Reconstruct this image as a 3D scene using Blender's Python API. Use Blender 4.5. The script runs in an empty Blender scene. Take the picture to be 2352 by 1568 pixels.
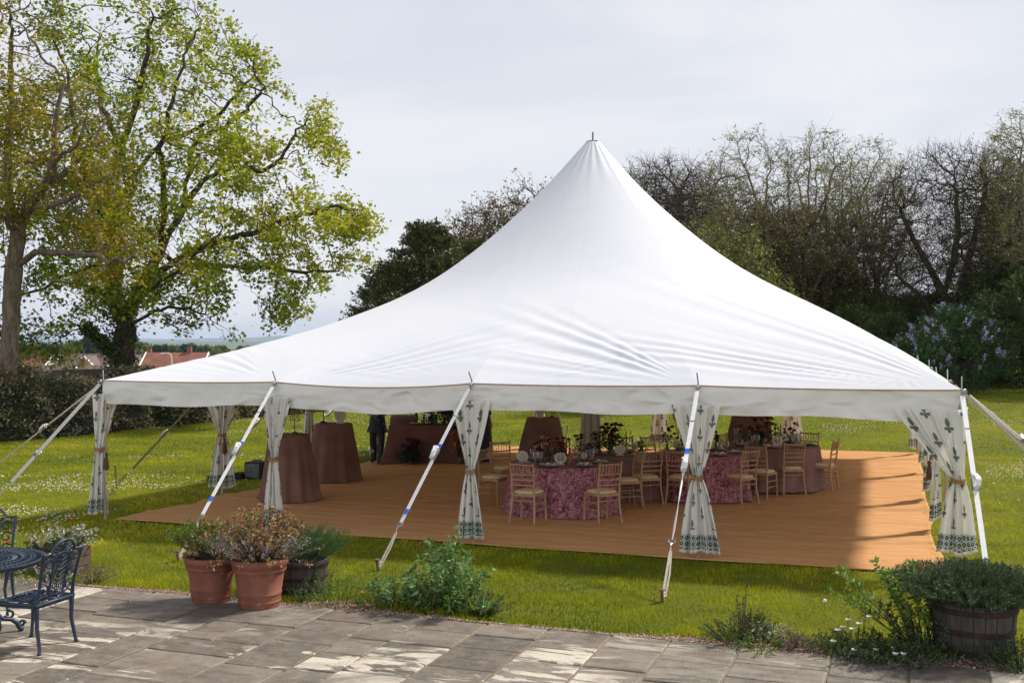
import bpy, math, random
import numpy as np
from mathutils import Vector, Matrix
PI = math.pi
R = random.Random(7)
rng = np.random.default_rng(11)
S = bpy.context.scene
COL = S.collection

# ---------------------------------------------------------------- camera
CAM_H = 2.7
F = 2484.0            # focal length in units of a 2352 px wide picture
CX, HY = 1176.0, 793.0
cd = bpy.data.cameras.new('camera'); cam = bpy.data.objects.new('camera', cd); COL.objects.link(cam)
cam.location = (0, 0, CAM_H); cam.rotation_euler = (PI/2, 0, 0)
cd.sensor_width = 36.0; cd.lens = F/2352*36; cd.shift_y = (HY-784)/2352
cd.clip_start = 0.1; cd.clip_end = 20000
S.camera = cam
S.view_settings.view_transform = 'Standard'; S.view_settings.look = 'None'
S.view_settings.gamma = 1; S.view_settings.exposure = 0.28
S.cycles.transparent_max_bounces = 12
S.cycles.max_bounces = 8
S.cycles.caustics_reflective = False; S.cycles.caustics_refractive = False

# ---------------------------------------------------------------- sun and sky
SUN = Vector((0.806, 0.412, 1.0)).normalized()
sl = bpy.data.lights.new('sun', 'SUN'); sl.energy = 5.0; sl.angle = math.radians(6); sl.color = (1.0, .93, .82)
so = bpy.data.objects.new('sun', sl); COL.objects.link(so)
so.rotation_euler = SUN.to_track_quat('Z', 'Y').to_euler()
W = bpy.data.worlds.new('World'); S.world = W; W.use_nodes = True
nt = W.node_tree; nt.nodes.clear()
def nn(nt, t, **k):
    n = nt.nodes.new(t)
    for a, b in k.items():
        setattr(n, a, b)
    return n
out = nn(nt, 'ShaderNodeOutputWorld')
sky = nn(nt, 'ShaderNodeTexSky', sky_type='NISHITA', sun_disc=False)
sky.sun_elevation = math.asin(SUN.z); sky.sun_rotation = math.atan2(SUN.x, SUN.y)
b1 = nn(nt, 'ShaderNodeBackground'); b1.inputs[1].default_value = .12
nt.links.new(sky.outputs[0], b1.inputs[0])
tc = nn(nt, 'ShaderNodeTexCoord'); mp = nn(nt, 'ShaderNodeMapping')
mp.inputs['Rotation'].default_value = (.15, .35, .3); mp.inputs['Scale'].default_value = (1.0, 1.0, 3.6)
nt.links.new(tc.outputs['Generated'], mp.inputs[0])
nz = nn(nt, 'ShaderNodeTexNoise'); nz.inputs['Scale'].default_value = 2.1; nz.inputs['Detail'].default_value = 7
nz.inputs['Roughness'].default_value = .5; nz.inputs['Distortion'].default_value = .6
nt.links.new(mp.outputs[0], nz.inputs[0])
rp = nn(nt, 'ShaderNodeValToRGB'); e = rp.color_ramp.elements
e[0].position = .34; e[0].color = (.70, .725, .825, 1); e[1].position = .60; e[1].color = (.88, .885, .915, 1)
nt.links.new(nz.outputs[0], rp.inputs[0])
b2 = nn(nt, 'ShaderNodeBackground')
# unseen sky shaped for the lighting: dimmed overhead, brightened behind the camera
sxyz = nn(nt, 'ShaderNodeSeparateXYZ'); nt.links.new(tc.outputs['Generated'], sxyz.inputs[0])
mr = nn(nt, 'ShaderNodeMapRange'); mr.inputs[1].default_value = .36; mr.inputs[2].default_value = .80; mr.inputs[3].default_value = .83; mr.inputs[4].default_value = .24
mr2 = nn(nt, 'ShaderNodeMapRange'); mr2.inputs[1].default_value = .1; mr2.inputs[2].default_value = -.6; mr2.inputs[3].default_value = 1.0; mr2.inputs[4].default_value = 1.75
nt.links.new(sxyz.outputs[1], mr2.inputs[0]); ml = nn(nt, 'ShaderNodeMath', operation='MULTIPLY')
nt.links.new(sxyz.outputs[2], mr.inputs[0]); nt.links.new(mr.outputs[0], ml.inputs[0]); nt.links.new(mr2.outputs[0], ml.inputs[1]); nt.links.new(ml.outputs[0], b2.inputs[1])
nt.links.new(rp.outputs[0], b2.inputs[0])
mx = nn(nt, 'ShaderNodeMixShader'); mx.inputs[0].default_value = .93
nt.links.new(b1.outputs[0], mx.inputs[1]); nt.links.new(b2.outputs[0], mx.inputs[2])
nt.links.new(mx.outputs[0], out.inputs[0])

# ---------------------------------------------------------------- helpers
O_ = np.array([-6.32, 16.73]); U_ = np.array([.941, -.337]); V_ = np.array([.337, .941])
def to_uv(x, y):
    dx, dy = x-O_[0], y-O_[1]
    return dx*U_[0]+dy*U_[1], dx*V_[0]+dy*V_[1]
def sstep(t):
    t = np.clip(t, 0, 1); return t*t*(3-2*t)
def terr(x, y):
    """height of the ground"""
    x = np.asarray(x, float); y = np.asarray(y, float)
    u, v = to_uv(x, y)
    g = sstep((u+4)/16)
    rise = .034*np.maximum(0, v-5)+.02*np.maximum(0, v-12.28)
    rise = np.where(v > 45, .034*40+.02*32.7, rise)
    z = g*rise
    # beyond the left hedge the land falls to the town
    hx, hy = 7.0, 15.4; L = math.hypot(hx, hy)
    d = -((x+14)*hy-(y-30.6)*hx)/L        # metres beyond the hedge line
    z = z - 5.0*sstep((d-4)/40)
    return z
def tz(x, y): return float(terr(x, y))
def W_(u, v, h=0.0):
    p = O_+U_*u+V_*v
    return Vector((p[0], p[1], tz(p[0], p[1])+h))
def at(px, py):
    """ground point seen at picture point (2352 px wide picture)"""
    z = 0
    for _ in range(12):
        Y = F*(CAM_H-z)/(py-HY); X = (px-CX)/F*Y; z = tz(X, Y)
    return Vector((X, Y, z))
def atY(px, Y): return Vector(((px-CX)/F*Y, Y, 0))

def tag(o, label=None, cat=None, group=None, kind=None):
    if label: o['label'] = label
    if cat: o['category'] = cat
    if group: o['group'] = group
    if kind: o['kind'] = kind
    return o
def empty(name, loc=(0, 0, 0), rz=0, label=None, cat=None, group=None, s=1):
    o = bpy.data.objects.new(name, None); COL.objects.link(o)
    o.location = loc; o.rotation_euler = (0, 0, rz); o.scale = (s, s, s); o.empty_display_size = .1
    return tag(o, label, cat, group)
def kids(o): return [c for c in bpy.data.objects if c.parent == o]
def copy_tree(o, parent=None, ch=None):
    c = o.copy(); COL.objects.link(c); c.parent = parent
    for k in kids(o): copy_tree(k, c)
    return c
def mk(name, me, mat, parent=None, smooth=False):
    o = bpy.data.objects.new(name, me); COL.objects.link(o)
    if mat is not None:
        for m in (mat if isinstance(mat, (list, tuple)) else [mat]): me.materials.append(m)
    if smooth: me.shade_smooth()
    if parent is not None: o.parent = parent
    return o
def np_mesh(name, Vt, Fc, uv=None, tint=None, midx=None):
    """uniform polygons: Vt (N,3), Fc (M,k)"""
    Vt = np.ascontiguousarray(Vt, np.float32); Fc = np.ascontiguousarray(Fc, np.int32)
    me = bpy.data.meshes.new(name); M, k = Fc.shape
    me.vertices.add(len(Vt)); me.vertices.foreach_set('co', Vt.ravel())
    me.loops.add(M*k); me.loops.foreach_set('vertex_index', Fc.ravel())
    me.polygons.add(M); me.polygons.foreach_set('loop_start', np.arange(0, M*k, k, dtype=np.int32))
    me.polygons.foreach_set('loop_total', np.full(M, k, np.int32))
    if midx is not None: me.polygons.foreach_set('material_index', np.asarray(midx, np.int32))
    me.update(calc_edges=True)
    if uv is not None:
        l = me.uv_layers.new(name='UVMap'); l.data.foreach_set('uv', np.asarray(uv, np.float32)[Fc.ravel()].ravel())
    if tint is not None:
        a = me.attributes.new('tint', 'FLOAT', 'POINT'); a.data.foreach_set('value', np.asarray(tint, np.float32))
    return me
def grid_faces(nr, nc, wrap=False):
    """faces of a (nr rows x nc cols) vertex grid"""
    r = np.arange(nr-1)[:, None]; c = np.arange(nc if wrap else nc-1)[None, :]
    c2 = (c+1) % nc
    return np.stack([r*nc+c, r*nc+c2, (r+1)*nc+c2, (r+1)*nc+c], -1).reshape(-1, 4)

class MB:
    """collects simple shapes into one mesh"""
    def __init__(s): s.v = []; s.f = []; s.m = []; s.mi = 0
    def add(s, vs, fs):
        b = len(s.v); s.v += [tuple(p) for p in vs]
        for f in fs: s.f.append(tuple(i+b for i in f)); s.m.append(s.mi)
        return s
    def box(s, c, d, rz=0, M=None, bev=0.0):
        x, y, z = d[0]/2, d[1]/2, d[2]/2
        if bev <= 0:
            vs = [Vector((i*x, j*y, k*z)) for k in (-1, 1) for j in (-1, 1) for i in (-1, 1)]
            fs = [(0, 2, 3, 1), (4, 5, 7, 6), (0, 1, 5, 4), (2, 6, 7, 3), (0, 4, 6, 2), (1, 3, 7, 5)]
        else:
            b = min(bev, x*.9, y*.9, z*.9); vs = []; n = 8
            pr = []
            for (sx, sy, a0) in ((1, 1, 0), (-1, 1, 90), (-1, -1, 180), (1, -1, 270)):
                for a in (0, 45, 90):
                    t = math.radians(a0+a); pr.append((sx*(x-b)+b*math.cos(t), sy*(y-b)+b*math.sin(t), sx, sy))
            rings = []
            for zz, ins in ((-z, b), (-z+b*.3, b*.3), (-z+b, 0), (z-b, 0), (z-b*.3, b*.3), (z, b)):
                base = len(vs)
                for px, py, sx, sy in pr: vs.append(Vector((px-sx*ins*.7, py-sy*ins*.7, zz)))
                rings.append(range(base, base+12))
            fs = []
            for a, q in zip(rings, rings[1:]):
                for i in range(12): fs.append((a[i], a[(i+1) % 12], q[(i+1) % 12], q[i]))
            fs.append(tuple(reversed(rings[0]))); fs.append(tuple(rings[-1]))
        Rm = Matrix.Rotation(rz, 3, 'Z') if M is None else M
        c = Vector(c)
        return s.add([Rm @ v + c for v in vs], fs)
    def tube(s, pts, r, n=8, caps=True, closed=False):
        pts = [Vector(p) for p in pts]; N = len(pts)
        rr = list(r) if hasattr(r, '__len__') else [r]*N
        vs = []; up = None
        for i in range(N):
            if closed: t = pts[(i+1) % N]-pts[i-1]
            else: t = pts[min(i+1, N-1)]-pts[max(i-1, 0)]
            if t.length < 1e-9: t = Vector((0, 0, 1))
            t.normalize()
            if up is None:
                up = Vector((0, 0, 1)) if abs(t.z) < .9 else Vector((1, 0, 0))
            a = up-t*up.dot(t)
            if a.length < 1e-4: a = t.orthogonal()
            a.normalize(); b = t.cross(a); up = a
            for k in range(n):
                q = 2*PI*k/n; vs.append(pts[i]+(a*math.cos(q)+b*math.sin(q))*rr[i])
        fs = []
        for i in range(N if closed else N-1):
            j = (i+1) % N
            for k in range(n):
                k2 = (k+1) % n; fs.append((i*n+k, i*n+k2, j*n+k2, j*n+k))
        if caps and not closed:
            fs.append(tuple(range(n-1, -1, -1))); fs.append(tuple((N-1)*n+k for k in range(n)))
        return s.add(vs, fs)
    def lathe(s, prof, n=24, c=(0, 0, 0), wob=None):
        vs = []; fs = []; c = Vector(c)
        for (r, z) in prof:
            for k in range(n):
                a = 2*PI*k/n; q = r*(1+(wob(a, z) if wob else 0))
                vs.append(c+Vector((q*math.cos(a), q*math.sin(a), z)))
        for i in range(len(prof)-1):
            for k in range(n):
                k2 = (k+1) % n; fs.append((i*n+k, i*n+k2, (i+1)*n+k2, (i+1)*n+k))
        if prof[0][0] > 1e-5: fs.append(tuple(range(n-1, -1, -1)))
        if prof[-1][0] > 1e-5: fs.append(tuple((len(prof)-1)*n+k for k in range(n)))
        return s.add(vs, fs)
    def ribbon(s, pts, wv, th=.003):
        """flat band along pts, width vectors wv (full width)"""
        pts = [Vector(p) for p in pts]
        vs = []; N = len(pts)
        for i in range(N):
            w = Vector(wv[i] if isinstance(wv, list) else wv)/2
            t = (pts[min(i+1, N-1)]-pts[max(i-1, 0)]).normalized(); nrm = t.cross(w).normalized()*th/2
            vs += [pts[i]-w-nrm, pts[i]+w-nrm, pts[i]+w+nrm, pts[i]-w+nrm]
        fs = []
        for i in range(N-1):
            for k in range(4): fs.append((i*4+k, i*4+(k+1) % 4, (i+1)*4+(k+1) % 4, (i+1)*4+k))
        fs.append((3, 2, 1, 0)); fs.append(tuple((N-1)*4+k for k in range(4)))
        return s.add(vs, fs)
    def ball(s, c, r, n=10, sq=(1, 1, 1)):
        pr = [(max(1e-6, math.sin(PI*i/(n//2+2)))*1.0, -math.cos(PI*i/(n//2+2))) for i in range(n//2+3)]
        vs = []; fs = []; c = Vector(c)
        for (q, z) in pr:
            for k in range(n):
                a = 2*PI*k/n; vs.append(c+Vector((q*math.cos(a)*r*sq[0], q*math.sin(a)*r*sq[1], z*r*sq[2])))
        for i in range(len(pr)-1):
            for k in range(n): k2 = (k+1) % n; fs.append((i*n+k, i*n+k2, (i+1)*n+k2, (i+1)*n+k))
        return s.add(vs, fs)
    def build(s, name, mat, parent=None, smooth=False, label=None):
        me = bpy.data.meshes.new(name); me.from_pydata(s.v, [], s.f)
        if isinstance(mat, (list, tuple)): me.polygons.foreach_set('material_index', s.m)
        me.update()
        o = mk(name, me, mat, parent, smooth)
        if smooth:
            try: me.set_sharp_from_angle(angle=math.radians(50))
            except Exception: pass
        if label: o['label'] = label
        return o

# ---------------------------------------------------------------- materials
class NT:
    def __init__(s, name):
        s.m = bpy.data.materials.new(name); s.m.use_nodes = True; s.t = s.m.node_tree
        s.p = s.t.nodes['Principled BSDF']; s.out = s.t.nodes['Material Output']
    def n(s, t, **k):
        x = s.t.nodes.new(t)
        for a, b in k.items(): setattr(x, a, b)
        return x
    def link(s, a, b): s.t.links.new(a, b)
    def setin(s, inp, v):
        if isinstance(v, bpy.types.NodeSocket): s.link(v, inp)
        else: inp.default_value = v
    def math(s, op, a, b=0.0, c=None, clamp=False):
        x = s.n('ShaderNodeMath', operation=op); x.use_clamp = clamp
        s.setin(x.inputs[0], a); s.setin(x.inputs[1], b)
        if c is not None: s.setin(x.inputs[2], c)
        return x.outputs[0]
    def mix(s, f, a, b, mode='MIX'):
        x = s.n('ShaderNodeMix', data_type='RGBA', blend_type=mode)
        s.setin(x.inputs[0], f)
        for i, v in ((6, a), (7, b)):
            if not isinstance(v, bpy.types.NodeSocket) and len(v) == 3: v = (*v, 1)
            s.setin(x.inputs[i], v)
        return x.outputs[2]
    def coord(s, kind='Object', scale=(1, 1, 1), rot=(0, 0, 0), loc=(0, 0, 0)):
        c = s.n('ShaderNodeTexCoord'); m = s.n('ShaderNodeMapping')
        m.inputs['Scale'].default_value = scale; m.inputs['Rotation'].default_value = rot; m.inputs['Location'].default_value = loc
        s.link(c.outputs[kind], m.inputs[0]); return m.outputs[0]
    def pos(s, scale=(1, 1, 1), rot=(0, 0, 0)):
        c = s.n('ShaderNodeNewGeometry'); m = s.n('ShaderNodeMapping')
        m.inputs['Scale'].default_value = scale; m.inputs['Rotation'].default_value = rot
        s.link(c.outputs['Position'], m.inputs[0]); return m.outputs[0]
    def noise(s, vec, scale=5, detail=4, rough=.55, dist=0):
        x = s.n('ShaderNodeTexNoise'); x.inputs['Scale'].default_value = scale
        x.inputs['Detail'].default_value = detail; x.inputs['Roughness'].default_value = rough; x.inputs['Distortion'].default_value = dist
        s.link(vec, x.inputs['Vector']); return x.outputs[0]
    def voro(s, vec, scale=5, feature='F1'):
        x = s.n('ShaderNodeTexVoronoi', feature=feature); x.inputs['Scale'].default_value = scale
        s.link(vec, x.inputs['Vector']); return x
    def ramp(s, f, stops, interp='LINEAR'):
        x = s.n('ShaderNodeValToRGB'); x.color_ramp.interpolation = interp
        el = x.color_ramp.elements
        while len(el) < len(stops): el.new(.5)
        for k, (p, c) in zip(el, stops):
            k.position = p; k.color = (c, c, c, 1) if not hasattr(c, '__len__') else (*c[:3], 1)
        s.link(f, x.inputs[0]); return x.outputs[0]
    def attr(s, name='tint'):
        a = s.n('ShaderNodeAttribute', attribute_name=name); return a.outputs['Fac']
    def bump(s, h, strength=.3, dist=.01):
        b = s.n('ShaderNodeBump'); b.inputs['Strength'].default_value = strength; b.inputs['Distance'].default_value = dist
        s.link(h, b.inputs['Height']); s.link(b.outputs[0], s.p.inputs['Normal']); return b
    def base(s, c, rough=.6, metal=0, spec=.5):
        if not isinstance(c, bpy.types.NodeSocket) and len(c) == 3: c = (*c, 1)
        s.setin(s.p.inputs['Base Color'], c); s.p.inputs['Roughness'].default_value = rough
        s.p.inputs['Metallic'].default_value = metal; s.p.inputs['Specular IOR Level'].default_value = spec
        return s
    def translucent(s, c, fac):
        tr = s.n('ShaderNodeBsdfTranslucent'); mxx = s.n('ShaderNodeMixShader')
        if not isinstance(c, bpy.types.NodeSocket) and len(c) == 3: c = (*c, 1)
        s.setin(tr.inputs[0], c); mxx.inputs[0].default_value = fac
        s.link(s.p.outputs[0], mxx.inputs[1]); s.link(tr.outputs[0], mxx.inputs[2]); s.link(mxx.outputs[0], s.out.inputs[0])
        return s

def vary(name, c1, c2, scale=8, rough=.6, metal=0, spec=.5, bump=0, bscale=40, detail=4, stretch=(1, 1, 1)):
    t = NT(name); v = t.coord('Object', stretch)
    f = t.ramp(t.noise(v, scale, detail), [(.3, 0), (.7, 1)])
    t.base(t.mix(f, c1, c2), rough, metal, spec)
    if bump: t.bump(t.noise(v, bscale, 3), bump, .004)
    return t.m
def leafmat(name, dark, light, gloss=.45, trans=.3, spot=None):
    """leaf colours by the tint stored on each leaf"""
    t = NT(name); a = t.attr()
    stops = [(0.0, dark), (1.0, light)] if spot is None else [(0.0, dark), (.7, light), (.85, spot), (1.0, spot)]
    c = t.ramp(a, stops)
    t.base(c, gloss, 0, .35)
    t.translucent(c, trans); return t.m
M = {}
# ================================================================= setting
def ground_colour(t, near):
    p = t.pos()
    n1 = t.ramp(t.noise(p, .35, 5, .6), [(.35, 0), (.65, 1)])
    n2 = t.ramp(t.noise(p, 2.2, 4, .6), [(.36, 0), (.66, 1)])
    n3 = t.noise(p, 26, 3, .7)
    c = t.mix(n1, (.13, .155, .005), (.21, .22, .007))
    c = t.mix(t.math('MULTIPLY', n2, .55), c, (.20, .19, .025))
    c = t.mix(t.math('MULTIPLY', n3, .7), c, (.065, .095, .006))
    return c, n3
t = NT('lawn_soil'); c, n3 = ground_colour(t, True)
t.base(c, .85, 0, .2); t.bump(t.noise(t.pos(), 60, 3, .7), .9, .04); M['lawn'] = t.m

xs = np.concatenate([-np.geomspace(6500, 60, 22), np.arange(-56, 56.1, .8), np.geomspace(60, 6500, 22)])
ys = np.concatenate([[-40, -20, -8], np.arange(0, 70.1, .8), np.geomspace(76, 10500, 32)])
X, Y = np.meshgrid(xs, ys)
Z = terr(X, Y)
me = np_mesh('lawn', np.stack([X, Y, Z], -1).reshape(-1, 3), grid_faces(len(ys), len(xs)))
o = mk('lawn', me, M['lawn'], smooth=True); tag(o, kind='structure')

# --- flagstone patio, laid square to the marquee
PV = -3.85                     # v of the patio's far edge
def slab_mat():
    t = NT('flagstone'); p = t.pos(rot=(0, 0, .344)); a = t.attr()
    sh = t.n('ShaderNodeCombineXYZ'); t.setin(sh.inputs[2], t.math('MULTIPLY', a, 37.0))
    add = t.n('ShaderNodeVectorMath', operation='ADD'); t.link(p, add.inputs[0]); t.link(sh.outputs[0], add.inputs[1]); q = add.outputs[0]
    mpn = t.n('ShaderNodeMapping'); mpn.inputs['Scale'].default_value = (.8, 2.6, 1); t.link(q, mpn.inputs[0]); qs = mpn.outputs[0]
    base = t.mix(a, (.075, .065, .055), (.200, .174, .146))
    n1 = t.ramp(t.noise(qs, 2.2, 6, .62, .6), [(.34, 1), (.52, 0)])
    base = t.mix(t.math('MULTIPLY', n1, .8), base, (.060, .050, .043))
    n2 = t.ramp(t.noise(q, 9, 5, .7), [(.35, 0), (.75, 1)])
    base = t.mix(t.math('MULTIPLY', n2, .55), base, (.30, .262, .215))
    # bleached pale patches with hard edges
    pn = t.noise(qs, 1.2, 8, .62, 1.6)
    thr = t.math('SUBTRACT', t.ramp(t.math('FRACT', t.math('MULTIPLY', a, 7.13)), [(0, .66), (.5, .58), (.75, .48), (1, .40)]), pn)
    pale = t.math('MULTIPLY', thr, -26.0, clamp=True)
    lw = t.noise(t.pos(), .42, 2, .5)
    pale = t.math('MULTIPLY', pale, t.ramp(lw, [(.40, .15), (.52, 1)]))
    base = t.mix(t.math('MULTIPLY', pale, .85), base, (.58, .53, .45))
    big = t.ramp(t.noise(t.pos(scale=(1, 1.8, 1), rot=(0, 0, .344)), .9, 6, .7, .8), [(.50, 0), (.66, 1)]); base = t.mix(t.math('MULTIPLY', big, .62), base, (.070, .058, .050))
    br = t.ramp(t.noise(q, 3.1, 5, .7, .7), [(.52, 0), (.64, .5)]); base = t.mix(br, base, (.16, .105, .065))
    n4 = t.ramp(t.noise(t.pos(), 70, 2, .8), [(.62, 0), (.75, 1)])
    base = t.mix(t.math('MULTIPLY', n4, .35), base, (.5, .47, .4))
    t.base(base, .62, 0, .4)
    h = t.math('ADD', t.noise(qs, 5, 6, .7), t.math('MULTIPLY', t.noise(q, 40, 4, .75), .5))
    t.bump(h, .9, .02); return t.m
M['slab'] = slab_mat()
t = NT('mortar'); t.base(t.mix(t.noise(t.pos(), 6, 5, .7), (.12, .098, .07), (.36, .30, .23)), .9, 0, .2); t.bump(t.noise(t.pos(), 90, 3), .8, .02); M['mortar'] = t.m
V0 = []; F0 = []; T0 = []
u = -9.0; rs = random.Random(5)
def slab(u0, u1, v0, v1, top, tint):
    g = .011; u0 += g; u1 -= g; v0 += g; v1 -= g
    if u1-u0 < .1 or v1-v0 < .1: return
    b = .010; base = len(V0)
    j = lambda: rs.uniform(-.006, .006)
    cs = [(u0+j(), v0+j()), (u1+j(), v0+j()), (u1+j(), v1+j()), (u0+j(), v1+j())]
    cu, cv = (u0+u1)/2, (v0+v1)/2
    # ring subdivided for a slightly wobbly edge
    pts = []
    for i in range(4):
        a, c = cs[i], cs[(i+1) % 4]; n = max(2, int(math.hypot(c[0]-a[0], c[1]-a[1])/.09))
        for k in range(n):
            f = k/n; w = 0 if k == 0 else rs.uniform(-.004, .004)
            pts.append((a[0]+(c[0]-a[0])*f+w, a[1]+(c[1]-a[1])*f+w))
    n = len(pts); tx, ty = rs.uniform(-.004, .004), rs.uniform(-.004, .004)
    for ins, z in ((0, -.02), (0, top-.007), (b, top)):
        for (pu, pv) in pts:
            du, dv = cu-pu, cv-pv; l = math.hypot(du, dv)
            q = O_+U_*(pu+du/l*ins)+V_*(pv+dv/l*ins)
            zz = z+(tx*(pu-cu)+ty*(pv-cv) if z > 0 else 0)
            V0.append((q[0], q[1], zz)); T0.append(tint)
    for rr in range(2):
        for k in range(n):
            k2 = (k+1) % n; F0.append((base+rr*n+k, base+rr*n+k2, base+(rr+1)*n+k2, base+(rr+1)*n+k))
    F0.append(tuple(base+2*n+k for k in range(n)))
while u < 14:
    w = rs.choice([.42, .55, .62, .62, .78, .9]); v = PV-rs.uniform(0, .0)
    while v > -17.5:
        l = rs.choice([.42, .5, .62, .62, .78, .9]); 
        if w > .7 and rs.random() < .35:
            k = w*rs.uniform(.4, .6)
            slab(u, u+k, v-l, v, .016+rs.uniform(-.003, .004), rs.random()); slab(u+k, u+w, v-l, v, .016+rs.uniform(-.003, .004), rs.random())
        else: slab(u, u+w, v-l, v, .016+rs.uniform(-.003, .004), rs.random())
        v -= l
    u += w
me = bpy.data.meshes.new('patio'); me.from_pydata(V0, [], F0); me.update()
a = me.attributes.new('tint', 'FLOAT', 'POINT'); a.data.foreach_set('value', np.asarray(T0, np.float32))
pat = mk('patio', me, M['slab']); tag(pat, kind='structure')
q = [O_+U_*a+V_*b for a, b in ((-9, PV+.03), (-9, -17.5), (14, -17.5), (14, PV+.03))]
mo = MB().add([(p[0], p[1], .004) for p in q], [(0, 1, 2, 3)]).build('patio_mortar', M['mortar']); tag(mo, kind='structure')

# --- gravelly soil strip between patio and lawn
t = NT('gravel_soil'); p = t.pos(); vo = t.voro(p, 55)
c = t.ramp(t.noise(p, 60, 3, .8), [(.3, (.10, .06, .035)), (.5, (.27, .18, .12)), (.7, (.42, .31, .23))])
c = t.mix(t.ramp(t.noise(p, 3, 3), [(.4, 0), (.7, .6)]), c, (.07, .045, .025))
t.base(c, .9, 0, .2); t.bump(vo.outputs['Distance'], 1, .03); M['soil'] = t.m
n = 260; V = []
us = np.linspace(-9, 14, n)
def edge_w(u):      # width of the soil strip
    w = .05+.04*np.sin(u*2.1)+.04*np.sin(u*5.3+1)+.02*np.sin(u*13)
    for (c_, s_, h_) in ((4.4, .5, .16), (6.2, .55, .34), (10.75, .8, .40), (12.2, .8, .25)): w = w+h_*np.exp(-((u-c_)/s_)**2)
    return w
for u_ in us:
    for j, f in enumerate(np.linspace(0, 1, 5)):
        q = O_+U_*u_+V_*(PV-.02+f*(edge_w(u_)+.02)); V.append((q[0], q[1], .006+.012*math.sin(PI*f)))
me = np_mesh('flower_bed', np.array(V), grid_faces(n, 5)[:, ::-1])
tag(mk('flower_bed', me, M['soil'], smooth=True), kind='structure')
# loose stones
V = []; Fs = []
def pebbles(N):
    cu = rng.uniform(-6, 13, N); f = rng.beta(1.2, 2.2, N)*1.15-.12
    cv = PV+f*(edge_w(cu)+.05)
    P = O_[None]+U_[None]*cu[:, None]+V_[None]*cv[:, None]
    r = rng.uniform(.005, .013, N)
    octa = np.array([(1, 0, 0), (0, 1, 0), (-1, 0, 0), (0, -1, 0), (0, 0, .7), (0, 0, -.7)])
    fo = np.array([(0, 1, 4), (1, 2, 4), (2, 3, 4), (3, 0, 4), (1, 0, 5), (2, 1, 5), (3, 2, 5), (0, 3, 5)])
    jit = 1+rng.uniform(-.3, .3, (N, 6, 3))
    V = octa[None]*r[:, None, None]*jit; V[:, :, 0] += P[:, 0:1]; V[:, :, 1] += P[:, 1:2]; V[:, :, 2] += .018
    Fc = (fo[None]+6*np.arange(N)[:, None, None]).reshape(-1, 3)
    return V.reshape(-1, 3), Fc, np.repeat(rng.random(N), 6)
v_, f_, t_ = pebbles(9000)
t = NT('pebble'); t.base(t.ramp(t.attr(), [(0, (.12, .07, .045)), (.5, (.32, .21, .15)), (1, (.5, .4, .32))]), .8); M['pebble'] = t.m
tag(mk('gravel', np_mesh('gravel', v_, f_, tint=t_), M['pebble']), 'loose pinkish gravel along the edge of the flagstone patio', 'gravel', kind='stuff')

# --- coir matting floor
t = NT('coir_matting'); p = t.pos(rot=(0, 0, .344))
wv = t.n('ShaderNodeTexWave', wave_type='BANDS', bands_direction='Y'); wv.inputs['Scale'].default_value = 22; wv.inputs['Distortion'].default_value = 1.5
t.link(p, wv.inputs[0])
wx = t.n('ShaderNodeTexWave', wave_type='BANDS', bands_direction='X'); wx.inputs['Scale'].default_value = 26; wx.inputs['Distortion'].default_value = 1.0
t.link(p, wx.inputs[0])
mpn = t.pos(scale=(.35, 2.6, 1), rot=(0, 0, .10))
st = t.ramp(t.noise(mpn, 3.0, 6, .62, .4), [(.25, 0), (.75, 1)])
c = t.mix(st, (.60, .305, .11), (.76, .435, .22))
c = t.mix(t.math('MULTIPLY', t.noise(p, 45, 3, .7), .35), c, (.30, .13, .04))
c = t.mix(t.ramp(t.noise(p, .6, 3), [(.45, 0), (.8, .35)]), c, (.58, .34, .19))
sy = t.n('ShaderNodeSeparateXYZ'); t.link(p, sy.inputs[0])
seam = t.math('ABSOLUTE', t.math('SUBTRACT', t.math('FRACT', t.math('ADD', t.math('DIVIDE', t.math('SUBTRACT', sy.outputs[1], 13.61), 1.828), .5)), .5))
c = t.mix(t.math('MULTIPLY', t.math('LESS_THAN', seam, .010), .22), c, (.20, .085, .03))
c = t.mix(t.ramp(t.noise(t.pos(), 1.1, 6, .7, .5), [(.55, 0), (.72, .35)]), c, (.33, .17, .075))
t.base(c, .9, 0, .1)
hh = t.math('ADD', t.math('MULTIPLY', wv.outputs['Fac'], .35), t.math('ADD', t.math('MULTIPLY', wx.outputs['Fac'], .3), t.math('MULTIPLY', st, 1.0)))
t.bump(hh, .9, .012); M['coir'] = t.m
nu, nv = 300, 300
V = []
a = np.linspace(0, 1, nu); b = np.linspace(0, 1, nv)
A, B = np.meshgrid(a, b)
lo = .35-.0*B - .17*np.abs(np.sin(PI*B*12.6/1.85))   # scalloped left edge of the laid strips
hi = 12.05+.05*np.sin(B*21)+.025*np.abs(np.sin(PI*B*12.6/1.85))
front = -.02+.05*np.sin(A*7)+.02*np.sin(A*31)
back = 12.45+.04*np.sin(A*9+1)
UU = lo+(hi-lo)*A; VV = front+(back-front)*B
UU -= .55*np.exp(-((VV)/.5)**2)*(1-A)*0.2
Xc = O_[0]+U_[0]*UU+V_[0]*VV; Yc = O_[1]+U_[1]*UU+V_[1]*VV
ripple = .006*np.sin(VV*9+1.6*np.sin(UU*.9)+.8*np.sin(UU*2.3))*(.4+.6*np.sin(UU*.7+VV*.5)**2)+.004*np.sin(VV*17+UU*1.3)
Zc = terr(Xc, Yc)+.030+ripple+.002*np.minimum(1, np.abs(np.sin(PI*B*12.6/1.85))*6)
Vt = np.stack([Xc, Yc, Zc], -1).reshape(-1, 3)
me = np_mesh('coir_carpet', Vt, grid_faces(nv, nu))
cp = mk('coir_carpet', me, M['coir'], smooth=True)
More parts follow.
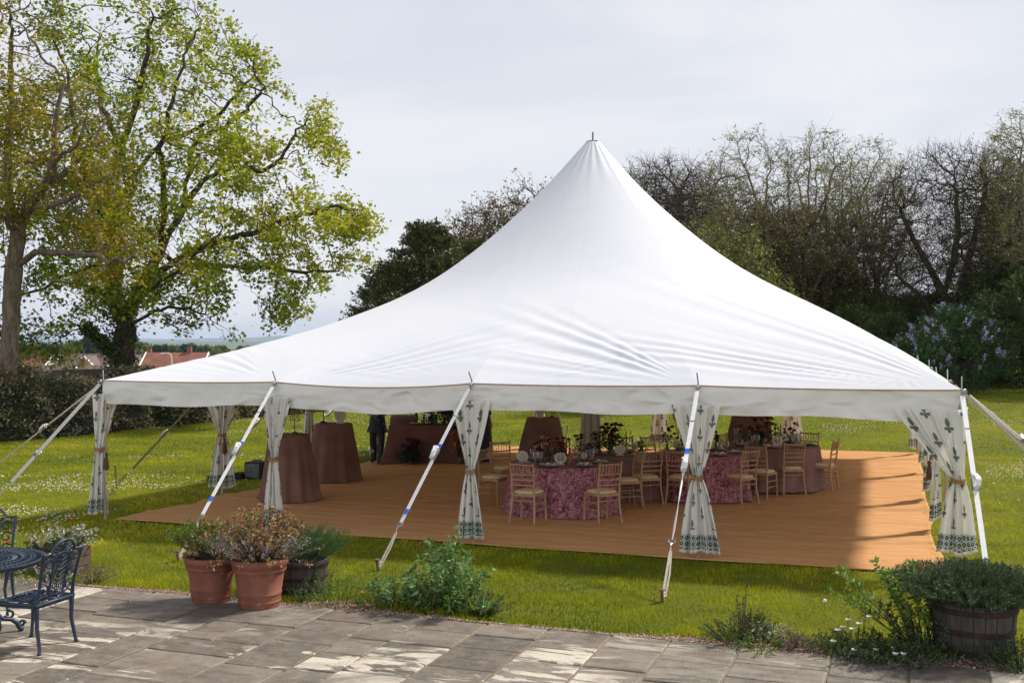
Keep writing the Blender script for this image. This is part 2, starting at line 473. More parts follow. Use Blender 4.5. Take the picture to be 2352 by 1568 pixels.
sd = cp.modifiers.new('thickness', 'SOLIDIFY'); sd.thickness = .012; sd.offset = -1
tag(cp, 'orange brown coir matting laid over the grass under the marquee', 'carpet')
# ================================================================= the marquee
L = 12.28; C0 = np.array([L/2, L/2]); EAVE = 2.18; PEAK = 6.566
rF = np.array([.1, .8, 1.7, 2.8, 4.2, 6.2, 8.68]); qF = np.array([1.0, .8125, .6081, .4137, .27, .1413, 0])
def Fq(x):
    n = len(rF); h = np.diff(rF); A = np.eye(n); b = np.zeros(n)
    for i in range(1, n-1):
        A[i, i-1] = h[i-1]; A[i, i] = 2*(h[i-1]+h[i]); A[i, i+1] = h[i]; b[i] = 6*((qF[i+1]-qF[i])/h[i]-(qF[i]-qF[i-1])/h[i-1])
    m = np.linalg.solve(A, b); i = np.clip(np.searchsorted(rF, x)-1, 0, n-2); H = h[i]; t = x-rF[i]; w = rF[i+1]-x
    return m[i]*w**3/(6*H)+m[i+1]*t**3/(6*H)+(qF[i]/H-m[i]*H/6)*w+(qF[i+1]/H-m[i+1]*H/6)*t
zc = tz(*(O_+U_*C0[0]+V_*C0[1]))
poles = []
for i in range(4): poles.append((i*L/4, 0.0))
for i in range(4): poles.append((L-(0, .03, .08, .13)[i], i*L/4))
for i in range(4): poles.append((L-i*L/4-(.28 if i == 0 else 0), L-(.08 if i == 0 else 0)))
for i in range(4): poles.append((0.0, L-i*L/4))
EZ = [2.165, 2.175, 2.19, 2.20, 2.185, 2.20, 2.14, 2.12, 2.08, 2.1, 2.12, 2.15, 2.15, 2.15, 2.16, 2.17]
def eave(s):
    """s in [0,16): perimeter position -> u, v, z of the eave edge"""
    s = np.asarray(s) % 16; k = np.floor(s).astype(int); f = s-k
    P = np.array(poles+[poles[0]]); E = np.array(EZ+[EZ[0]])
    p = P[k]*(1-f)[..., None]+P[k+1]*f[..., None]
    side = k//4
    inn = np.array([(0, 1), (-1, 0), (0, -1), (1, 0)])[side]
    sag = 4*f*(1-f)
    amt = np.array([.02, .07, .02, .02]+[.03]*12)[k]
    z = E[k]*(1-f)+E[k+1]*f
    q = inn*(sag*.05)[..., None]
    return p[..., 0], p[..., 1], z, q[..., 0], q[..., 1], sag*amt
sp = np.concatenate([np.linspace(0, 4, 900, endpoint=False), np.linspace(4, 8, 260, endpoint=False), np.linspace(8, 12, 160, endpoint=False), np.linspace(12, 16, 260, endpoint=False)])
eu, ev, ez, qu, qv, qz = eave(sp)
rad = np.concatenate([np.linspace(.018, .45, 36, endpoint=False), np.linspace(.45, 1, 118)])
SU = C0[0]+(eu-C0[0])[None]*rad[:, None]; SV = C0[1]+(ev-C0[1])[None]*rad[:, None]
Rr = np.hypot(SU-C0[0], SV-C0[1]); RB = np.hypot(eu-C0[0], ev-C0[1])[None]
R2 = .62*Rr+.38*np.maximum(np.abs(SU-C0[0]), np.abs(SV-C0[1]))
q = Fq(R2)-(Fq(.62*RB+.38*6.14)*np.power(rad[:, None], 3.2))
q = np.clip(q, 0, 1.0)
EZt = ez+terr(*(O_[:, None]+U_[:, None]*eu+V_[:, None]*ev))     # eave height follows ground
EZr = EZt[None]*rad[:, None]**3+np.mean(EZt)*(1-rad[:, None]**3)
HH = EZr+(PEAK-EZr)*q+.2775*(SU-C0[0])/6*np.sin(PI*rad[:, None])
k8 = rad[:, None]**9; SU = SU+qu[None]*k8; SV = SV+qv[None]*k8; HH = HH-qz[None]*k8
# wrinkles fanning from the pole tops
wr = np.zeros_like(HH)
fans = [  # pole u, v, angle centre, half spread, count, amplitude, reach
 (0, 0, 62, 22, 30, .010, 4.0), (3.07, 0, 20, 14, 50, .013, 3.2), (3.07, 0, 158, 18, 34, .013, 2.8), (6.14, 0, 166, 13, 40, .009, 2.4),
 (6.14, 0, 82, 16, 34, .004, 1.2), (6.14, 0, 14, 10, 44, .007, 2.2), (9.21, 0, 160, 19, 32, .016, 3.2), (9.21, 0, 165, 14, 58, .008, 2.6),
 (9.21, 0, 16, 10, 40, .007, 2.2), (12.28, 0, 167, 10, 74, .015, 4.0), (12.28, 0, 155, 13, 40, .008, 5.0), (12.28, 3.07, 200, 30, 24, .01, 2.5), (0, 3.07, -30, 25, 24, .01, 2.5)]
for (pu, pv, ac, sprd, cnt, amp, reach) in fans:
    du, dv = SU-pu, SV-pv; d = np.hypot(du, dv)+1e-6
    an = np.degrees(np.arctan2(dv, du)); da = (an-ac+180) % 360-180
    env = np.exp(-(da/sprd)**4)*np.exp(-(d/reach)**3.0)*np.clip(d/.9, 0, 1)
    ph = np.radians(an)*cnt+.9*np.sin(np.radians(an)*cnt*.37+1.3)+.25*np.sin(d*1.7)
    cr = np.sin(ph*1.6); cr = np.sign(cr)*np.abs(cr)**.8
    wr += amp*env*cr*(.6+.4*np.sin(np.radians(an)*cnt*.21+pu))
# tight vertical puckers at the peak
ang = np.arctan2(SV-C0[1], SU-C0[0])
wr += .010*np.sin(ang*23+1.4*np.sin(ang*3))*np.exp(-((Rr-.45)/.38)**2)*(.35+.65*np.clip(np.sin(ang*1.5+2.4), 0, 1))
wr += .004*np.sin(SU*2.3+SV*1.1)*np.sin(SV*1.9)
HH = HH+wr*np.clip((1-rad[:, None])*14, 0, 1)
XX = O_[0]+U_[0]*SU+V_[0]*SV; YY = O_[1]+U_[1]*SU+V_[1]*SV
t = NT('tent_canvas'); p = t.pos()
f = t.ramp(t.noise(p, 1.4, 5, .6), [(.3, 0), (.8, 1)])
c = t.mix(f, (.64, .665, .725), (.67, .69, .74))
sp_ = t.ramp(t.noise(p, 11, 2, .5), [(.80, 0), (.83, .25)])
c = t.mix(sp_, c, (.4, .38, .34))
sx_ = t.n('ShaderNodeSeparateXYZ'); t.link(t.pos(rot=(0, 0, .344)), sx_.inputs[0])
c0_ = O_+U_*L/2+V_*L/2; px_ = t.math('SUBTRACT', sx_.outputs[0], float(c0_@U_)); py_ = t.math('SUBTRACT', sx_.outputs[1], float(c0_@V_))
rr_ = t.math('SQRT', t.math('ADD', t.math('MULTIPLY', px_, px_), t.math('MULTIPLY', py_, py_))); an_ = t.math('ARCTAN2', py_, px_)
wd_ = t.math('MULTIPLY', t.math('ABSOLUTE', t.math('SUBTRACT', t.math('FRACT', t.math('MULTIPLY', an_, 8/PI)), .5)), t.math('MULTIPLY', rr_, PI/8))
seam = t.math('LESS_THAN', wd_, .014)
for r0 in (1.45, 2.9): seam = t.math('MAXIMUM', seam, t.math('LESS_THAN', t.math('ABSOLUTE', t.math('SUBTRACT', rr_, r0)), .016))
c = t.mix(t.math('MULTIPLY', seam, .07), c, (.40, .41, .46))
c = t.mix(t.ramp(t.noise(p, .8, 7, .7, .8), [(.55, 0), (.8, .16)]), c, (.50, .49, .47))
t.base(c, .55, 0, .25); t.bump(t.noise(p, 130, 2), .06, .004); t.translucent((.8, .76, .68), .05); M['canvas'] = t.m
t = NT('valance_canvas'); p = t.pos(); p2 = t.pos(scale=(1, 1, 2.2))
c = t.mix(t.ramp(t.noise(p2, 2.6, 6, .65, .8), [(.35, 0), (.75, 1)]), (.82, .815, .79), (.73, .72, .69))
t.base(c, .6, 0, .25)
cre = t.n('ShaderNodeTexNoise'); cre.noise_type = 'RIDGED_MULTIFRACTAL'; cre.inputs['Scale'].default_value = 2.4; cre.inputs['Detail'].default_value = 3; cre.inputs['Distortion'].default_value = .5
t.link(p2, cre.inputs['Vector']); t.bump(cre.outputs[0], 1.0, .06); t.translucent((.8, .76, .68), .2); M['valance'] = t.m
M['metal_dark'] = vary('dark_steel', (.05, .052, .055), (.12, .12, .125), 14, .45, .8)
M['metal'] = vary('galvanised_steel', (.35, .36, .38), (.55, .56, .58), 20, .35, .9)
M['rope'] = vary('brown_rope', (.24, .13, .055), (.36, .22, .10), 60, .8, bump=.5, bscale=200)
M['pole_wood'] = vary('pole_wood', (.30, .22, .14), (.44, .34, .22), 12, .6, stretch=(1, 1, .1))

tent = empty('marquee', W_(L/2, L/2), 0, 'large white marquee with one central peak and open sides on the lawn', 'marquee')
inv = -Vector(tent.location)
def tl(o):
    o.location = inv; return o
me = np_mesh('roof', np.stack([XX, YY, HH], -1).reshape(-1, 3), grid_faces(len(rad), len(sp), True)[:, ::-1])
tl(mk('roof', me, M['canvas'], tent, True))
# valance
eu = eu+qu; ev = ev+qv; EZt = EZt-qz
nvr = 15; V = []; js = np.linspace(0, 1, nvr)
k = np.floor(sp).astype(int); side = k//4; out_n = np.array([(0, -1), (1, 0), (0, 1), (-1, 0)])[side]
drop = np.where(side == 0, .36, .34)+.012*np.sin(sp*5.1)+.01*np.sin(sp*11.7+2)
drop = drop+np.where((sp > 3.75) & (sp < 4.0), -.0+.03*np.sin((sp-3.75)*4*PI), 0)
for j in js:
    bulge = .012*np.sin(sp*17+j*2.0)*j+.014*np.sin(sp*41+j*3.5+np.sin(sp*7))*j*(1-.3*j)+.02*np.sin(PI*j)*np.sin(sp*6.1+1)
    pull = -.035*j*np.exp(-((sp-np.round(sp))/.06)**2)
    q = bulge+pull+.012*min(1, j*8)
    uu = eu+out_n[:, 0]*q; vv = ev+out_n[:, 1]*q; zz = EZt-j*drop+.002
    V.append(np.stack([O_[0]+U_[0]*uu+V_[0]*vv, O_[1]+U_[1]*uu+V_[1]*vv, zz], -1))
V = np.array(V)
sides_idx = [np.where(side == s_)[0] for s_ in range(4)]
me = np_mesh('valance', V.reshape(-1, 3), grid_faces(nvr, len(sp), True))
tl(mk('valance', me, M['valance'], tent, True))
mb = MB(); step = 6
pts = [Vector((O_[0]+U_[0]*a+V_[0]*b, O_[1]+U_[1]*a+V_[1]*b, z-.004)) for a, b, z in zip((eu+out_n[:, 0]*.018)[::step], (ev+out_n[:, 1]*.018)[::step], EZt[::step])]
mb.tube(pts, .007, 5, closed=True); tl(mb.build('eave_cord', M['rope'], tent, True))
# centre pole, crown plate and pin
ctr = W_(L/2, L/2)
mb = MB(); mb.tube([ctr, ctr+Vector((0, 0, PEAK-ctr.z))], .055, 14); cpole = tl(mb.build('centre_pole', M['pole_wood'], tent, True))
mb = MB(); mb.lathe([(.09, -.04), (.118, -.03), (.122, -.006), (.10, .004), (.04, .008), (.02, .008)], 20, (ctr.x, ctr.y, PEAK-.012)); tl(mb.build('crown_plate', M['metal_dark'], tent, True))
mb = MB(); mb.tube([(ctr.x, ctr.y, PEAK-.03), (ctr.x, ctr.y, PEAK+.16)], .014, 8); tl(mb.build('spike', M['metal_dark'], tent, True))
for i, (pu, pv) in enumerate(poles):
    zt = EZ[i]; b = W_(pu, pv); g = b.z
    inw = (C0-np.array((pu, pv))); inw = inw/np.linalg.norm(inw)*.03
    a = W_(pu+inw[0], pv+inw[1]); top = a+Vector((0, 0, zt))
    mb = MB(); mb.tube([a, top-Vector((0, 0, .03))], .024, 10); o = tl(mb.build('side_pole', M['pole_wood'], tent, True))
    lean = Vector((R.uniform(-.02, .02), 0, 0))
    if i in (1, 2): lean = Vector((-.045, 0, 0))
    mb = MB(); mb.tube([b+Vector((0, 0, zt-.06)), b+Vector((0, 0, zt+.02)), b+Vector((0, 0, zt+.155))+lean], .008, 6)
    pin = tl(mb.build('spike', M['metal_dark' if pv == 0 and i in (1, 2, 3) else 'metal'], tent, True))
    oc = (np.array((pu, pv))-C0); oc = oc/np.linalg.norm(oc)
    if pv == 0 and 0 < pu < L: oc = np.array((0, -1.0))
    c = b+Vector((0, 0, zt-.015)); ou = Vector((*(U_*oc[0]+V_*oc[1]), 0))
    mb = MB(); mb.box(c+ou*.035, (.05, .03, .05), math.atan2(ou.y, ou.x)+PI/2, bev=.006)
    mb.tube([c+ou*.04+Vector((0, 0, .01)), c+ou*.085, c+ou*.04-Vector((0, 0, .07)), c+ou*.02-Vector((0, 0, .02))], .008, 6, closed=True)
    tl(mb.build('eave_ring', M['metal'], tent, True))

# --- guy straps
M['strap'] = vary('white_webbing', (.66, .66, .68), (.78, .78, .79), 30, .55, bump=.3, bscale=240)
M['strap_old'] = vary('weathered_webbing', (.44, .38, .30), (.58, .52, .43), 18, .7)
M['strap_dark'] = vary('olive_webbing', (.13, .11, .055), (.24, .20, .11), 18, .8)
M['blue'] = vary('blue_tag', (.02, .10, .55), (.03, .16, .7), 20, .5)
M['rust'] = vary('rusty_iron', (.10, .05, .03), (.22, .13, .08), 30, .7, .3)
def guy(i, su, sv, fr, label, mat='strap', w=.052, hook=.78, twist=False, tags=(.34,), cup=True, stake_h=.13, roll=0.0):
    pu, pv = poles[i]; oc = np.array((su-pu, sv-pv)); oc = oc/np.linalg.norm(oc)
    Sg = W_(su, sv); T = W_(pu+oc[0]*.08, pv+oc[1]*.08, EZ[i]-.07)
    E = Sg+Vector((0, 0, .06)); d = (E-T); Ln = d.length; dn = d.normalized()
    root = empty('guy_strap', Sg, 0, label, 'guy strap', 'guy lines of the marquee')
    side = Vector((*(U_*(-oc[1])+V_*oc[0]), 0)).normalized()
    nrm = dn.cross(side).normalized()
    if nrm.z < 0: nrm = -nrm
    side = (side*math.cos(roll)+nrm*math.sin(roll)).normalized(); nrm = dn.cross(side).normalized()
    P = lambda f: T+d*f
    def B(mb, name, m, sm=False):
        o = mb.build(name, m, root, sm); o.location = -Sg; return o
    mb = MB(); n = 14
    mb.ribbon([P(k/n*fr)-Vector((0, 0, .03))*math.sin(PI*k/n)*.0 for k in range(n+1)], side*w, .004)
    B(mb, 'upper_strap', M[mat])
    mb = MB()
    if twist:
        k = 40; wv = []
        for j in range(k+1):
            f = j/k; a = (PI*.42*min(1, f*5))+.5*math.sin(f*6); wv.append((side*math.cos(a)+nrm*math.sin(a))*w*(.75 if f > .1 else 1))
        mb.ribbon([P(fr+.02+(hook-fr-.02)*j/k) for j in range(k+1)], wv, .004)
    else: mb.ribbon([P(fr+.02), P((fr+hook)/2), P(hook)], side*w, .004)
    B(mb, 'lower_strap', M[mat])
    # ratchet: steel frame, spool, handle and folded webbing
    c = P(fr+.018); Mx = Matrix((side, dn, nrm)).transposed()
    mb = MB()
    for sgn in (-1, 1): mb.box(c+side*sgn*(w*.62)+nrm*.018, (.006, .17, .05), M=Mx, bev=.002)
    mb.tube([c-side*w*.66+nrm*.02+dn*.05, c+side*w*.66+nrm*.02+dn*.05], .014, 10)
    mb.tube([c-side*w*.66+nrm*.02-dn*.06, c+side*w*.66+nrm*.02-dn*.06], .008, 8)
    rt = B(mb, 'ratchet', M['metal'], True)
    mb = MB(); mb.box(c+nrm*.045, (w*1.15, .15, .02), M=Mx, bev=.006)
    mb.box(c+nrm*.05-dn*.085, (w*1.3, .035, .05), M=Mx, bev=.008)
    loop = [c+nrm*.055-dn*.09, c+nrm*.09-dn*.05+side*.02, c+nrm*.10+dn*.01+side*.03, c+nrm*.07+dn*.07+side*.02, c+nrm*.02+dn*.08]
    mb.ribbon(loop, side*w, .006)
    o = mb.build('webbing_wrap', M['strap' if mat != 'strap_dark' else 'strap_old'], rt, False)
    for tf in tags:
        mb = MB(); mb.box(P(tf)+nrm*.004, (w*1.02, .075, .008), M=Mx); B(mb, 'strap_tag', M['blue'])
    mb = MB(); mb.box(P(.17)+nrm*.003, (w*1.04, .008, .006), M=Mx); B(mb, 'stitching', M['metal_dark'])
    mb = MB(); h = P(hook)
    mb.tube([h-side*w*.7-dn*.01, h+side*w*.7-dn*.01, h+side*w*.7+dn*.02, h+dn*.05, h-side*w*.7+dn*.02], .006, 6, closed=True)
    mb.tube([h+dn*.04, h+dn*.08+nrm*.02, h+dn*.13, h+dn*.15-nrm*.02, h+dn*.12-nrm*.03], .007, 6)
    B(mb, 'hook', M['metal'], True)
    mb = MB(); m_ = P(hook)+dn*.14
    mb.ribbon([m_, (m_+E)/2, E], side*w*.5, .006); mb.ribbon([m_+side*.01, (m_+E)/2+side*.035, E+side*.03], side*w*.35, .006)
    B(mb, 'stake_loop', M['strap_old' if mat == 'strap' else mat])
    mb = MB(); tilt = ou_ = Vector((*(U_*oc[0]+V_*oc[1]), 0))*.04
    mb.tube([Sg-Vector((0, 0, .1)), Sg+tilt+Vector((0, 0, stake_h))], .016, 8)
    mb.lathe([(.012, 0), (.032, .004), (.034, .014), (.02, .02)], 12, Sg+tilt+Vector((0, 0, stake_h)))
    B(mb, 'stake', M['rust'], True)
    mb = MB(); mb.tube([Sg+Vector((.02*math.cos(a), .02*math.sin(a), .03+.006*a)) for a in np.linspace(0, 14, 40)], .007, 5)
    B(mb, 'cord_wrap', M['strap_old'], True)
    return root
guy(1, 3.12, -2.30, .395, 'white guy strap on the front of the marquee, second post from the left', tags=(.37, .69))
guy(2, 5.72, -1.95, .385, 'white guy strap with blue tags crossing the middle of the open front', tags=(.355, .72))
guy(3, 9.25, -2.37, .395, 'twisted white guy strap in front of the printed curtain right of centre', twist=True, tags=(.33,), hook=.76)
guy(4, 12.45, -2.35, .42, 'white guy strap coming down steeply behind the big barrel planter', tags=(.405,), hook=.80)
guy(0, -2.35, .05, .55, 'long white guy strap running off the left front corner', tags=(), roll=1.2)
guy(0, -3.3, .1, .34, 'thin grey guy strap above the white one at the left corner', 'strap_old', .026, tags=(), roll=1.0)
guy(15, -2.3, 3.07, .50, 'olive guy strap ending beside the corner curtain on the left', 'strap_dark', .042, hook=.84, tags=(), stake_h=.42, roll=1.0)
guy(14, -2.3, 6.14, .5, 'beige guy strap behind the second left curtain', 'strap_old', .045, tags=(), stake_h=.32)
guy(13, -2.3, 9.21, .5, 'beige guy strap on the left side beside the tall clothed table', 'strap_old', .045, tags=(), stake_h=.3)
guy(12, -2.3, 12.0, .5, 'pale guy strap at the far left corner running left', 'strap_old', .045, tags=(), stake_h=.35)
guy(12, -1.9, 12.9, .5, 'pale guy strap at the far left corner running back', 'strap_old', .04, tags=(), stake_h=.35)
guy(11, 3.07, 14.6, .5, 'pale guy strap on the far side of the marquee, left of the centre pole', 'strap_old', .045, tags=(), stake_h=.35)
guy(10, 6.14, 14.6, .5, 'olive guy strap with a blue tag on the far side right of the centre pole', 'strap_dark', .045, tags=(.6,), stake_h=.35)
guy(9, 9.21, 14.6, .5, 'olive guy strap on the far side right of the far curtain', 'strap_dark', .045, tags=(), stake_h=.35)
guy(4, 14.7, .1, .24, 'white guy strap with a blue tag pulled out to the right of the corner', tags=(.62,), roll=-1.1, w=.040)
guy(5, 14.6, 3.07, .42, 'beige guy strap under the white one at the right corner', 'strap_old', tags=(), roll=-1.1)
guy(4, 14.3, -.75, .34, 'beige guy strap with a ratchet just below the white one at the right corner', 'strap_old', .036, tags=(), roll=-1.0)
guy(6, 14.6, 6.14, .42, 'white guy strap at the third post of the right side', tags=())
guy(7, 14.6, 9.21, .42, 'white guy strap at the fourth post of the right side', tags=())
guy(8, 14.6, 12.28, .42, 'white guy strap at the far right corner', tags=())

# --- printed curtains
def curtain_mat():
    t = NT('block_printed_cotton'); c = t.n('ShaderNodeTexCoord'); s = t.n('ShaderNodeSeparateXYZ'); t.link(c.outputs['UV'], s.inputs[0])
    X, Y = s.outputs[0], s.outputs[1]
    def ell(cx, cy, px, py, rx, ry):
        a = t.math('DIVIDE', t.math('SUBTRACT', px, cx), rx); b = t.math('DIVIDE', t.math('SUBTRACT', py, cy), ry)
        return t.math('ADD', t.math('MULTIPLY', a, a), t.math('MULTIPLY', b, b))
    # sprig motif, half drop repeat .27 x .33 m
    cw, ch = .23, .33
    col = t.math('FLOOR', t.math('DIVIDE', X, cw)); par = t.math('MULTIPLY', t.math('FRACT', t.math('MULTIPLY', col, .5)), 2.0)
    fx = t.math('MULTIPLY', t.math('SUBTRACT', t.math('FRACT', t.math('DIVIDE', X, cw)), .5), cw)
    fy = t.math('MULTIPLY', t.math('SUBTRACT', t.math('FRACT', t.math('ADD', t.math('DIVIDE', Y, ch), t.math('MULTIPLY', par, .5))), .5), ch)
    d = None
    for e_ in ((0, .042, .025, .048), (0, .083, .011, .018), (-.033, -.023, .024, .019), (.033, -.023, .024, .019), (0, -.05, .02, .026), (0, -.018, .013, .02)):
        q = ell(e_[0], e_[1], fx, fy, e_[2], e_[3]); d = q if d is None else t.math('MINIMUM', d, q)
    uvv = t.coord('UV'); nz_ = t.noise(uvv, 95, 2, .7)
    mot = t.math('LESS_THAN', t.math('ADD', d, t.math('MULTIPLY', t.math('SUBTRACT', nz_, .5), 2.2)), .92)
    hi_ = t.math('GREATER_THAN', Y, .30); mot = t.math('MULTIPLY', mot, hi_)
    # lattice border between .045 and .255 m above the hem
    bw = .078
    bx = t.math('SUBTRACT', t.math('FRACT', t.math('DIVIDE', X, bw)), .5); by = t.math('SUBTRACT', t.math('FRACT', t.math('DIVIDE', Y, bw)), .5)
    rr = t.math('SQRT', t.math('ADD', t.math('MULTIPLY', bx, bx), t.math('MULTIPLY', by, by)))
    ring = t.math('LESS_THAN', t.math('ABSOLUTE', t.math('SUBTRACT', rr, .23)), .13)
    gx = t.math('GREATER_THAN', t.math('ABSOLUTE', bx), .455); gy = t.math('GREATER_THAN', t.math('ABSOLUTE', by), .46)
    dia = t.math('GREATER_THAN', t.math('ADD', t.math('ABSOLUTE', bx), t.math('ABSOLUTE', by)), .86)
    lat = t.math('MAXIMUM', t.math('MAXIMUM', ring, t.math('MAXIMUM', gx, gy)), dia)
    band = t.math('MULTIPLY', t.math('GREATER_THAN', Y, .045), t.math('LESS_THAN', Y, .235))
    lat = t.math('MULTIPLY', t.math('MULTIPLY', lat, band), .96)
    cl = t.mix(t.noise(uvv, 6, 3), (.82, .80, .75), (.87, .855, .81))
    cl = t.mix(t.math('MULTIPLY', mot, .8), cl, (.028, .07, .048))
    cl = t.mix(lat, cl, (.008, .095, .048))
    t.base(cl, .75, 0, .15); t.bump(t.noise(t.pos(scale=(1, 1, .35)), 9, 4, .6), .35, .03); t.translucent(cl, .36); return t.m
M['print'] = curtain_mat()
M['tie'] = vary('bronze_cord', (.20, .10, .03), (.38, .21, .08), 90, .6, bump=.6, bscale=260)
M['tassel'] = vary('brown_tassel', (.07, .025, .012), (.14, .055, .03), 90, .8)
def curtain(pu, pv, ang, wt, wb, ztie, zb, label, off_t=0, off_b=0, ztop=1.95, seed=0, mat='print', tas=None, tw=.10, push=.07):
    """ang: direction of the curtain's width in the u,v frame"""
    base = W_(pu, pv); a = math.radians(ang)
    wd = Vector((*(U_*math.cos(a)+V_*math.sin(a)), 0)); nd = Vector((-wd.y, wd.x, 0))
    root = empty('curtain', base, 0, label, 'curtain', 'printed curtains tied back at the marquee posts')
    rs = random.Random(seed); ns, nz = 150, 64
    s = np.linspace(-1, 1, ns); zz = np.linspace(0, 1, nz)
    P = np.zeros((nz, ns, 3)); UV = np.zeros((nz, ns, 2))
    ph = rs.uniform(0, 6)
    fk = (ztie-zb)/(ztop-zb)
    for i, f in enumerate(zz):
        z = zb+(ztop-zb)*f
        if f < fk:
            g = (fk-f)/fk; w = tw+(wb-tw)*(g**.62); off = off_b*g**.8; A = .03+.035*g; nf = 3.1
        else:
            g = (f-fk)/(1-fk); w = tw+(wt-tw)*(g**.92)*(1.0); off = off_t*g; A = .032+.015*g; nf = 3.6
        fold = np.sin(s*nf*PI+ph)+.45*np.sin(s*nf*2.3*PI+ph*2+f*1.5)+.2*np.sin(s*17+f*4)
        x = s*w/2+off+.006*np.sin(s*9+f*5+ph)
        y = A*fold*.62+.015*np.sin(s*3+f*6)
        hem = (.018*np.sin(s*4+ph)+.025*(np.abs(s)**2))*max(0, 1-f*8)
        zv = z+hem-.01*(1-abs(2*f-1))*np.cos(s*PI)
        for k_ in range(3): P[i, :, k_] = wd[k_]*x+nd[k_]*y+(zv if k_ == 2 else 0)
        cw_ = .55 if abs(wt) < .45 else .80
        UV[i, :, 0] = s*cw_/2*(.75+.25*w/max(wt, wb))+5+seed*.37; UV[i, :, 1] = (z-zb)
    me = np_mesh('fabric', P.reshape(-1, 3), grid_faces(nz, ns), uv=UV.reshape(-1, 2))
    o = mk('fabric', me, M[mat], root, True)
    o.modifiers.new('hem_thickness', 'SOLIDIFY').thickness = .003
    mb = MB()
    for k in range(3):
        zt = ztie-.02+k*.02
        mb.tube([wd*(tw*.5+.02)*math.cos(q)+nd*(.045+.02)*math.sin(q)+Vector((0, 0, zt+.008*math.sin(q*2+k)-base.z*0)) for q in np.linspace(0, 2*PI, 20, endpoint=False)], .009, 6, closed=True)
    tb = mb.build('tieback', M['tie'], root, True)
    if tas is not None:
        q = wd*tas[0]+nd*tas[1]
        mb = MB(); mb.tube([q*.7+Vector((0, 0, ztie)), q+Vector((0, 0, ztie-.06))], .008, 6)
        mb.lathe([(.008, 0), (.024, -.015), (.026, -.045), (.018, -.06), (.03, -.10), (.042, -.22), (.040, -.27), (.0, -.27)], 14, q+Vector((0, 0, ztie-.05)), wob=lambda a_, z_: .07*math.sin(a_*7))
        mb.build('tassel', M['tassel'], tb, True)
    return root
B_ = -.055
curtain(-.04, -.04, 55, .40, .30, 1.10, .10, 'narrow printed curtain at the left front corner of the marquee', off_t=.10, off_b=-.03, seed=1, tas=(.09, -.03), tw=.11)
curtain(3.07, B_, 0, .50, .31, 1.06, .10, 'printed curtain behind the terracotta pots', seed=2, off_t=.04, off_b=0)
curtain(6.14, B_, 0, .58, .38, 1.0, .09, 'printed curtain at the middle post of the open front', seed=3, off_t=.0, off_b=.02)
curtain(9.21, B_, 0, .62, .52, 1.04, .09, 'printed curtain behind the twisted guy strap, right of centre', seed=4, off_t=-.02, off_b=.04)
curtain(12.24, B_, 0, .80, .46, 1.13, .27, 'big printed curtain swept to the post above the barrel planter', seed=5, off_t=-.32, off_b=-.02, tw=.12)
curtain(12.26, .30, 70, .5, .50, 1.13, .24, 'printed curtain panel half hidden behind the swept one at the right corner', seed=6, off_t=.1, off_b=.04, tw=.12)
curtain(12.08, 3.07, 78, .55, .52, 1.10, .20, 'printed curtain at the second post of the right side, with dark tassel', seed=7, tas=(-.10, .06))
curtain(12.05, 6.14, 78, .55, .50, 1.10, .20, 'printed curtain at the third post of the right side', seed=8)
curtain(12.02, 9.21, 80, .50, .45, 1.10, .25, 'printed curtain at the fourth post of the right side', seed=9)
curtain(11.9, 12.1, 60, .50, .40, 1.10, .15, 'printed curtain at the far right corner of the marquee', seed=10)
curtain(9.21, 12.2, 0, .50, .55, 1.52, .15, 'pale far curtain right of the tall brown table, with brown tassel', seed=11, tas=(0, -.10), off_b=.05)
curtain(6.14, 12.2, 0, .45, .50, 1.50, .15, 'pale far curtain behind the chairs, right of the centre pole', seed=12, tas=(0, -.10))
curtain(3.07, 12.2, 0, .45, .45, 1.45, .15, 'far curtain mostly hidden behind the tall table left of the centre pole', seed=13, tas=(0, -.1))
curtain(.05, 12.2, -30, .5, .45, 1.3, .12, 'white far curtain behind the flowers on the drinks table', seed=14)
curtain(.03, 9.21, 88, .5, .45, 1.1, .12, 'printed curtain behind the standing person', seed=15)
curtain(.03, 6.14, 75, .62, .45, 1.36, .12, 'printed curtain between the two left tall tables', seed=16)
curtain(.03, 3.07, 28, .80, .50, 1.08, .12, 'wide backlit printed curtain, second post on the left side', seed=17, off_b=.0, off_t=.02, tas=(.05, -.07))
M['plain'] = (lambda t: (t.base((.62, .56, .48), .8, 0, .1), t.translucent((.6, .52, .42), .2), t.m)[2])(NT('plain_muslin'))
curtain(6.14, 6.02, 0, .40, .46, 1.95, .10, 'plain muslin drape round the centre pole with dark tassel', ztop=2.6, seed=18, mat='plain', tas=(0, -.10), tw=.30)
# ================================================================= vegetation engine
def unit(a): return a/(np.linalg.norm(a, axis=-1, keepdims=True)+1e-9)
def leaves(P, size, asp=.5, up=.4, tint=None, dirs=None, rg=rng, fold=0.0):
    """one rhombus-shaped leaf per point of P: returns verts, faces, tints"""
    N = len(P); P = np.asarray(P, float)
    if np.isscalar(size): size = np.full(N, size)
    if dirs is None:
        dirs = unit(rg.normal(size=(N, 3))*np.array([1, 1, .6])+np.array([0, 0, -.15]))
    nrm = rg.normal(size=(N, 3)); nrm[:, 2] = np.abs(nrm[:, 2])+up
    side = unit(np.cross(dirs, unit(nrm))); s = size[:, None]
    n2 = unit(np.cross(side, dirs))
    a = P; b = P+dirs*s*.45+side*s*asp*.5+n2*s*fold; c = P+dirs*s; d = P+dirs*s*.45-side*s*asp*.5+n2*s*fold
    V = np.stack([a, b, c, d], 1).reshape(-1, 3)
    Fc = np.arange(N*4).reshape(N, 4)
    if tint is None: tint = rg.random(N)
    return V, Fc, np.repeat(np.clip(tint, 0, 1), 4)
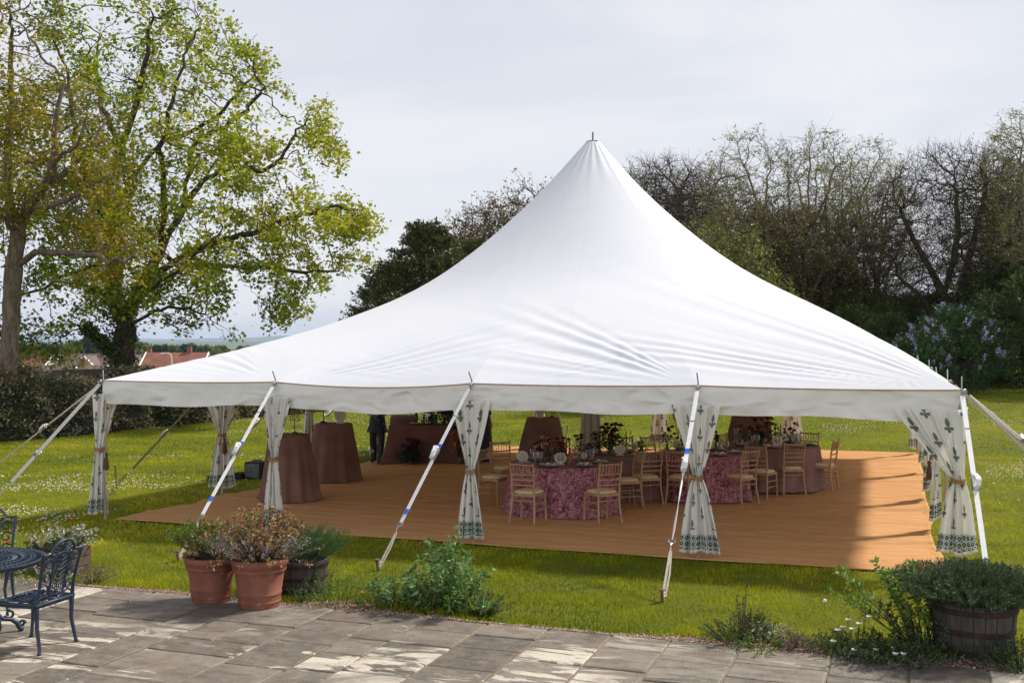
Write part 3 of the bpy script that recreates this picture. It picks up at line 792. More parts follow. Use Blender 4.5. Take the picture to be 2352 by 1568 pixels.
def leaf_obj(name, P, size, mat, parent=None, **k):
    V, Fc, T = leaves(P, size, **k)
    return mk(name, np_mesh(name, V, Fc, tint=T), mat, parent)
def grow(att, nodes, parents, D, di, dk, trop=(0, 0, .05), jit=.25, it=140, rg=rng, maxn=20000):
    pos = [np.array(p, float) for p in nodes]; par = list(parents)
    att = np.array(att, float); alive = np.ones(len(att), bool)
    nd = np.full(len(att), 1e9); ni = np.zeros(len(att), int)
    def upd(idx):
        A = np.array([pos[i] for i in idx]); idx = np.array(idx)
        for s_ in range(0, len(A), 400):
            d = np.linalg.norm(att[:, None]-A[None, s_:s_+400], axis=2); k = d.argmin(1); dm = d[np.arange(len(att)), k]
            m = dm < nd; nd[m] = dm[m]; ni[m] = idx[s_:s_+400][k[m]]
    upd(range(len(pos))); trop = np.array(trop); kc = {}
    for _ in range(it):
        act = alive & (nd < di)
        if not act.any(): break
        ids = ni[act]; dv = unit(att[act]-np.array(pos)[ids])
        acc = np.zeros((len(pos), 3)); np.add.at(acc, ids, dv); un = np.unique(ids)
        new = []
        for i in un:
            v = acc[i]; n_ = np.linalg.norm(v)
            if n_ < 1e-6: continue
            v = v/n_+rg.normal(size=3)*jit+trop; v /= np.linalg.norm(v)
            q = pos[i]+v*D
            if kc.get(i, 0) >= 3: continue
            kc[i] = kc.get(i, 0)+1
            pos.append(q); par.append(int(i)); new.append(len(pos)-1)
        if not new or len(pos) > maxn: break
        upd(new); alive &= nd > dk
    return np.array(pos), np.array(par)
def radii(par, tip=.012, ex=2.2, rmax=None):
    n = len(par); acc = np.zeros(n); ch = np.zeros(n, int)
    for i in range(1, n):
        if par[i] >= 0: ch[par[i]] += 1
    # children always have a larger index than their parent
    for i in range(n-1, -1, -1):
        if acc[i] == 0: acc[i] = tip**ex
        if par[i] >= 0: acc[par[i]] += acc[i]
    r = acc**(1/ex)
    if rmax: 
        k = rmax/r.max(); r = np.where(r > tip*2, tip*2+(r-tip*2)*(rmax-tip*2)/(r.max()-tip*2), r)
    return r, ch
def tree_mesh(pos, par, r, name, mat, parent=None, sel=None, wob=0):
    """tapered tubes along the chains of a skeleton; sel(i): keep node's segment"""
    n = len(par); children = [[] for _ in range(n)]
    for i in range(n):
        if par[i] >= 0: children[par[i]].append(i)
    V = []; Fq_ = []; 
    stack = [i for i in range(n) if par[i] < 0]; 
    starts = [(-1, i) for i in stack]; done = 0
    while starts:
        p, i = starts.pop(); chain = ([p] if p >= 0 else [])+[i]
        while children[chain[-1]]:
            cs = sorted(children[chain[-1]], key=lambda c: -r[c]); 
            for c in cs[1:]: starts.append((chain[-1], c))
            chain.append(cs[0])
        if sel is not None: 
            chain2 = [c for k_, c in enumerate(chain) if sel(r[c]) or (k_+1 < len(chain) and sel(r[chain[k_+1]])) ]
        else: chain2 = chain
        if len(chain2) < 2: continue
        pts = pos[chain2]; rr = r[chain2].copy()
        if p >= 0 and chain2[0] == p: rr[0] = min(rr[0], rr[1]*1.25)
        m = rr.max(); ns = 10 if m > .15 else 7 if m > .06 else 4 if m > .02 else 3
        t = np.empty_like(pts); t[1:-1] = pts[2:]-pts[:-2]; t[0] = pts[1]-pts[0]; t[-1] = pts[-1]-pts[-2]; t = unit(t)
        up = np.array([1.0, 0, 0]) if abs(t[0][0]) < .8 else np.array([0, 1.0, 0]); base = len(V)
        for k_ in range(len(pts)):
            a = up-t[k_]*up.dot(t[k_]); a /= np.linalg.norm(a)+1e-9; b = np.cross(t[k_], a); up = a
            for q in range(ns):
                w = 1+(wob*math.sin(q*2.1+k_*.7)+wob*.6*math.sin(q*4.3+k_*1.9) if wob and rr[k_] > .08 else 0)
                V.append(pts[k_]+(a*math.cos(2*PI*q/ns)+b*math.sin(2*PI*q/ns))*rr[k_]*w)
        for k_ in range(len(pts)-1):
            for q in range(ns):
                q2 = (q+1) % ns; Fq_.append((base+k_*ns+q, base+k_*ns+q2, base+(k_+1)*ns+q2, base+(k_+1)*ns+q))
    if not Fq_: return None
    return mk(name, np_mesh(name, np.array(V), np.array(Fq_)), mat, parent, True)
def resample(pts, D):
    out = [np.array(pts[0], float)]
    for a, b in zip(pts, pts[1:]):
        a = np.array(a, float); b = np.array(b, float); n = max(1, int(np.linalg.norm(b-a)/D))
        for k in range(1, n+1): out.append(a+(b-a)*k/n)
    return out
def smooth_path(pts, D, jit=0.0, rg=rng):
    p = np.array(pts, float)
    for _ in range(2):
        q = [p[0]]
        for a, b in zip(p, p[1:]): q += [a*.75+b*.25, a*.25+b*.75]
        q.append(p[-1]); p = np.array(q)
    out = resample(p, D)
    if jit: out = [o+rg.normal(size=3)*jit if 0 < k < len(out)-1 else o for k, o in enumerate(out)]
    return out
def vn3(P, f, seed):
    T = np.random.default_rng(seed).random((32, 32, 32)); q = np.asarray(P)*f+57.3; i = np.floor(q).astype(int); t = sstep(q-i); out = 0
    for a in (0, 1):
        for b in (0, 1):
            for c in (0, 1):
                w = (t[:, 0] if a else 1-t[:, 0])*(t[:, 1] if b else 1-t[:, 1])*(t[:, 2] if c else 1-t[:, 2]); out = out+w*T[(i[:, 0]+a) % 32, (i[:, 1]+b) % 32, (i[:, 2]+c) % 32]
    return out
class Skel:
    def __init__(s): s.pos = []; s.par = []
    def path(s, pts, D, frm=None, jit=.0):
        pp = smooth_path(pts, D, jit)
        if s.pos:
            A = np.array(s.pos); k = int(np.linalg.norm(A-pp[0], axis=1).argmin()) if frm is None else frm
            pp = pp[1:]; last = k
        else: last = -1
        for q in pp: s.pos.append(q); s.par.append(last); last = len(s.pos)-1
        return last
def bark(name, c1, c2, sc=6):
    t = NT(name); p = t.pos(scale=(1, 1, .35)); n = t.noise(p, sc, 6, .7, .5)
    c = t.mix(t.ramp(n, [(.35, 0), (.65, 1)]), c1, c2); c = t.mix(t.ramp(t.noise(t.pos(), 2.2, 3), [(.5, 0), (.75, .5)]), c, (.09, .10, .045))
    t.base(c, .9, 0, .1); t.bump(t.noise(p, sc*3, 4, .7), 1, .03); return t.m
M['bark'] = bark('bark', (.026, .019, .014), (.095, .072, .053))
M['bark_grey'] = bark('grey_bark', (.075, .055, .042), (.22, .175, .135), 9)
M['bark_pale'] = bark('pale_twigs', (.10, .08, .055), (.25, .205, .15), 9)
M['bark_red'] = bark('russet_twigs', (.05, .03, .02), (.115, .072, .05), 9)
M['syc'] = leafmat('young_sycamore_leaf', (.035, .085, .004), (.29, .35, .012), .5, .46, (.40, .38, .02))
M['gold'] = leafmat('bronze_maple_leaf', (.085, .09, .004), (.31, .285, .010), .5, .48, (.42, .24, .02))
M['hedge'] = leafmat('hedge_leaf', (.022, .038, .010), (.17, .165, .07), .4, .15, (.46, .38, .25))
M['yew'] = leafmat('yew_leaf', (.022, .036, .008), (.12, .125, .022), .5, .1)
M['brownbud'] = leafmat('brown_buds', (.075, .05, .02), (.19, .15, .045), .6, .15, (.13, .13, .03))
M['ivy'] = leafmat('ivy_leaf', (.018, .032, .008), (.10, .14, .026), .65, .1)
M['spring'] = leafmat('spring_leaf', (.10, .13, .02), (.24, .26, .04), .5, .35)
M['lilacleaf'] = leafmat('lilac_leaf', (.022, .062, .018), (.075, .17, .04), .4, .2)
M['lilac'] = leafmat('lilac_flower', (.30, .28, .56), (.55, .52, .80), .6, .2)
M['far'] = leafmat('distant_leaf', (.08, .10, .03), (.22, .24, .05), .7, .15)
M['fardark'] = leafmat('distant_dark_leaf', (.03, .055, .03), (.07, .10, .05), .7, .1)

def P3(px, py, Y): return np.array([(px-CX)/F*Y, Y, CAM_H+(HY-py)/F*Y])

# ---------------------------------------------------------------- the big sycamore
YS = 37.0
sk = Skel(); g = tz((285-CX)/F*YS, YS)
base = P3(285, 900, YS); base[2] = g-.1
sk.path([base, P3(284, 860, YS), P3(284, 800, YS), P3(286, 750, YS), P3(300, 700, YS), P3(335, 640, YS), P3(369, 580, YS), P3(422, 475, YS+.5), P3(459, 422, YS+.8), P3(501, 395, YS+1), P3(570, 377, YS+1), P3(606, 398, YS+.6), P3(649, 359, YS+.3), P3(686, 295, YS)], .3, jit=.03)
for lim in (
    [(286, 750, 0), (262, 685, .2), (264, 560, .6), (264, 475, .9), (258, 395, 1.2), (274, 343, 1), (316, 237, .5), (337, 132, 0), (345, 40, 0)],
    [(335, 640, 0), (448, 569, -.6), (527, 548, -1), (606, 527, -1.2), (686, 496, -1), (765, 475, -.6), (820, 480, -.3)],
    [(369, 580, 0), (406, 609, .8), (501, 609, 1.5), (606, 612, 1.8), (686, 627, 1.6), (780, 622, 1.2)],
    [(264, 560, .6), (237, 606, -.6), (132, 638, -1.5), (53, 680, -2), (-20, 700, -2)],
    [(264, 475, .9), (327, 380, 1.6), (380, 316, 2), (464, 295, 2.5), (540, 230, 2.4), (600, 140, 2)],
    [(422, 475, .5), (438, 337, -.6), (475, 306, -1), (527, 285, -1.3), (570, 248, -1.6), (610, 200, -1.8)],
    [(284, 830, 0), (245, 800, -.8), (215, 765, -1.3), (185, 746, -1.7), (150, 743, -2), (100, 760, -2.3), (45, 776, -2.5)],
    [(286, 750, 0), (340, 722, -1.5), (420, 700, -2.5), (480, 730, -3), (540, 770, -3.2)],
    [(264, 560, .6), (220, 460, -2), (190, 380, -3), (170, 280, -3.5), (150, 150, -3)],
    [(274, 343, 1), (240, 260, 2), (220, 160, 3), (230, 60, 3)],
    [(335, 640, 0), (400, 520, 3), (470, 420, 4), (520, 330, 4.5)],
    [(300, 700, 0), (350, 660, -3), (430, 600, -4.5), (520, 520, -5)],
    [(286, 750, 0), (250, 690, 3), (180, 640, 4.5), (110, 600, 5)],
    [(369, 580, 0), (380, 430, -2.5), (370, 330, -3.5), (400, 220, -4), (430, 110, -4)]):
    sk.path([P3(a, b, YS+c) for a, b, c in lim], .3, jit=.04)
blobs = [(735, 265, 48), (752, 335, 38), (768, 480, 62), (835, 515, 34), (825, 600, 30), (790, 570, 60), (800, 655, 28), (700, 600, 75), (650, 690, 55), (575, 705, 55), (540, 750, 34), (650, 400, 55), (600, 170, 55), (520, 100, 70), (450, 60, 70),
         (590, 240, 60), (620, 330, 55), (440, 170, 110), (350, 80, 100), (560, 330, 90), (640, 500, 80), (450, 350, 120), (520, 480, 110), (300, 330, 120), (350, 520, 120), (200, 470, 110), (150, 620, 110), (290, 640, 110),
         (450, 650, 80), (520, 620, 80), (90, 690, 75), (240, 130, 110), (120, 250, 120), (60, 420, 100), (400, 690, 60), (180, 700, 70), (800, 500, 50), (110, 80, 90), (450, 745, 28), (40, 770, 40), (110, 800, 30)]
A = []
for (bx_, by_, br) in blobs:
    c = P3(bx_, by_, YS); rr = br/F*YS; n = int(40+rr*rr*62)
    central = max(0.0, 1-math.hypot((bx_-370)/470, (by_-400)/400)); dep = 1.0+5.0*math.sqrt(central)
    v = unit(rng.normal(size=(n, 3)))*(rng.random((n, 1))**(1/3))*rr
    v[:, 1] = rng.uniform(-1, 1, n)*dep; A.append(c+v)
A = np.concatenate(A); A = A[A[:, 2] > .9]; A = A[vn3(A, .62, 3) > .425+.06*rng.random(len(A))]
pos, par = grow(A, sk.pos, sk.par, .24, 2.4, .27, trop=(0, 0, .02), jit=.36, it=90, maxn=40000)
r, ch = radii(par, .0080, 1.95, .37)
syc = empty('sycamore_tree', base, 0, 'huge spreading tree with yellow green young leaves rising behind the left hedge', 'tree')
def loc_child(o, b): 
    if o is not None: o.location = -Vector(b)
    return o
loc_child(tree_mesh(pos, par, r, 'trunk', M['bark'], syc, wob=.05), base)
tips = np.where((r < .030) & (np.arange(len(r)) > len(sk.pos)))[0]
def leaf_pts(pos, ids, k, spread, rg=rng):
    P = np.repeat(pos[ids], k, 0)+rg.normal(size=(len(ids)*k, 3))*spread
    return P
ends = np.where((ch == 0))[0]
dens = vn3(pos, .8, 4)
hgt = pos[:, 2]
idsA = [i for i in ends if rng.random() < (.97 if hgt[i] < 9.5 else .75 if hgt[i] < 11.5 else .42)*(1 if dens[i] > .385 else .08)]
idsB = [i for i in tips if rng.random() < (.5 if hgt[i] < 7 else .30)*(1 if dens[i] > .40 else .05)]
Pl = np.concatenate([leaf_pts(pos, np.array(idsA), 46, .17), leaf_pts(pos, np.array(idsB), 14, .14)])
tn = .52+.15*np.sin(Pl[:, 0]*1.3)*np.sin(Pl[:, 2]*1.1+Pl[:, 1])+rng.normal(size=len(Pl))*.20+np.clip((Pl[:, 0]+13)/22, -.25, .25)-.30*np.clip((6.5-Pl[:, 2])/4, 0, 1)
print('NOTE syc nodes', len(pos), 'leaves', len(Pl))
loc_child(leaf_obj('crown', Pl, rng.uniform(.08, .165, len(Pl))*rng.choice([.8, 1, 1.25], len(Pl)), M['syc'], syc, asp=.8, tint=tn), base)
# ivy on the trunk
ip = []
for k in range(2600):
    h = rng.uniform(0, 4.6); a_ = rng.uniform(0, 2*PI); rr = .43+.12*rng.random()-.02*h
    q = base+np.array([0, 0, h+.2]); q = q+np.array([math.cos(a_)*rr-(.25 if rng.random() < .4 else 0), math.sin(a_)*rr, 0]); ip.append(q)
lim = np.array([P3(a, b, YS+c) for a, b, c in [(284, 830, 0), (245, 800, -.8), (215, 765, -1.3), (195, 750, -1.7)]])
for k in range(1500):
    t_ = rng.random()*2.999; i = int(t_); q = lim[i]*(1-(t_-i))+lim[i+1]*(t_-i); ip.append(q+unit(rng.normal(size=3))*.2)
loc_child(leaf_obj('ivy', np.array(ip), rng.uniform(.08, .15, len(ip)), M['ivy'], syc, asp=.8), base)

# ---------------------------------------------------------------- bronze-leaved tree at the left edge
YL = 31.0
sk = Skel(); base = P3(20, 1010, YL); base[2] = tz(base[0], base[1])-.1
sk.path([base, P3(16, 930, YL), P3(21, 850, YL), P3(27, 760, YL), P3(25, 690, YL), P3(34, 610, YL), P3(40, 540, YL), P3(60, 480, YL), P3(100, 430, YL-.6), P3(130, 370, YL-1), P3(120, 280, YL-1), P3(150, 180, YL-1)], .28, jit=.02)
for lim in ([(40, 540, 0), (20, 440, .5), (10, 340, .5), (30, 220, .3), (20, 100, 0)], [(60, 480, 0), (130, 470, -1.2), (210, 430, -1.8), (260, 400, -2)],
            [(34, 610, 0), (110, 570, -1), (190, 580, -1.5), (260, 600, -1.8), (330, 590, -2)], [(100, 430, -.6), (190, 370, -.6), (230, 300, -.5)],
            [(40, 540, 0), (0, 480, -1), (-60, 400, -1)], [(25, 690, 0), (60, 655, -.8), (110, 640, -1.2), (160, 650, -1.4)], [(130, 370, -1), (200, 300, -1.8), (210, 200, -2)]):
    sk.path([P3(a, b, YL+c) for a, b, c in lim], .28, jit=.04)
A = []
for (bx_, by_, br) in [(20, 70, 90), (60, 180, 90), (110, 320, 90), (190, 340, 90), (215, 270, 50), (250, 400, 60), (0, 400, 90), (290, 540, 60), (350, 590, 62), (400, 610, 36), (210, 520, 70), (150, 250, 70), (30, 520, 70), (-60, 250, 100), (-60, 500, 90), (130, 470, 70), (270, 470, 40), (10, 300, 80), (90, 30, 70), (240, 620, 46), (330, 540, 40)]:
    c = P3(bx_, by_, YL-.6); rr = br/F*YL; n = int(36+rr*rr*90)
    v = unit(rng.normal(size=(n, 3)))*(rng.random((n, 1))**(1/3))*rr; v[:, 1] = rng.uniform(-1.8, 1.6, n); A.append(c+v)
A = np.concatenate(A); A = A[vn3(A, .75, 5) > .42]
pos, par = grow(A, sk.pos, sk.par, .21, 2.2, .24, trop=(0, 0, .02), jit=.36, it=80, maxn=24000)
r, ch = radii(par, .008, 1.95, .245)
lt = empty('maple_tree', base, 0, 'tree with golden brown young leaves and a bare trunk at the left edge', 'tree')
loc_child(tree_mesh(pos, par, r, 'trunk', M['bark_grey'], lt, wob=.07), base)
ends = np.where(ch == 0)[0]; tips = np.where((r < .03) & (np.arange(len(r)) > len(sk.pos)))[0]
dn_ = vn3(pos, .85, 6); tips = tips[(rng.random(len(tips)) < .30) & (dn_[tips] > .5)]; ends = ends[(rng.random(len(ends)) < .9) & (dn_[ends] > .40)]
Pl = np.concatenate([leaf_pts(pos, ends, 40, .16), leaf_pts(pos, tips, 12, .14)])
tn = .5+rng.normal(size=len(Pl))*.22+.1*np.sin(Pl[:, 0]*2+Pl[:, 2])
print('maple', len(pos), len(Pl))
loc_child(leaf_obj('crown', Pl, rng.uniform(.08, .14, len(Pl)), M['gold'], lt, asp=.7, tint=tn), base)
# golden sprays hang low from the left
# ---------------------------------------------------------------- trees at the back
def crown_pts(n, c, rad, rg, shell=.45, low=-1):
    v = unit(rg.normal(size=(n, 3))); v[:, 2] = np.where(v[:, 2] < low, -v[:, 2], v[:, 2])
    return np.array(c)+v*(shell+(1-shell)*rg.random((n, 1))**.6)*np.array(rad)
def bare_tree(name, label, cat, H, stems, crowns, D=.3, tip=.012, rmax=.16, leafm=None, lk=3, lf=.5, ls=(.06, .11), bm='bark_grey', seed=1, group=None, twigs=3, natt=1500, jit=.3, trz=.10):
    rg = np.random.default_rng(seed); sk = Skel()
    for s_ in stems: sk.path([np.array(p) for p in s_], D, frm=None, jit=.04)
    A = np.concatenate([crown_pts(int(natt*w), c, rd, rg) for (c, rd, w) in crowns])
    pos, par = grow(A, sk.pos, sk.par, D, 3.0, D*1.15, trop=(0, 0, trz), jit=jit, it=90, rg=rg, maxn=9000)
    r, ch = radii(par, tip, 2.3, rmax)
    root = empty(name, (0, 0, 0), 0, label, cat, group)
    tree_mesh(pos, par, r, 'trunk', M[bm], root, wob=.05)
    ends = np.where((r < tip*2.2))[0]
    # spray of fine twigs at every outer node
    k = twigs; B0 = np.repeat(pos[ends], k, 0); pd = unit(pos[ends]-pos[np.maximum(par[ends], 0)]); d = unit(np.repeat(pd, k, 0)+rg.normal(size=B0.shape)*.55+np.array([0, 0, .15]))
    ln = rg.uniform(.25, .75, len(B0))[:, None]; w = tip*.62; mid = B0+d*ln*.5+rg.normal(size=B0.shape)*.03; E = B0+d*ln+rg.normal(size=B0.shape)*.06
    s1 = unit(np.cross(d, rg.normal(size=d.shape))); s2 = np.cross(d, s1); N = len(B0); V = []
    for c_, ww in ((B0, w), (mid, w*.8), (E, w*.4)):
        for a_ in (0, 2.1, 4.2): V.append(c_+(s1*math.cos(a_)+s2*math.sin(a_))*ww)
    V = np.stack(V, 1).reshape(-1, 3); o9 = np.arange(N)[:, None, None]*9
    f9 = np.array([(i*3+j, i*3+(j+1) % 3, (i+1)*3+(j+1) % 3, (i+1)*3+j) for i in range(2) for j in range(3)])
    mk('twigs', np_mesh('twigs', V, (f9[None]+o9).reshape(-1, 4)), M[bm], root)
    if leafm:
        sel = rg.random(N) < lf; P = np.concatenate([E[sel], mid[sel]]); P = np.repeat(P, lk, 0)+rg.normal(size=(len(P)*lk, 3))*.05
        leaf_obj('crown', P, rg.uniform(*ls, len(P)), M[leafm], root, asp=.6, rg=rg)
    return root
def place(root, px, Y, rz=0, s=1, label=None, dz=-.1, sz=None):
    x = (px-CX)/F*Y; root.location = (x, Y, tz(x, Y)+dz); root.rotation_euler = (0, 0, rz); root.scale = (s, s, sz or s)
    if label: root['label'] = label
    return root
# A: ascending open tree; B: dense twiggy dome; C: low brown budding tree
tA = bare_tree('bare_tree', 'tall bare tree with pale forked stems and sprigs of new leaf at its top', 'tree', 11,
    [[(0, 0, 0), (0, .1, 3), (-.1, 0, 5), (-.9, .2, 7.6), (-1.6, 0, 9.6)], [(0, 0, 3.0), (.6, .3, 5), (1.2, .2, 7.5), (1.2, 0, 10)], [(-.1, 0, 5), (.2, -.5, 7), (.1, -.6, 9.6)], [(0, 0, 3.2), (.5, .5, 5.5), (.5, .6, 9)], [(-.9, .2, 7.0), (-.6, .1, 8), (-.5, 0, 9.8)], [(.9, .2, 6.5), (1.9, 0, 8), (2.3, 0, 9.6)], [(-.3, 0, 5.4), (-1.6, -.2, 7), (-2.4, 0, 8.8)], [(0, 0, .6), (.9, 0, 3), (2.2, .4, 6), (3.0, .3, 8)], [(0, 0, .8), (-1.2, -.2, 3.2), (-2.6, -.4, 5.6), (-3.3, 0, 7)]],
    [((-1.3, 0, 8.8), (2.2, 2, 2.3), .5), ((1.4, 0, 8.8), (1.9, 1.8, 2.4), .45), ((3, .2, 7.2), (1.4, 1.6, 2), .3), ((-3, -.2, 6), (1.5, 1.5, 1.8), .25), ((0, 0, 6), (2.8, 2.2, 2), .35)],
    .32, .0105, .17, 'spring', 4, .42, bm='bark_pale', seed=21, group='bare trees along the back of the garden', natt=1300, jit=.12, trz=.22)
tB = bare_tree('bare_tree', 'dark dome-shaped bare tree with a dense net of fine twigs above the lilac', 'tree', 9.6,
    [[(0, 0, 0), (0, 0, 2.2), (-.3, .1, 3.6), (-1.3, .3, 5.4), (-2.2, 0, 7)], [(0, 0, 2.2), (.5, .2, 4), (.9, 0, 6), (1.4, 0, 8)], [(-.3, .1, 3.6), (.0, -.6, 5.5), (-.2, -.8, 7.8)], [(0, 0, 1.4), (1.3, -.3, 3.4), (2.4, -.3, 5)], [(0, 0, 1.5), (-1.1, -.3, 3), (-2.3, -.3, 4.2)]],
    [((0, 0, 6), (3.3, 2.6, 3.5), 1.3), ((1.5, 0, 4.6), (2.2, 2, 1.6), .2), ((-2, 0, 4.4), (1.6, 2, 1.4), .2)],
    .28, .0115, .26, 'brownbud', 2, .25, (.04, .08), 'bark', seed=22, group='bare trees along the back of the garden', twigs=5, natt=2400, jit=.2)
tC = bare_tree('budding_tree', 'rounded tree with brown buds standing left of the marquee peak', 'tree', 7,
    [[(0, 0, 0), (0, 0, 2), (-.8, .1, 4), (-1.6, 0, 5.5)], [(0, 0, 2), (.7, .1, 4), (1.5, 0, 5.6)], [(0, 0, 2), (.1, -.5, 4.4), (0, -.4, 6)]],
    [((0, 0, 4.7), (3.3, 2.6, 2.7), 1.2), ((-1.8, 0, 3.2), (1.8, 2, 2), .3), ((1.8, 0, 3.2), (1.8, 2, 2), .3)],
    .28, .012, .2, 'brownbud', 3, .7, (.06, .12), 'bark_red', seed=23, group='budding trees behind the marquee', twigs=3, natt=1300)
tG = bare_tree('budding_tree', 'tree with thin yellow green spring leaf against the right slope of the marquee', 'tree', 7,
    [[(0, 0, 0), (0, 0, 2), (-.6, .1, 4), (-1.3, 0, 5.5)], [(0, 0, 1.5), (.9, .1, 3.4), (2.0, 0, 4.6)], [(0, 0, 2), (.3, -.5, 4.4), (.1, -.4, 6)]],
    [((0, 0, 4.4), (2.6, 2.4, 2.7), 1.2), ((-1.2, 0, 2.8), (1.8, 2, 2), .3), ((1.8, 0, 2.8), (1.8, 2, 2), .3)],
    .3, .012, .16, 'spring', 6, .75, (.07, .13), 'bark_grey', seed=24, group='budding trees behind the marquee', twigs=2, natt=900)
place(tA, 1795, 44, 0, .95)
place(copy_tree(tA), 1930, 48, 2.4, .93, 'bare tree with pale stems just right of the tallest bare tree')
place(copy_tree(tA), 2352, 42, 1.2, .93, 'tall bare tree cut off by the right edge of the view')
place(copy_tree(tA), 2010, 46, 4.0, .80, 'smaller bare tree with pale stems between the tallest bare tree and the dark dome')
place(copy_tree(tA), 1690, 50, 5.2, .74, 'low bare tree with pale stems just right of the marquee slope')
place(tB, 2188, 43, 0, 1.0)
place(copy_tree(tB), 2310, 49, 3.6, 1.02, 'dark twiggy bare tree between the dome-shaped one and the right edge')
place(copy_tree(tB), 1530, 62, 1.0, 1.42, 'far bare tree showing just right of the marquee peak')
place(copy_tree(tB), 1640, 58, 4.4, 1.24, 'far dark bare tree behind the right slope of the marquee')
place(copy_tree(tB), 1470, 64, 2.9, 1.38, 'far bare tree touching the marquee peak on its right')
place(copy_tree(tB), 1850, 52, 5.0, .86, 'dark twiggy bare tree behind the tallest bare tree')
place(tC, 1150, 56, .5, 1.36)
place(copy_tree(tC), 1235, 58, 2.5, 1.52, 'brown budding tree half hidden by the left side of the marquee peak')
place(copy_tree(tC), 1070, 57, 4.5, 1.2, 'lower brown budding tree beside the dark yew')
place(copy_tree(tC), 1730, 46, 1.5, 1.08, 'brown budding tree in front of the tallest bare tree')
place(copy_tree(tC), 1860, 45, 3.3, 1.02, 'brown budding tree right of the tallest bare trunk')
place(tG, 1655, 41, 0, .93)
place(copy_tree(tG), 1600, 44, 2.2, 1.0, 'spring green tree highest on the right slope of the marquee')
place(copy_tree(tG), 1745, 40, 4.1, .66, 'small spring green tree lowest on the right slope of the marquee')
place(copy_tree(tG), 1890, 47, 1.1, .80, 'spring green tree in the undergrowth below the tallest bare tree')
place(copy_tree(tG), 2352, 44, 5.1, .95, 'spring green tree at the right edge among bare trees')
# yew: a dark evergreen of drooping sprays
def evergreen(name, label, H, W_d, mat, seed, n=520, k=60, ls=(.10, .2), spray=.42, group=None, cat='tree', squash=1.0, trunk=True):
    rg = np.random.default_rng(seed); root = empty(name, (0, 0, 0), 0, label, cat, group)
    hh = rg.random(n)**.8; prof = np.clip(np.sin(np.clip(hh*.92+.12, 0, 1)*PI), .08, 1)**.8
    a = rg.uniform(0, 2*PI, n); rr = W_d*prof*(.55+.45*rg.random(n)**.5)*(1+.22*np.sin(a*3+hh*5))
    C = np.stack([np.cos(a)*rr, np.sin(a)*rr, .25+hh*H*squash], 1)
    od = np.stack([np.cos(a), np.sin(a), rg.uniform(-.1, .9, n)], 1)
    f = rg.random((n, k, 1)); P = C[:, None]+unit(od)[:, None]*(f-.4)*spray*2.0+rg.normal(size=(n, k, 3))*spray*.34*(1.15-f)
    P = P.reshape(-1, 3); P = P[P[:, 2] > .05]; d = unit(np.repeat(od, k, 0)[:len(P)]+rg.normal(size=P.shape)*.7)
    tn = np.repeat(rg.random(n), k)[:len(P)]*.6+rg.random(len(P))*.4
    leaf_obj('crown', P, rg.uniform(*ls, len(P)), M[mat], root, asp=.42, dirs=d, tint=tn, rg=rg)
    if trunk:
        mb = MB(); 
        mb.tube([(0, 0, -.2), (.05, 0, H*.3), (0, .05, H*.6), (.05, 0, H*.88)], [W_d*.10, W_d*.075, W_d*.045, .02], 8)
        for i in range(14):
            a_ = rg.uniform(0, 2*PI); z0 = rg.uniform(.15, .7)*H; l = W_d*.8; mb.tube([(0, 0, z0), (math.cos(a_)*l*.5, math.sin(a_)*l*.5, z0+.3*l), (math.cos(a_)*l, math.sin(a_)*l, z0+.45*l)], [.06, .035, .012], 5)
        mb.build('trunk', M['bark'], root, True)
    return root
yw = evergreen('yew_tree', 'dark green yew with pointed shoots left of the marquee roof', 8.0, 2.9, 'yew', 31, 620, 66, (.12, .22), .55, group='dark evergreens behind the marquee')
place(yw, 985, 50, 0, 1.0)
place(copy_tree(yw), 905, 53, 2.2, .80, 'lower dark yew nearest the big sycamore')
place(copy_tree(yw), 1075, 52, 4.2, .93, 'dark yew partly covered by brown budding twigs')
place(copy_tree(yw), 835, 56, 5.2, .55, 'smallest dark yew low behind the left roof slope')
# ivy-clad undergrowth
iv = evergreen('ivy_bush', 'dark ivy-clad thicket right of the marquee roof', 3.9, 2.3, 'ivy', 41, 380, 44, (.10, .18), .45, group='dark undergrowth below the bare trees', cat='bush')
iv_spots = [(1755, 45, 1.25, 'dark thicket where the roof meets the trees'), (1840, 47, 1.35, 'dark thicket under the tallest bare tree'), (1925, 46, 1.25, 'dark thicket right of the tallest bare trunk'), (2000, 44, 1.0, 'dark thicket left of the lilac'),
            (2075, 45, .95, 'dark thicket close behind the lilac on its left'), (2150, 46, .95, 'dark thicket behind the middle of the lilac'), (2235, 44, .95, 'dark thicket behind the right side of the lilac'), (2310, 42, 1.3, 'dark thicket at the right edge of the view'), (2400, 38, 1.2, 'dark low thicket at the far right above the lawn'),
            (2300, 41, .8, 'dark low bush right of the lilac'), (1680, 47, 1.3, 'dark thicket behind the spring green trees'), (2040, 41, .75, 'dark low bush at the foot of the lilac'), (1960, 42.5, .85, 'dark low bush at the edge of the roof and the lawn'), (2355, 40.5, .6, 'dark bush at the edge of the lawn on the right')]
for i, (px, Y, s, lb) in enumerate(iv_spots): place(iv if i == 0 else copy_tree(iv), px, Y, i*1.7, s*.86, lb)
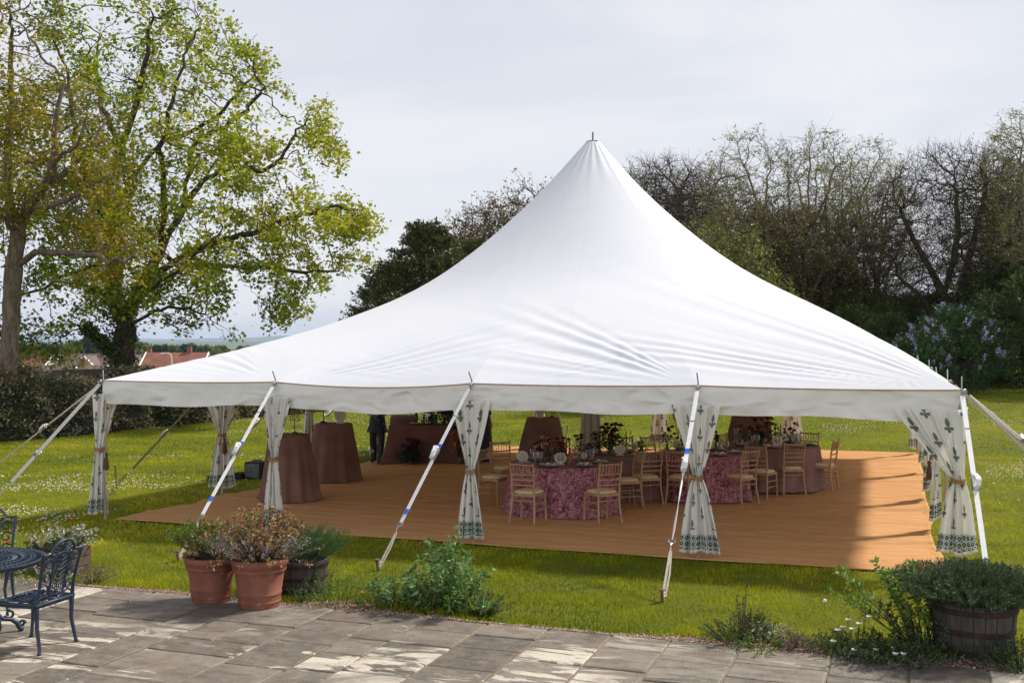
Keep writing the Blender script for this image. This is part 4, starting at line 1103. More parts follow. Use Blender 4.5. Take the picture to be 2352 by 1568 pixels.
# lilac in flower
lil = evergreen('lilac_bush', 'lilac bush with mauve flower spikes at the edge of the lawn', 3.0, 1.9, 'lilacleaf', 51, 330, 42, (.08, .14), .38, cat='bush')
rg = np.random.default_rng(5); FP = []; FD = []
for k in range(84):
    hh = rg.random()**.7; a_ = rg.uniform(0, 2*PI); prof = max(.1, math.sin(min(1, hh*.92+.12)*PI))**.8; r_ = 1.98*prof*1.08
    c = np.array([math.cos(a_)*r_, math.sin(a_)*r_, .45+hh*2.9]); d = unit(np.array([math.cos(a_)*.6, math.sin(a_)*.6, 1.0]))
    for j in range(46):
        f = rg.random(); FP.append(c+d*f*.26+rg.normal(size=3)*.05*(1.1-f))
leaf_obj('flowers', np.array(FP), .045, M['lilac'], lil, asp=.9, rg=rg)
place(lil, 2190, 38.2, 0, .92)
l2 = place(copy_tree(lil), 2088, 37.8, 2, .62, 'smaller lilac bush with more mauve flowers, left of the big one')

# ---------------------------------------------------------------- hedge and fence on the left
hd = unit(np.array([7, 15.4])); hn = np.array([-hd[1], hd[0]])     # hn points away from the lawn
h0 = np.array([-16.3, 25.5]); HL = 27.5
def hz(x, y): return tz(x, y)
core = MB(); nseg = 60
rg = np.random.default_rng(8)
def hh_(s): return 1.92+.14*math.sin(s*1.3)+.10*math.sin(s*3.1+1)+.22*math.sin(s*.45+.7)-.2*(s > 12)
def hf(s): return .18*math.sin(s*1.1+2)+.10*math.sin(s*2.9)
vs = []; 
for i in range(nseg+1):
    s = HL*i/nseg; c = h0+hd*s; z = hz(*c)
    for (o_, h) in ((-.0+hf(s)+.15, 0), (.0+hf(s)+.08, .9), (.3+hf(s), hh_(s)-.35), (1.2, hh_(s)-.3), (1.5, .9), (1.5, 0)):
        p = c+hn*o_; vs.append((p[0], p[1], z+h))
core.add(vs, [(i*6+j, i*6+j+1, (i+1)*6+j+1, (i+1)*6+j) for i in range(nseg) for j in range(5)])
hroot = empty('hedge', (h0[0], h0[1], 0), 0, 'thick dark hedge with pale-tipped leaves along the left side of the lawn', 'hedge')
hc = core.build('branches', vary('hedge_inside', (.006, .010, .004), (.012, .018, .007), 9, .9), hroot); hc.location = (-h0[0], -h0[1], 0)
N = 52000; s = rg.uniform(0, HL, N); tt = rg.random(N); P = np.zeros((N, 3))
hs = np.array([hh_(a) for a in s]); fs = np.array([hf(a) for a in s])
face = rg.random(N) < .68
hgt_ = np.where(face, rg.random(N)**.9*hs, hs-.12+.1*rg.random(N)); off = np.where(face, fs-.05+.42*(hgt_/hs)**3+rg.normal(size=N)*.10+.10*np.sin(s*5+hgt_*4), fs+.3+rg.random(N)*1.1)
hgt_ = hgt_+rg.normal(size=N)*.08
c = h0[None]+hd[None]*s[:, None]+hn[None]*off[:, None]
P[:, :2] = c; P[:, 2] = terr(c[:, 0], c[:, 1])+np.abs(hgt_)
cl = np.sin(s*3.1+hgt_*2.7)*np.sin(s*1.3-hgt_*3.9+1)
d = unit(np.stack([-hn[0]+rg.normal(size=N)*.7, -hn[1]+rg.normal(size=N)*.7, rg.normal(size=N)*.6+.15], 1))
tn = np.clip(.52+.30*cl+rg.normal(size=N)*.30, 0, 1)
hl = leaf_obj('foliage', P, rg.uniform(.06, .13, N), M['hedge'], hroot, asp=.5, dirs=d, tint=tn, rg=rg); hl.location = (-h0[0], -h0[1], 0)
M['fence'] = vary('weathered_fence_wood', (.07, .055, .045), (.15, .12, .10), 3, .8, stretch=(6, 6, .4), bump=.4, bscale=20)
f0 = h0+hn*2.1; fr = empty('wooden_fence', (f0[0], f0[1], 0), 0, 'grey brown close-boarded fence showing above the hedge on the left', 'fence')
for i in range(14):
    a = f0+hd*(i*1.85); b = f0+hd*((i+1)*1.85); mb = MB(); zg = hz(*((a+b)/2))
    for k in range(14):
        c = a+(b-a)*(k+.5)/14; mb.box((c[0], c[1], zg+.95), (.136, .018+.006*(k % 2), 1.86+.01*(k % 3)), math.atan2(hd[1], hd[0]))
    c = (a+b)/2; mb.box((c[0]-hn[0]*.0, c[1]-hn[1]*.0, zg+1.9), (1.8, .06, .035), math.atan2(hd[1], hd[0]))
    mb.build('fence_panel', M['fence'], fr).location = (-f0[0], -f0[1], 0)
    mb = MB(); mb.box((a[0], a[1], zg+1.0), (.10, .10, 2.0), math.atan2(hd[1], hd[0]), bev=.01); mb.build('fence_post', M['fence'], fr).location = (-f0[0], -f0[1], 0)

# ---------------------------------------------------------------- the town below
t = NT('clay_tiles'); p = t.coord('Object'); sx = t.n('ShaderNodeSeparateXYZ'); t.link(p, sx.inputs[0])
st = t.math('FRACT', t.math('MULTIPLY', sx.outputs[2], 3.2))
c = t.mix(t.ramp(t.noise(p, .8, 4), [(.3, 0), (.7, 1)]), (.17, .062, .040), (.25, .105, .07)); c = t.mix(t.ramp(st, [(0, .7), (.3, 0)]), c, (.07, .03, .022)); t.base(c, .85); M['tile'] = t.m
t = NT('brown_tiles'); p = t.coord('Object'); sx = t.n('ShaderNodeSeparateXYZ'); t.link(p, sx.inputs[0])
c = t.mix(t.noise(p, .8, 4), (.09, .06, .055), (.17, .12, .11)); t.base(c, .85); M['tile2'] = t.m
M['render'] = vary('cream_render', (.36, .31, .24), (.46, .40, .32), 1, .9)
M['white'] = vary('white_paint', (.70, .70, .70), (.8, .8, .8), 3, .6)
M['glass'] = vary('window_glass', (.02, .025, .03), (.05, .055, .06), 1, .15)
def house(px, Y, ridge_y, w, d, rz, label, tm='tile', gable=None):
    x = (px-CX)/F*Y; g = tz(x, Y); rz_ = CAM_H+(HY-ridge_y)/F*Y; H = rz_-g; rh = min(3.0, d*.36); e = H-rh
    root = empty('house', (x, Y, g), rz, label, 'house', 'houses beyond the fence')
    mb = MB(); mb.box((0, 0, e/2), (w, d, e)); mb.add([(-w/2, -d/2, e), (-w/2, d/2, e), (-w/2, 0, H-.1), (w/2, -d/2, e), (w/2, d/2, e), (w/2, 0, H-.1)], [(0, 1, 2), (3, 5, 4)]); mb.build('wall', M['render'], root)
    mb = MB(); ov = .4; k = ov*rh/(d/2)
    for sg in (-1, 1):
        mb.add([(-w/2-ov, sg*(d/2+ov), e-k), (w/2+ov, sg*(d/2+ov), e-k), (w/2+ov, 0, H), (-w/2-ov, 0, H), (-w/2-ov, sg*(d/2+ov), e-k-.15), (w/2+ov, sg*(d/2+ov), e-k-.15), (w/2+ov, 0, H-.15), (-w/2-ov, 0, H-.15)],
               [(0, 1, 2, 3), (7, 6, 5, 4), (0, 4, 5, 1), (1, 5, 6, 2), (3, 2, 6, 7), (0, 3, 7, 4)])
    rf = mb.build('roof', M[tm], root)
    for sx_ in (-1, 1):
        mb = MB(); mb.tube([(sx_*(w/2+ov+.03), -(d/2+ov), e-k-.05), (sx_*(w/2+ov+.03), 0, H-.05), (sx_*(w/2+ov+.03), d/2+ov, e-k-.05)], .14, 4); mb.build('bargeboard', M['white'], root)
    for i in range(int(w//2.6)):
        xx = -w/2+1.5+i*2.6; mb = MB(); mb.box((xx, -d/2-.03, e*.55), (1.3, .1, 1.1)); wn = mb.build('window', M['white'], root); mb = MB(); mb.box((xx, -d/2-.09, e*.55), (1.1, .04, .9)); mb.build('pane', M['glass'], wn)
    mb = MB(); mb.box((w*.22, 0, H+.25), (.6, .5, 1.1)); mb.build('chimney', M['tile'], rf)
    for (gx, gw, gy) in (gable or []):       # front gables with white boards
        gh = gw*.52; top = H-.25 if gy is None else gy; z0 = top-gh; y1 = -d/2-.9
        mb = MB(); mb.add([(gx-gw/2, y1, z0), (gx+gw/2, y1, z0), (gx, y1, top-.12), (gx-gw/2, y1, z0-2.6), (gx+gw/2, y1, z0-2.6)], [(0, 1, 2), (3, 4, 1, 0)])
        gb = mb.build('gable', M['render'], root)
        mb = MB()
        for sg in (-1, 1):
            mb.add([(gx, y1-.2, top), (gx+sg*(gw/2+.25), y1-.2, z0-.2), (gx+sg*(gw/2+.25), 0, z0-.2), (gx, 0, top)], [(0, 1, 2, 3)])
        mb.build('gable_roof', M[tm], gb)
        mb = MB()
        mb.tube([(gx-gw/2-.3, y1-.25, z0-.25), (gx, y1-.25, top-.05), (gx+gw/2+.3, y1-.25, z0-.25)], .17, 4)
        mb.build('bargeboard', M['white'], gb)
    return root
house(407, 150, 809, 7.8, 9, .0, 'house with a long red tiled roof between the big trunk and the marquee', 'tile')
house(325, 165, 812, 5.6, 8, 0, 'cream gabled house showing just right of the big trunk', 'tile2', [(0, 2.5, None)])
house(214, 160, 812, 8.5, 8, 0, 'cream gabled house with white boards left of the big trunk', 'tile2', [(.65, 3.4, None)])
house(150, 130, 838, 9.0, 8, .1, 'low house with a dark brown roof close beyond the fence', 'tile2')
house(60, 170, 813, 9.0, 8, -.2, 'red roofed house behind the lower branches at the far left', 'tile')
house(245, 110, 843, 5.0, 8, .15, 'low dark roof just above the fence left of the big trunk', 'tile2')
house(120, 175, 822, 4.0, 8, -.3, 'small house with a red roof and white gable board at the far left', 'tile', [(0, 2.6, None)])
# scrubby trees between the fence and the houses
us = evergreen('scrub_tree', 'scrubby green tree showing over the fence at the far left', 4.4, 1.7, 'syc', 71, 120, 26, (.10, .18), .5, group='scrubby trees over the fence')
place(us, 92, 38, 0, .78, dz=-1.0)
place(copy_tree(us), 150, 39, 2, .86, 'scrubby green tree over the fence halfway to the big trunk', dz=-1.4)
place(copy_tree(us), 38, 38, 4, .70, 'scrubby green tree right beside the left trunk', dz=-.8)
# street lamp
x = (394-CX)/F*140; g = tz(x, 140); sl_ = empty('street_lamp', (x, 140, g), 0, 'pale curved street lamp in front of the red tiled roof', 'street lamp')
H = CAM_H+(HY-811)/F*140-g
mb = MB(); mb.tube([(0, 0, 0), (0, 0, H-.5), (-.15, 0, H-.15), (-.5, 0, H), (-1.0, 0, H)], [.11, .10, .09, .08, .08], 8); mb.build('pole', M['strap_old'], sl_, True)
mb = MB(); mb.box((-1.15, 0, H-.02), (.5, .22, .14), bev=.04); mb.build('lantern', M['white'], sl_)
# distant trees
ft = evergreen('distant_tree', 'round yellow green tree beyond the roofs', 9, 5.5, 'far', 61, 130, 44, (.7, 1.3), 1.4, group='trees beyond the houses', squash=.85)
fd = evergreen('distant_tree', 'big grey green tree left of the big trunk beyond the roofs', 9, 4.5, 'fardark', 62, 130, 44, (.6, 1.2), 1.2, group='trees beyond the houses')
def pl(o, px, Y, topy, lab, base=9.0):
    x = (px-CX)/F*Y; g = tz(x, Y); h = CAM_H+(HY-topy)/F*Y-g; s = h/(base*1.05); o.location = (x, Y, g); o.scale = (s, s, s); o.rotation_euler.z = px; o['label'] = lab
pl(ft, 60, 230, 784, 'round yellow green tree at the far left beyond the roofs')
pl(fd, 215, 220, 774, 'big grey green tree left of the big trunk beyond the roofs')
for k, (px, Y, ty, lb) in enumerate([(130, 260, 786, 'yellow green tree between the far left roofs and the big grey tree'), (172, 300, 779, 'pale yellow green tree top just left of the big grey tree'), (258, 280, 785, 'yellow green tree directly behind the big trunk'),
        (322, 330, 783, 'pale tree just right of the big trunk, below the hills'), (345, 300, 789, 'low yellow green tree left of the small dark conifer'), (398, 320, 790, 'low yellow green tree between the two small dark trees'), (436, 310, 789, 'yellow green tree under the second small dark tree'), (470, 330, 790, 'low yellow green tree where the roof line meets the far trees'), (505, 340, 791, 'last low yellow green tree above the marquee roof edge'), (560, 350, 791, 'pale low tree beyond the marquee roof edge'), (20, 260, 788, 'low yellow green tree at the very left beyond the trunk')]):
    pl(copy_tree(ft), px, Y, ty, lb)
pl(copy_tree(fd), 369, 250, 794, 'small dark conifer above the red tiled roof'); pl(copy_tree(fd), 432, 270, 792, 'second small dark tree, right of the street lamp')
pl(copy_tree(fd), 100, 240, 790, 'dark tree top above the brown roof on the left')
# hills
t = NT('wooded_hill'); p = t.pos(scale=(1, .5, 1)); c = t.ramp(t.noise(p, .012, 6, .65), [(.35, (.035, .06, .03)), (.55, (.07, .10, .04)), (.7, (.16, .18, .07))]); t.base(c, .9); M['hill'] = t.m
def hills(name, Y, x0, x1, topy, amp, seed, dep):
    rg = np.random.default_rng(seed); n = 120; V = []
    for i in range(n):
        x = x0+(x1-x0)*i/(n-1); h = CAM_H+(HY-topy)/F*Y+amp*(math.sin(i*.11+seed)+.4*math.sin(i*.29)+.15*math.sin(i*.9)); h *= 1
        for j in range(7):
            f = j/6; V.append((x, Y+dep*(f-.5), -6+(h+6)*math.sin(PI*f)**.7))
    o = mk(name, np_mesh(name, np.array(V), grid_faces(n, 7)[:, ::-1]), M['hill'], smooth=True); tag(o, kind='structure')
hills('hills', 9000, -5900, 5000, 774, 20.0, 2, 1800)
hills('hills_near', 4600, -4200, 300, 787, 8.0, 5, 900)
# ================================================================= inside the marquee
M['limewash'] = vary('limewashed_wood', (.30, .17, .085), (.46, .29, .16), 22, .5, stretch=(1, 1, .15))
M['cushion'] = vary('cream_seat_pad', (.62, .46, .28), (.74, .58, .38), 5, .75, bump=.1)
def bamboo(mb, pts, r, n=8, knots=4):
    P = []; rr = []
    pts = [Vector(p) for p in pts]; seg = []
    for a, b in zip(pts, pts[1:]): seg.append((b-a).length)
    T = sum(seg); m = 3*knots+1
    for i in range(m+1):
        s = T*i/m; k = 0
        while k < len(seg)-1 and s > seg[k]: s -= seg[k]; k += 1
        P.append(pts[k].lerp(pts[k+1], min(1, s/seg[k]))); rr.append(r*(1.18 if i % 3 == 1 else .96))
    mb.tube(P, rr, n)
def make_chair():
    root = empty('chiavari_chair', (0, 0, 0), 0, None, 'chair', 'limewash chairs round the dining tables')
    # faces +y; seat 0.45 high, back at -y
    for sx in (-1, 1):
        mb = MB(); bamboo(mb, [(sx*.205, -.235, 0), (sx*.185, -.19, .25), (sx*.18, -.18, .45), (sx*.185, -.205, .70), (sx*.19, -.25, .92)], .0155, 8, 7); mb.build('leg', M['limewash'], root, True)
        mb = MB(); bamboo(mb, [(sx*.205, .20, 0), (sx*.195, .185, .44)], .0155, 8, 3); mb.build('leg', M['limewash'], root, True)
    mb = MB(); out_ = [(-.185, -.19), (.185, -.19), (.215, .18), (.17, .215), (-.17, .215), (-.215, .18)]
    mb.add([(x, y, z) for z in (.405, .445) for x, y in out_], [tuple(range(5, -1, -1)), tuple(range(6, 12))]+[(i, (i+1) % 6, 6+(i+1) % 6, 6+i) for i in range(6)])
    sf = mb.build('seat_frame', M['limewash'], root)
    mb = MB(); n = 26
    for j, (sc, z) in enumerate([(1.0, .447), (1.03, .458), (1.0, .472), (.88, .483), (.6, .490), (.0001, .493)]):
        for k in range(n):
            a = 2*PI*k/n; ca, sa = math.cos(a), math.sin(a); q = (abs(ca)**4+abs(sa)**4)**-.25
            mb.v.append((.192*ca*q*sc*(1+.06*sa), .01+.193*sa*q*sc, z))
    for j in range(5):
        for k in range(n): mb.f.append((j*n+k, j*n+(k+1) % n, (j+1)*n+(k+1) % n, (j+1)*n+k)); mb.m.append(0)
    mb.build('seat_cushion', M['cushion'], root, True)
    mb = MB(); yb = lambda z: -.18-.07*max(0, (z-.45)/.47)**1.5
    for z in (.885, .735, .655, .575): bamboo(mb, [(-.185, yb(z), z), (0, yb(z)-.012, z), (.185, yb(z), z)], .0115 if z < .8 else .014, 7, 3)
    for k in range(6):
        x = -.128+.0512*k; mb.tube([(x, yb(.735)-.008, .735), (x*1.05, yb(.885)-.008, .885)], .0075, 6)
    mb.build('backrest', M['limewash'], root, True)
    for pts in ([(-.2, -.2, .20), (-.2, .19, .20)], [(.2, -.2, .20), (.2, .19, .20)], [(-.197, -.19, .30), (-.197, .188, .30)], [(.197, -.19, .30), (.197, .188, .30)], [(-.19, .188, .27), (.19, .188, .27)], [(-.188, -.19, .34), (.188, -.19, .34)]):
        mb = MB(); bamboo(mb, pts, .009, 6, 3); mb.build('stretcher', M['limewash'], root, True)
    return root
def gz(zx, zy):                      # ground point from the enlarged crop used for layout
    return at((1200+zx*.38265)/1.08843, (980+zy*.38265)/1.08843)
TAB = {'A': (.80, 17.52, .84), 'B': (1.93, 19.0, .62), 'C': (3.33, 19.05, .80), 'D': (4.83, 20.05, .84)}
chairs = [((315, 862), 'A', 0, 'left of the two chairs with their backs to us at the nearest pink table'), ((800, 860), 'A', 0, 'right of the two chairs with their backs to us at the nearest pink table'),
    ((95, 742), 'A', 0, 'chair at the left side of the nearest pink table, half behind the middle curtain'), ((165, 672), 'A', 0, 'chair beyond the left side of the nearest pink table'),
    ((955, 765), 'A', 0, 'chair seen from the side at the right of the nearest pink table'), ((1082, 742), 'B', 0, 'chair with its back to us at the small mauve table behind the pink one'),
    ((1318, 742), 'C', 0, 'chair partly behind the curtain right of centre'), ((1700, 738), 'C', 0, 'chair with its back to us at the right end of the second pink table'),
    ((1838, 700), 'D', -.25, 'narrow side-on chair between the second pink table and the right mauve table'), ((2022, 672), 'D', 0, 'chair with its back to us at the right mauve table'),
    ((2240, 650), 'D', 0, 'outermost chair on the right, pulled out from the right mauve table'), ((2118, 590), 'D', .2, 'chair beyond the right end of the right mauve table'),
    ((1158, 622), 'C', .3, 'far chair facing us between the two pink tables'), ((1655, 600), 'D', 0, 'far chair behind the flowers of the right mauve table'),
    ((930, 625), 'B', 0, 'far chair behind the small mauve table')]
proto = make_chair()
for i, (zp, tb, da, lb) in enumerate(chairs):
    c = proto if i == 0 else copy_tree(proto)
    p = gz(*zp); tx, ty, tr = TAB[tb]
    dv = Vector((tx-p.x, ty-p.y)); c.location = (p.x, p.y, tz(p.x, p.y)+.036); c.rotation_euler.z = math.atan2(dv.y, dv.x)-PI/2+da
    c['label'] = 'limewash '+lb
# tables under cloths
t = NT('pink_damask'); p = t.coord('Object')
wp = t.noise(p, 5.5, 2, .5); mpn = t.n('ShaderNodeVectorMath', operation='ADD'); cm = t.n('ShaderNodeCombineXYZ'); t.setin(cm.inputs[0], t.math('MULTIPLY', wp, .25)); t.setin(cm.inputs[2], t.math('MULTIPLY', wp, .25)); t.link(p, mpn.inputs[0]); t.link(cm.outputs[0], mpn.inputs[1]); q = mpn.outputs[0]
vo = t.voro(q, 8.5); ring = t.math('SINE', t.math('MULTIPLY', vo.outputs['Distance'], 34)); f1 = t.ramp(t.math('ADD', t.math('MULTIPLY', ring, .11), t.noise(q, 15, 5, .7)), [(.46, 0), (.62, 1)])
c = t.mix(f1, (.21, .050, .078), (.43, .245, .26)); f2 = t.ramp(t.noise(q, 30, 4, .7), [(.56, 0), (.68, 1)]); c = t.mix(t.math('MULTIPLY', f2, .65), c, (.55, .38, .39)); f3 = t.ramp(t.noise(q, 8, 3, .6), [(.58, 0), (.66, .85)]); c = t.mix(f3, c, (.12, .010, .035))
t.base(c, .8, 0, .12); M['damask'] = t.m
M['mauve'] = vary('dusty_mauve_linen', (.195, .105, .096), (.265, .15, .138), 3, .85, spec=.1, bump=.15, bscale=90)
M['brownlinen'] = vary('dusty_brown_linen', (.155, .080, .060), (.215, .118, .092), 3, .85, spec=.1, bump=.15, bscale=90)
M['tablewood'] = vary('table_wood', (.12, .07, .04), (.2, .12, .07), 8, .6)
def cloth_table(x, y, r, h, name, label, mat, cat='table', nf=13, flare=.10, puddle=.07, seed=0, topr=None):
    rs = random.Random(seed); g = tz(x, y)+.036; root = empty(name, (x, y, g), 0, label, cat)
    mb = MB(); mb.lathe([(.02, h-.035), (r-.01, h-.035), (r-.01, h-.008), (.02, h-.008)], 30); mb.build('tabletop', M['tablewood'], root)
    for k in range(4):
        a = PI/4+k*PI/2; mb = MB(); rr = r*.6; mb.tube([(math.cos(a)*rr, math.sin(a)*rr, 0), (math.cos(a)*rr*.95, math.sin(a)*rr*.95, h-.03)], .018, 8); mb.build('leg', M['metal_dark'], root, True)
    n = 200; rings = []
    ph = [rs.uniform(0, 6) for _ in range(5)]
    def fold(a, f):
        s = math.sin(a*nf+ph[0]+.5*math.sin(a*3+ph[1]))*.6+.35*math.sin(a*nf*1.7+ph[2])+.3*math.sin(a*5+ph[3])
        return s*f
    V = []
    prof = [(0.001, 0, 0), (.5, 0, 0), (.9, 0, 0), (1, 0.0, 0)]
    for k in (0.0, .5, .85, 1.0):
        for i in range(n): a = 2*PI*i/n; V.append((math.cos(a)*r*k, math.sin(a)*r*k, h))
    m = 20
    for j in range(1, m+1):
        f = j/m
        for i in range(n):
            a = 2*PI*i/n; q = r+.008+.012*min(1, f*6)+flare*f**1.1*(.75+.25*math.sin(a*2+ph[4]))+ (.055*f**.7)*fold(a, 1)*min(1, f*3)
            z = h*(1-f)
            if f > .93: q += puddle*(f-.93)/.07*(.55+.45*math.sin(a*nf*.5+ph[1])); z = max(.006, h*(1-f)+.012*math.sin(a*nf+1))
            V.append((math.cos(a)*q, math.sin(a)*q, z+(.004 if f < .06 else 0)*0))
    Fc = grid_faces(m+4, n, True)
    o = mk('tablecloth', np_mesh('tablecloth', np.array(V), Fc[:, ::-1]), M[mat], root, True)
    return root
cloth_table(*TAB['A'], .76, 'dining_table', 'nearest round dining table under a pink patterned damask cloth', 'damask', nf=11, seed=1, flare=.09)
cloth_table(*TAB['B'], .76, 'dining_table', 'small mauve-clothed table between the two pink patterned tables', 'mauve', nf=9, seed=2, flare=.05)
cloth_table(*TAB['C'], .762, 'dining_table', 'second pink patterned dining table behind the curtain right of centre', 'damask', nf=11, seed=3, flare=.06)
cloth_table(*TAB['D'], .76, 'dining_table', 'plain mauve dining table at the right end of the row', 'mauve', nf=12, seed=4, flare=.11)
# tall cocktail tables
def tall(px, py_b, r, h, label, seed, Y=None):
    p = at(px, py_b) if Y is None else atY(px, Y); return cloth_table(p.x, p.y, r, h, 'cocktail_table', label, 'brownlinen', 'tall table', nf=8, flare=.20, puddle=.06, seed=seed)
ct1 = tall(664, 1150, .34, 1.12, 'tall brown-clothed table nearest the left, behind the second front curtain', 11)
ct2 = tall(766, 1106, .36, 1.12, 'tall brown-clothed table with a sign on it, second from the left', 12)
ct3 = tall(1247, 1060, .33, 1.12, 'tall brown-clothed table left of the centre pole', 13, Y=22.4)
ct4 = tall(1724, 1030, .36, 1.12, 'tall brown-clothed table on the far right side behind the flowers', 14, Y=23.3)
# wire lamps and a sign on the tall tables
M['cream'] = vary('cream_card', (.60, .50, .42), (.66, .56, .47), 2, .8)
def lamp(px, Y, z, s, label):
    x = (px-CX)/F*Y; root = empty('wire_lamp', (x, Y, z), 0, label, 'lamp', 'small table lamps'); root.scale = (s, s, s)
    mb = MB(); mb.lathe([(.075, 0), (.075, .012), (.05, .035), (.012, .05)], 18); mb.build('base', M['metal_dark'], root, True)
    mb = MB(); mb.tube([(0, 0, .04), (0, 0, .40)], .008, 8); mb.build('stem', M['metal_dark'], root, True)
    mb = MB()
    for k in range(14): a = 2*PI*k/14; mb.tube([(math.cos(a)*.045, math.sin(a)*.045, .42), (math.cos(a)*.095, math.sin(a)*.095, .235)], .0045, 5)
    for rr, zz in ((.045, .42), (.095, .235)): mb.tube([(math.cos(a)*rr, math.sin(a)*rr, zz) for a in np.linspace(0, 2*PI, 20, endpoint=False)], .004, 5, closed=True)
    mb.build('lamp_shade', vary('brass_wire', (.22, .18, .09), (.35, .28, .14), 10, .4, .7) if 'brass' not in M else M['brass'], root, True)
    return root
M['brass'] = vary('aged_brass', (.26, .20, .09), (.42, .33, .16), 10, .35, .8)
z1 = ct1.location; lamp(677, z1.y, z1.z+1.12, 1.0, 'wire-shaded lamp on the nearest tall table on the left')
z2 = ct2.location; lamp(743, z2.y-.12, z2.z+1.12, 1.25, 'taller lamp beside the scalloped sign on the second tall table')
z4 = ct4.location; lamp(1752, z4.y, z4.z+1.12, .9, 'lamp on the far right tall table under the eave'); z3 = ct3.location
lamp(1268, z3.y, z3.z+1.12, .9, 'lamp on the tall table left of the centre pole')
def scallop(loc, w, h, label, lines=5, rz=0, name='table_card', cat='card', mat='cream', grp=None):
    root = empty(name, loc, rz, label, cat, grp)
    mb = MB(); n = 72; pr = []
    for k in range(n):
        a = 2*PI*k/n; q = 1+.05*abs(math.sin(a*9)); pr.append((math.cos(a)*w/2*q, math.sin(a)*h/2*q+h/2+.02))
    mb.add([(x, -.004, z) for x, z in pr]+[(x, .004, z) for x, z in pr], [tuple(range(n)), tuple(range(2*n-1, n-1, -1))]+[(i, n+i, n+(i+1) % n, (i+1) % n) for i in range(n)])
    mb.build('panel', M[mat], root)
    mb = MB(); mb.box((0, 0, .008), (w*.7, .05, .016), bev=.003); mb.build('foot', M[mat], root)
    if lines:
        mb = MB()
        for k in range(lines): mb.box((0, -.006, h*.25+.02+k*h*.55/lines), (w*(.5+.12*math.sin(k*2)), .002, .0035))
        mb.build('writing', M['metal_dark'], root)
    return root
scallop((z2.x+.14, z2.y-.05, z2.z+1.12), .22, .36, 'scalloped pink sign standing on the second tall table from the left', 7, name='sign', cat='sign')
scallop((z3.x-.06, z3.y-.05, z3.z+1.12), .2, .3, 'small sign on the tall table left of the centre pole', 4, name='sign', cat='sign')

# --- things on the dining tables
M['plate'] = vary('dark_charger', (.05, .04, .04), (.10, .08, .07), 5, .3)
M['china'] = vary('pale_china', (.55, .47, .42), (.62, .54, .48), 5, .3)
M['napkin'] = vary('pale_napkin', (.60, .50, .44), (.70, .60, .52), 9, .8)
def glassmat(name, c, a):
    t = NT(name); t.base(c, .05, 0, .5); tr = t.n('ShaderNodeBsdfTransparent'); tr.inputs[0].default_value = (*c, 1); mm = t.n('ShaderNodeMixShader'); mm.inputs[0].default_value = a
    fr = t.n('ShaderNodeFresnel'); fr.inputs[0].default_value = 1.5
    f = t.math('ADD', fr.outputs[0], a, clamp=True); t.link(f, mm.inputs[0]); t.link(tr.outputs[0], mm.inputs[1]); t.link(t.p.outputs[0], mm.inputs[2]); t.link(mm.outputs[0], t.out.inputs[0]); return t.m
M['glassware'] = glassmat('clear_glass', (.88, .86, .84), .05); M['greenglass'] = glassmat('green_glass', (.10, .25, .18), .5)
M['amber'] = glassmat('amber_glass', (.35, .14, .06), .5)
for nm, c1, c2 in (('crimson', (.10, .004, .012), (.30, .012, .03)), ('coral', (.42, .10, .05), (.62, .22, .12)), ('peach', (.55, .28, .20), (.72, .45, .34)), ('plum', (.05, .012, .02), (.14, .04, .06)), ('rust_f', (.30, .08, .015), (.52, .18, .04)), ('dark_leaf', (.012, .02, .008), (.05, .07, .02)), ('cream_f', (.45, .38, .28), (.62, .54, .42))):
    M[nm] = leafmat(nm, c1, c2, .6, .15)
def place_setting():
    root = empty('place_setting', (0, 0, 0), 0, None, 'plate', 'place settings on the dining tables')
    mb = MB(); mb.lathe([(.06, 0), (.15, .006), (.158, .014), (.14, .011), (.0001, .008)], 28); mb.build('charger', M['plate'], root, True)
    mb = MB(); mb.lathe([(.05, .012), (.11, .02), (.12, .032), (.105, .024), (.0001, .02)], 28); mb.build('plate', M['china'], root, True)
    mb = MB(); V = [];
    for i in range(9):
        for j in range(6): V.append((-.11+.0275*i, -.07+.028*j, .036+.010*math.sin(i*1.4+j)+.012*math.sin(j*1.9)+.008))
    mb.add(V, [(i*6+j, (i+1)*6+j, (i+1)*6+j+1, i*6+j+1) for i in range(8) for j in range(5)]); mb.build('napkin', M['napkin'], root, True)
    mb = MB(); 
    for sx in (-.2, -.178): mb.tube([(sx, -.09, .004), (sx, .02, .005), (sx, .09, .008)], [.003, .003, .006], 5)
    mb.build('fork', M['brass'], root, True)
    mb = MB(); mb.tube([(.19, -.09, .004), (.19, 0, .005), (.19, .10, .006)], [.004, .003, .006], 5); mb.build('knife', M['brass'], root, True)
    return root
def wine_glass():
    root = empty('wine_glass', (0, 0, 0), 0, None, 'glass', 'glasses on the dining tables')
    mb = MB(); mb.lathe([(.036, 0), (.034, .003), (.006, .006), (.0045, .05), (.005, .085)], 16); mb.build('stem', M['glassware'], root, True)
    mb = MB(); mb.lathe([(.005, .085), (.026, .10), (.040, .13), (.040, .16), (.034, .205), (.0325, .205), (.0385, .16), (.0385, .13), (.024, .103), (.0001, .09)], 20); mb.build('bowl', M['glassware'], root, True)
    return root
def candlestick(h=.13):
    root = empty('candlestick', (0, 0, 0), 0, None, 'candlestick', 'dark red candles on the dining tables')
    mb = MB(); mb.lathe([(.045, 0), (.04, .01), (.012, .02), (.009, h*.5), (.016, h*.55), (.009, h*.62), (.011, h-.02), (.02, h)], 16); mb.build('holder', M['brass'], root, True)
    mb = MB(); mb.tube([(0, 0, h-.01), (0, 0, h+.25)], [.011, .0095], 10); mb.build('candle', M['wax'], root, True)
    return root
M['wax'] = vary('dark_red_wax', (.16, .015, .03), (.22, .03, .05), 5, .5)
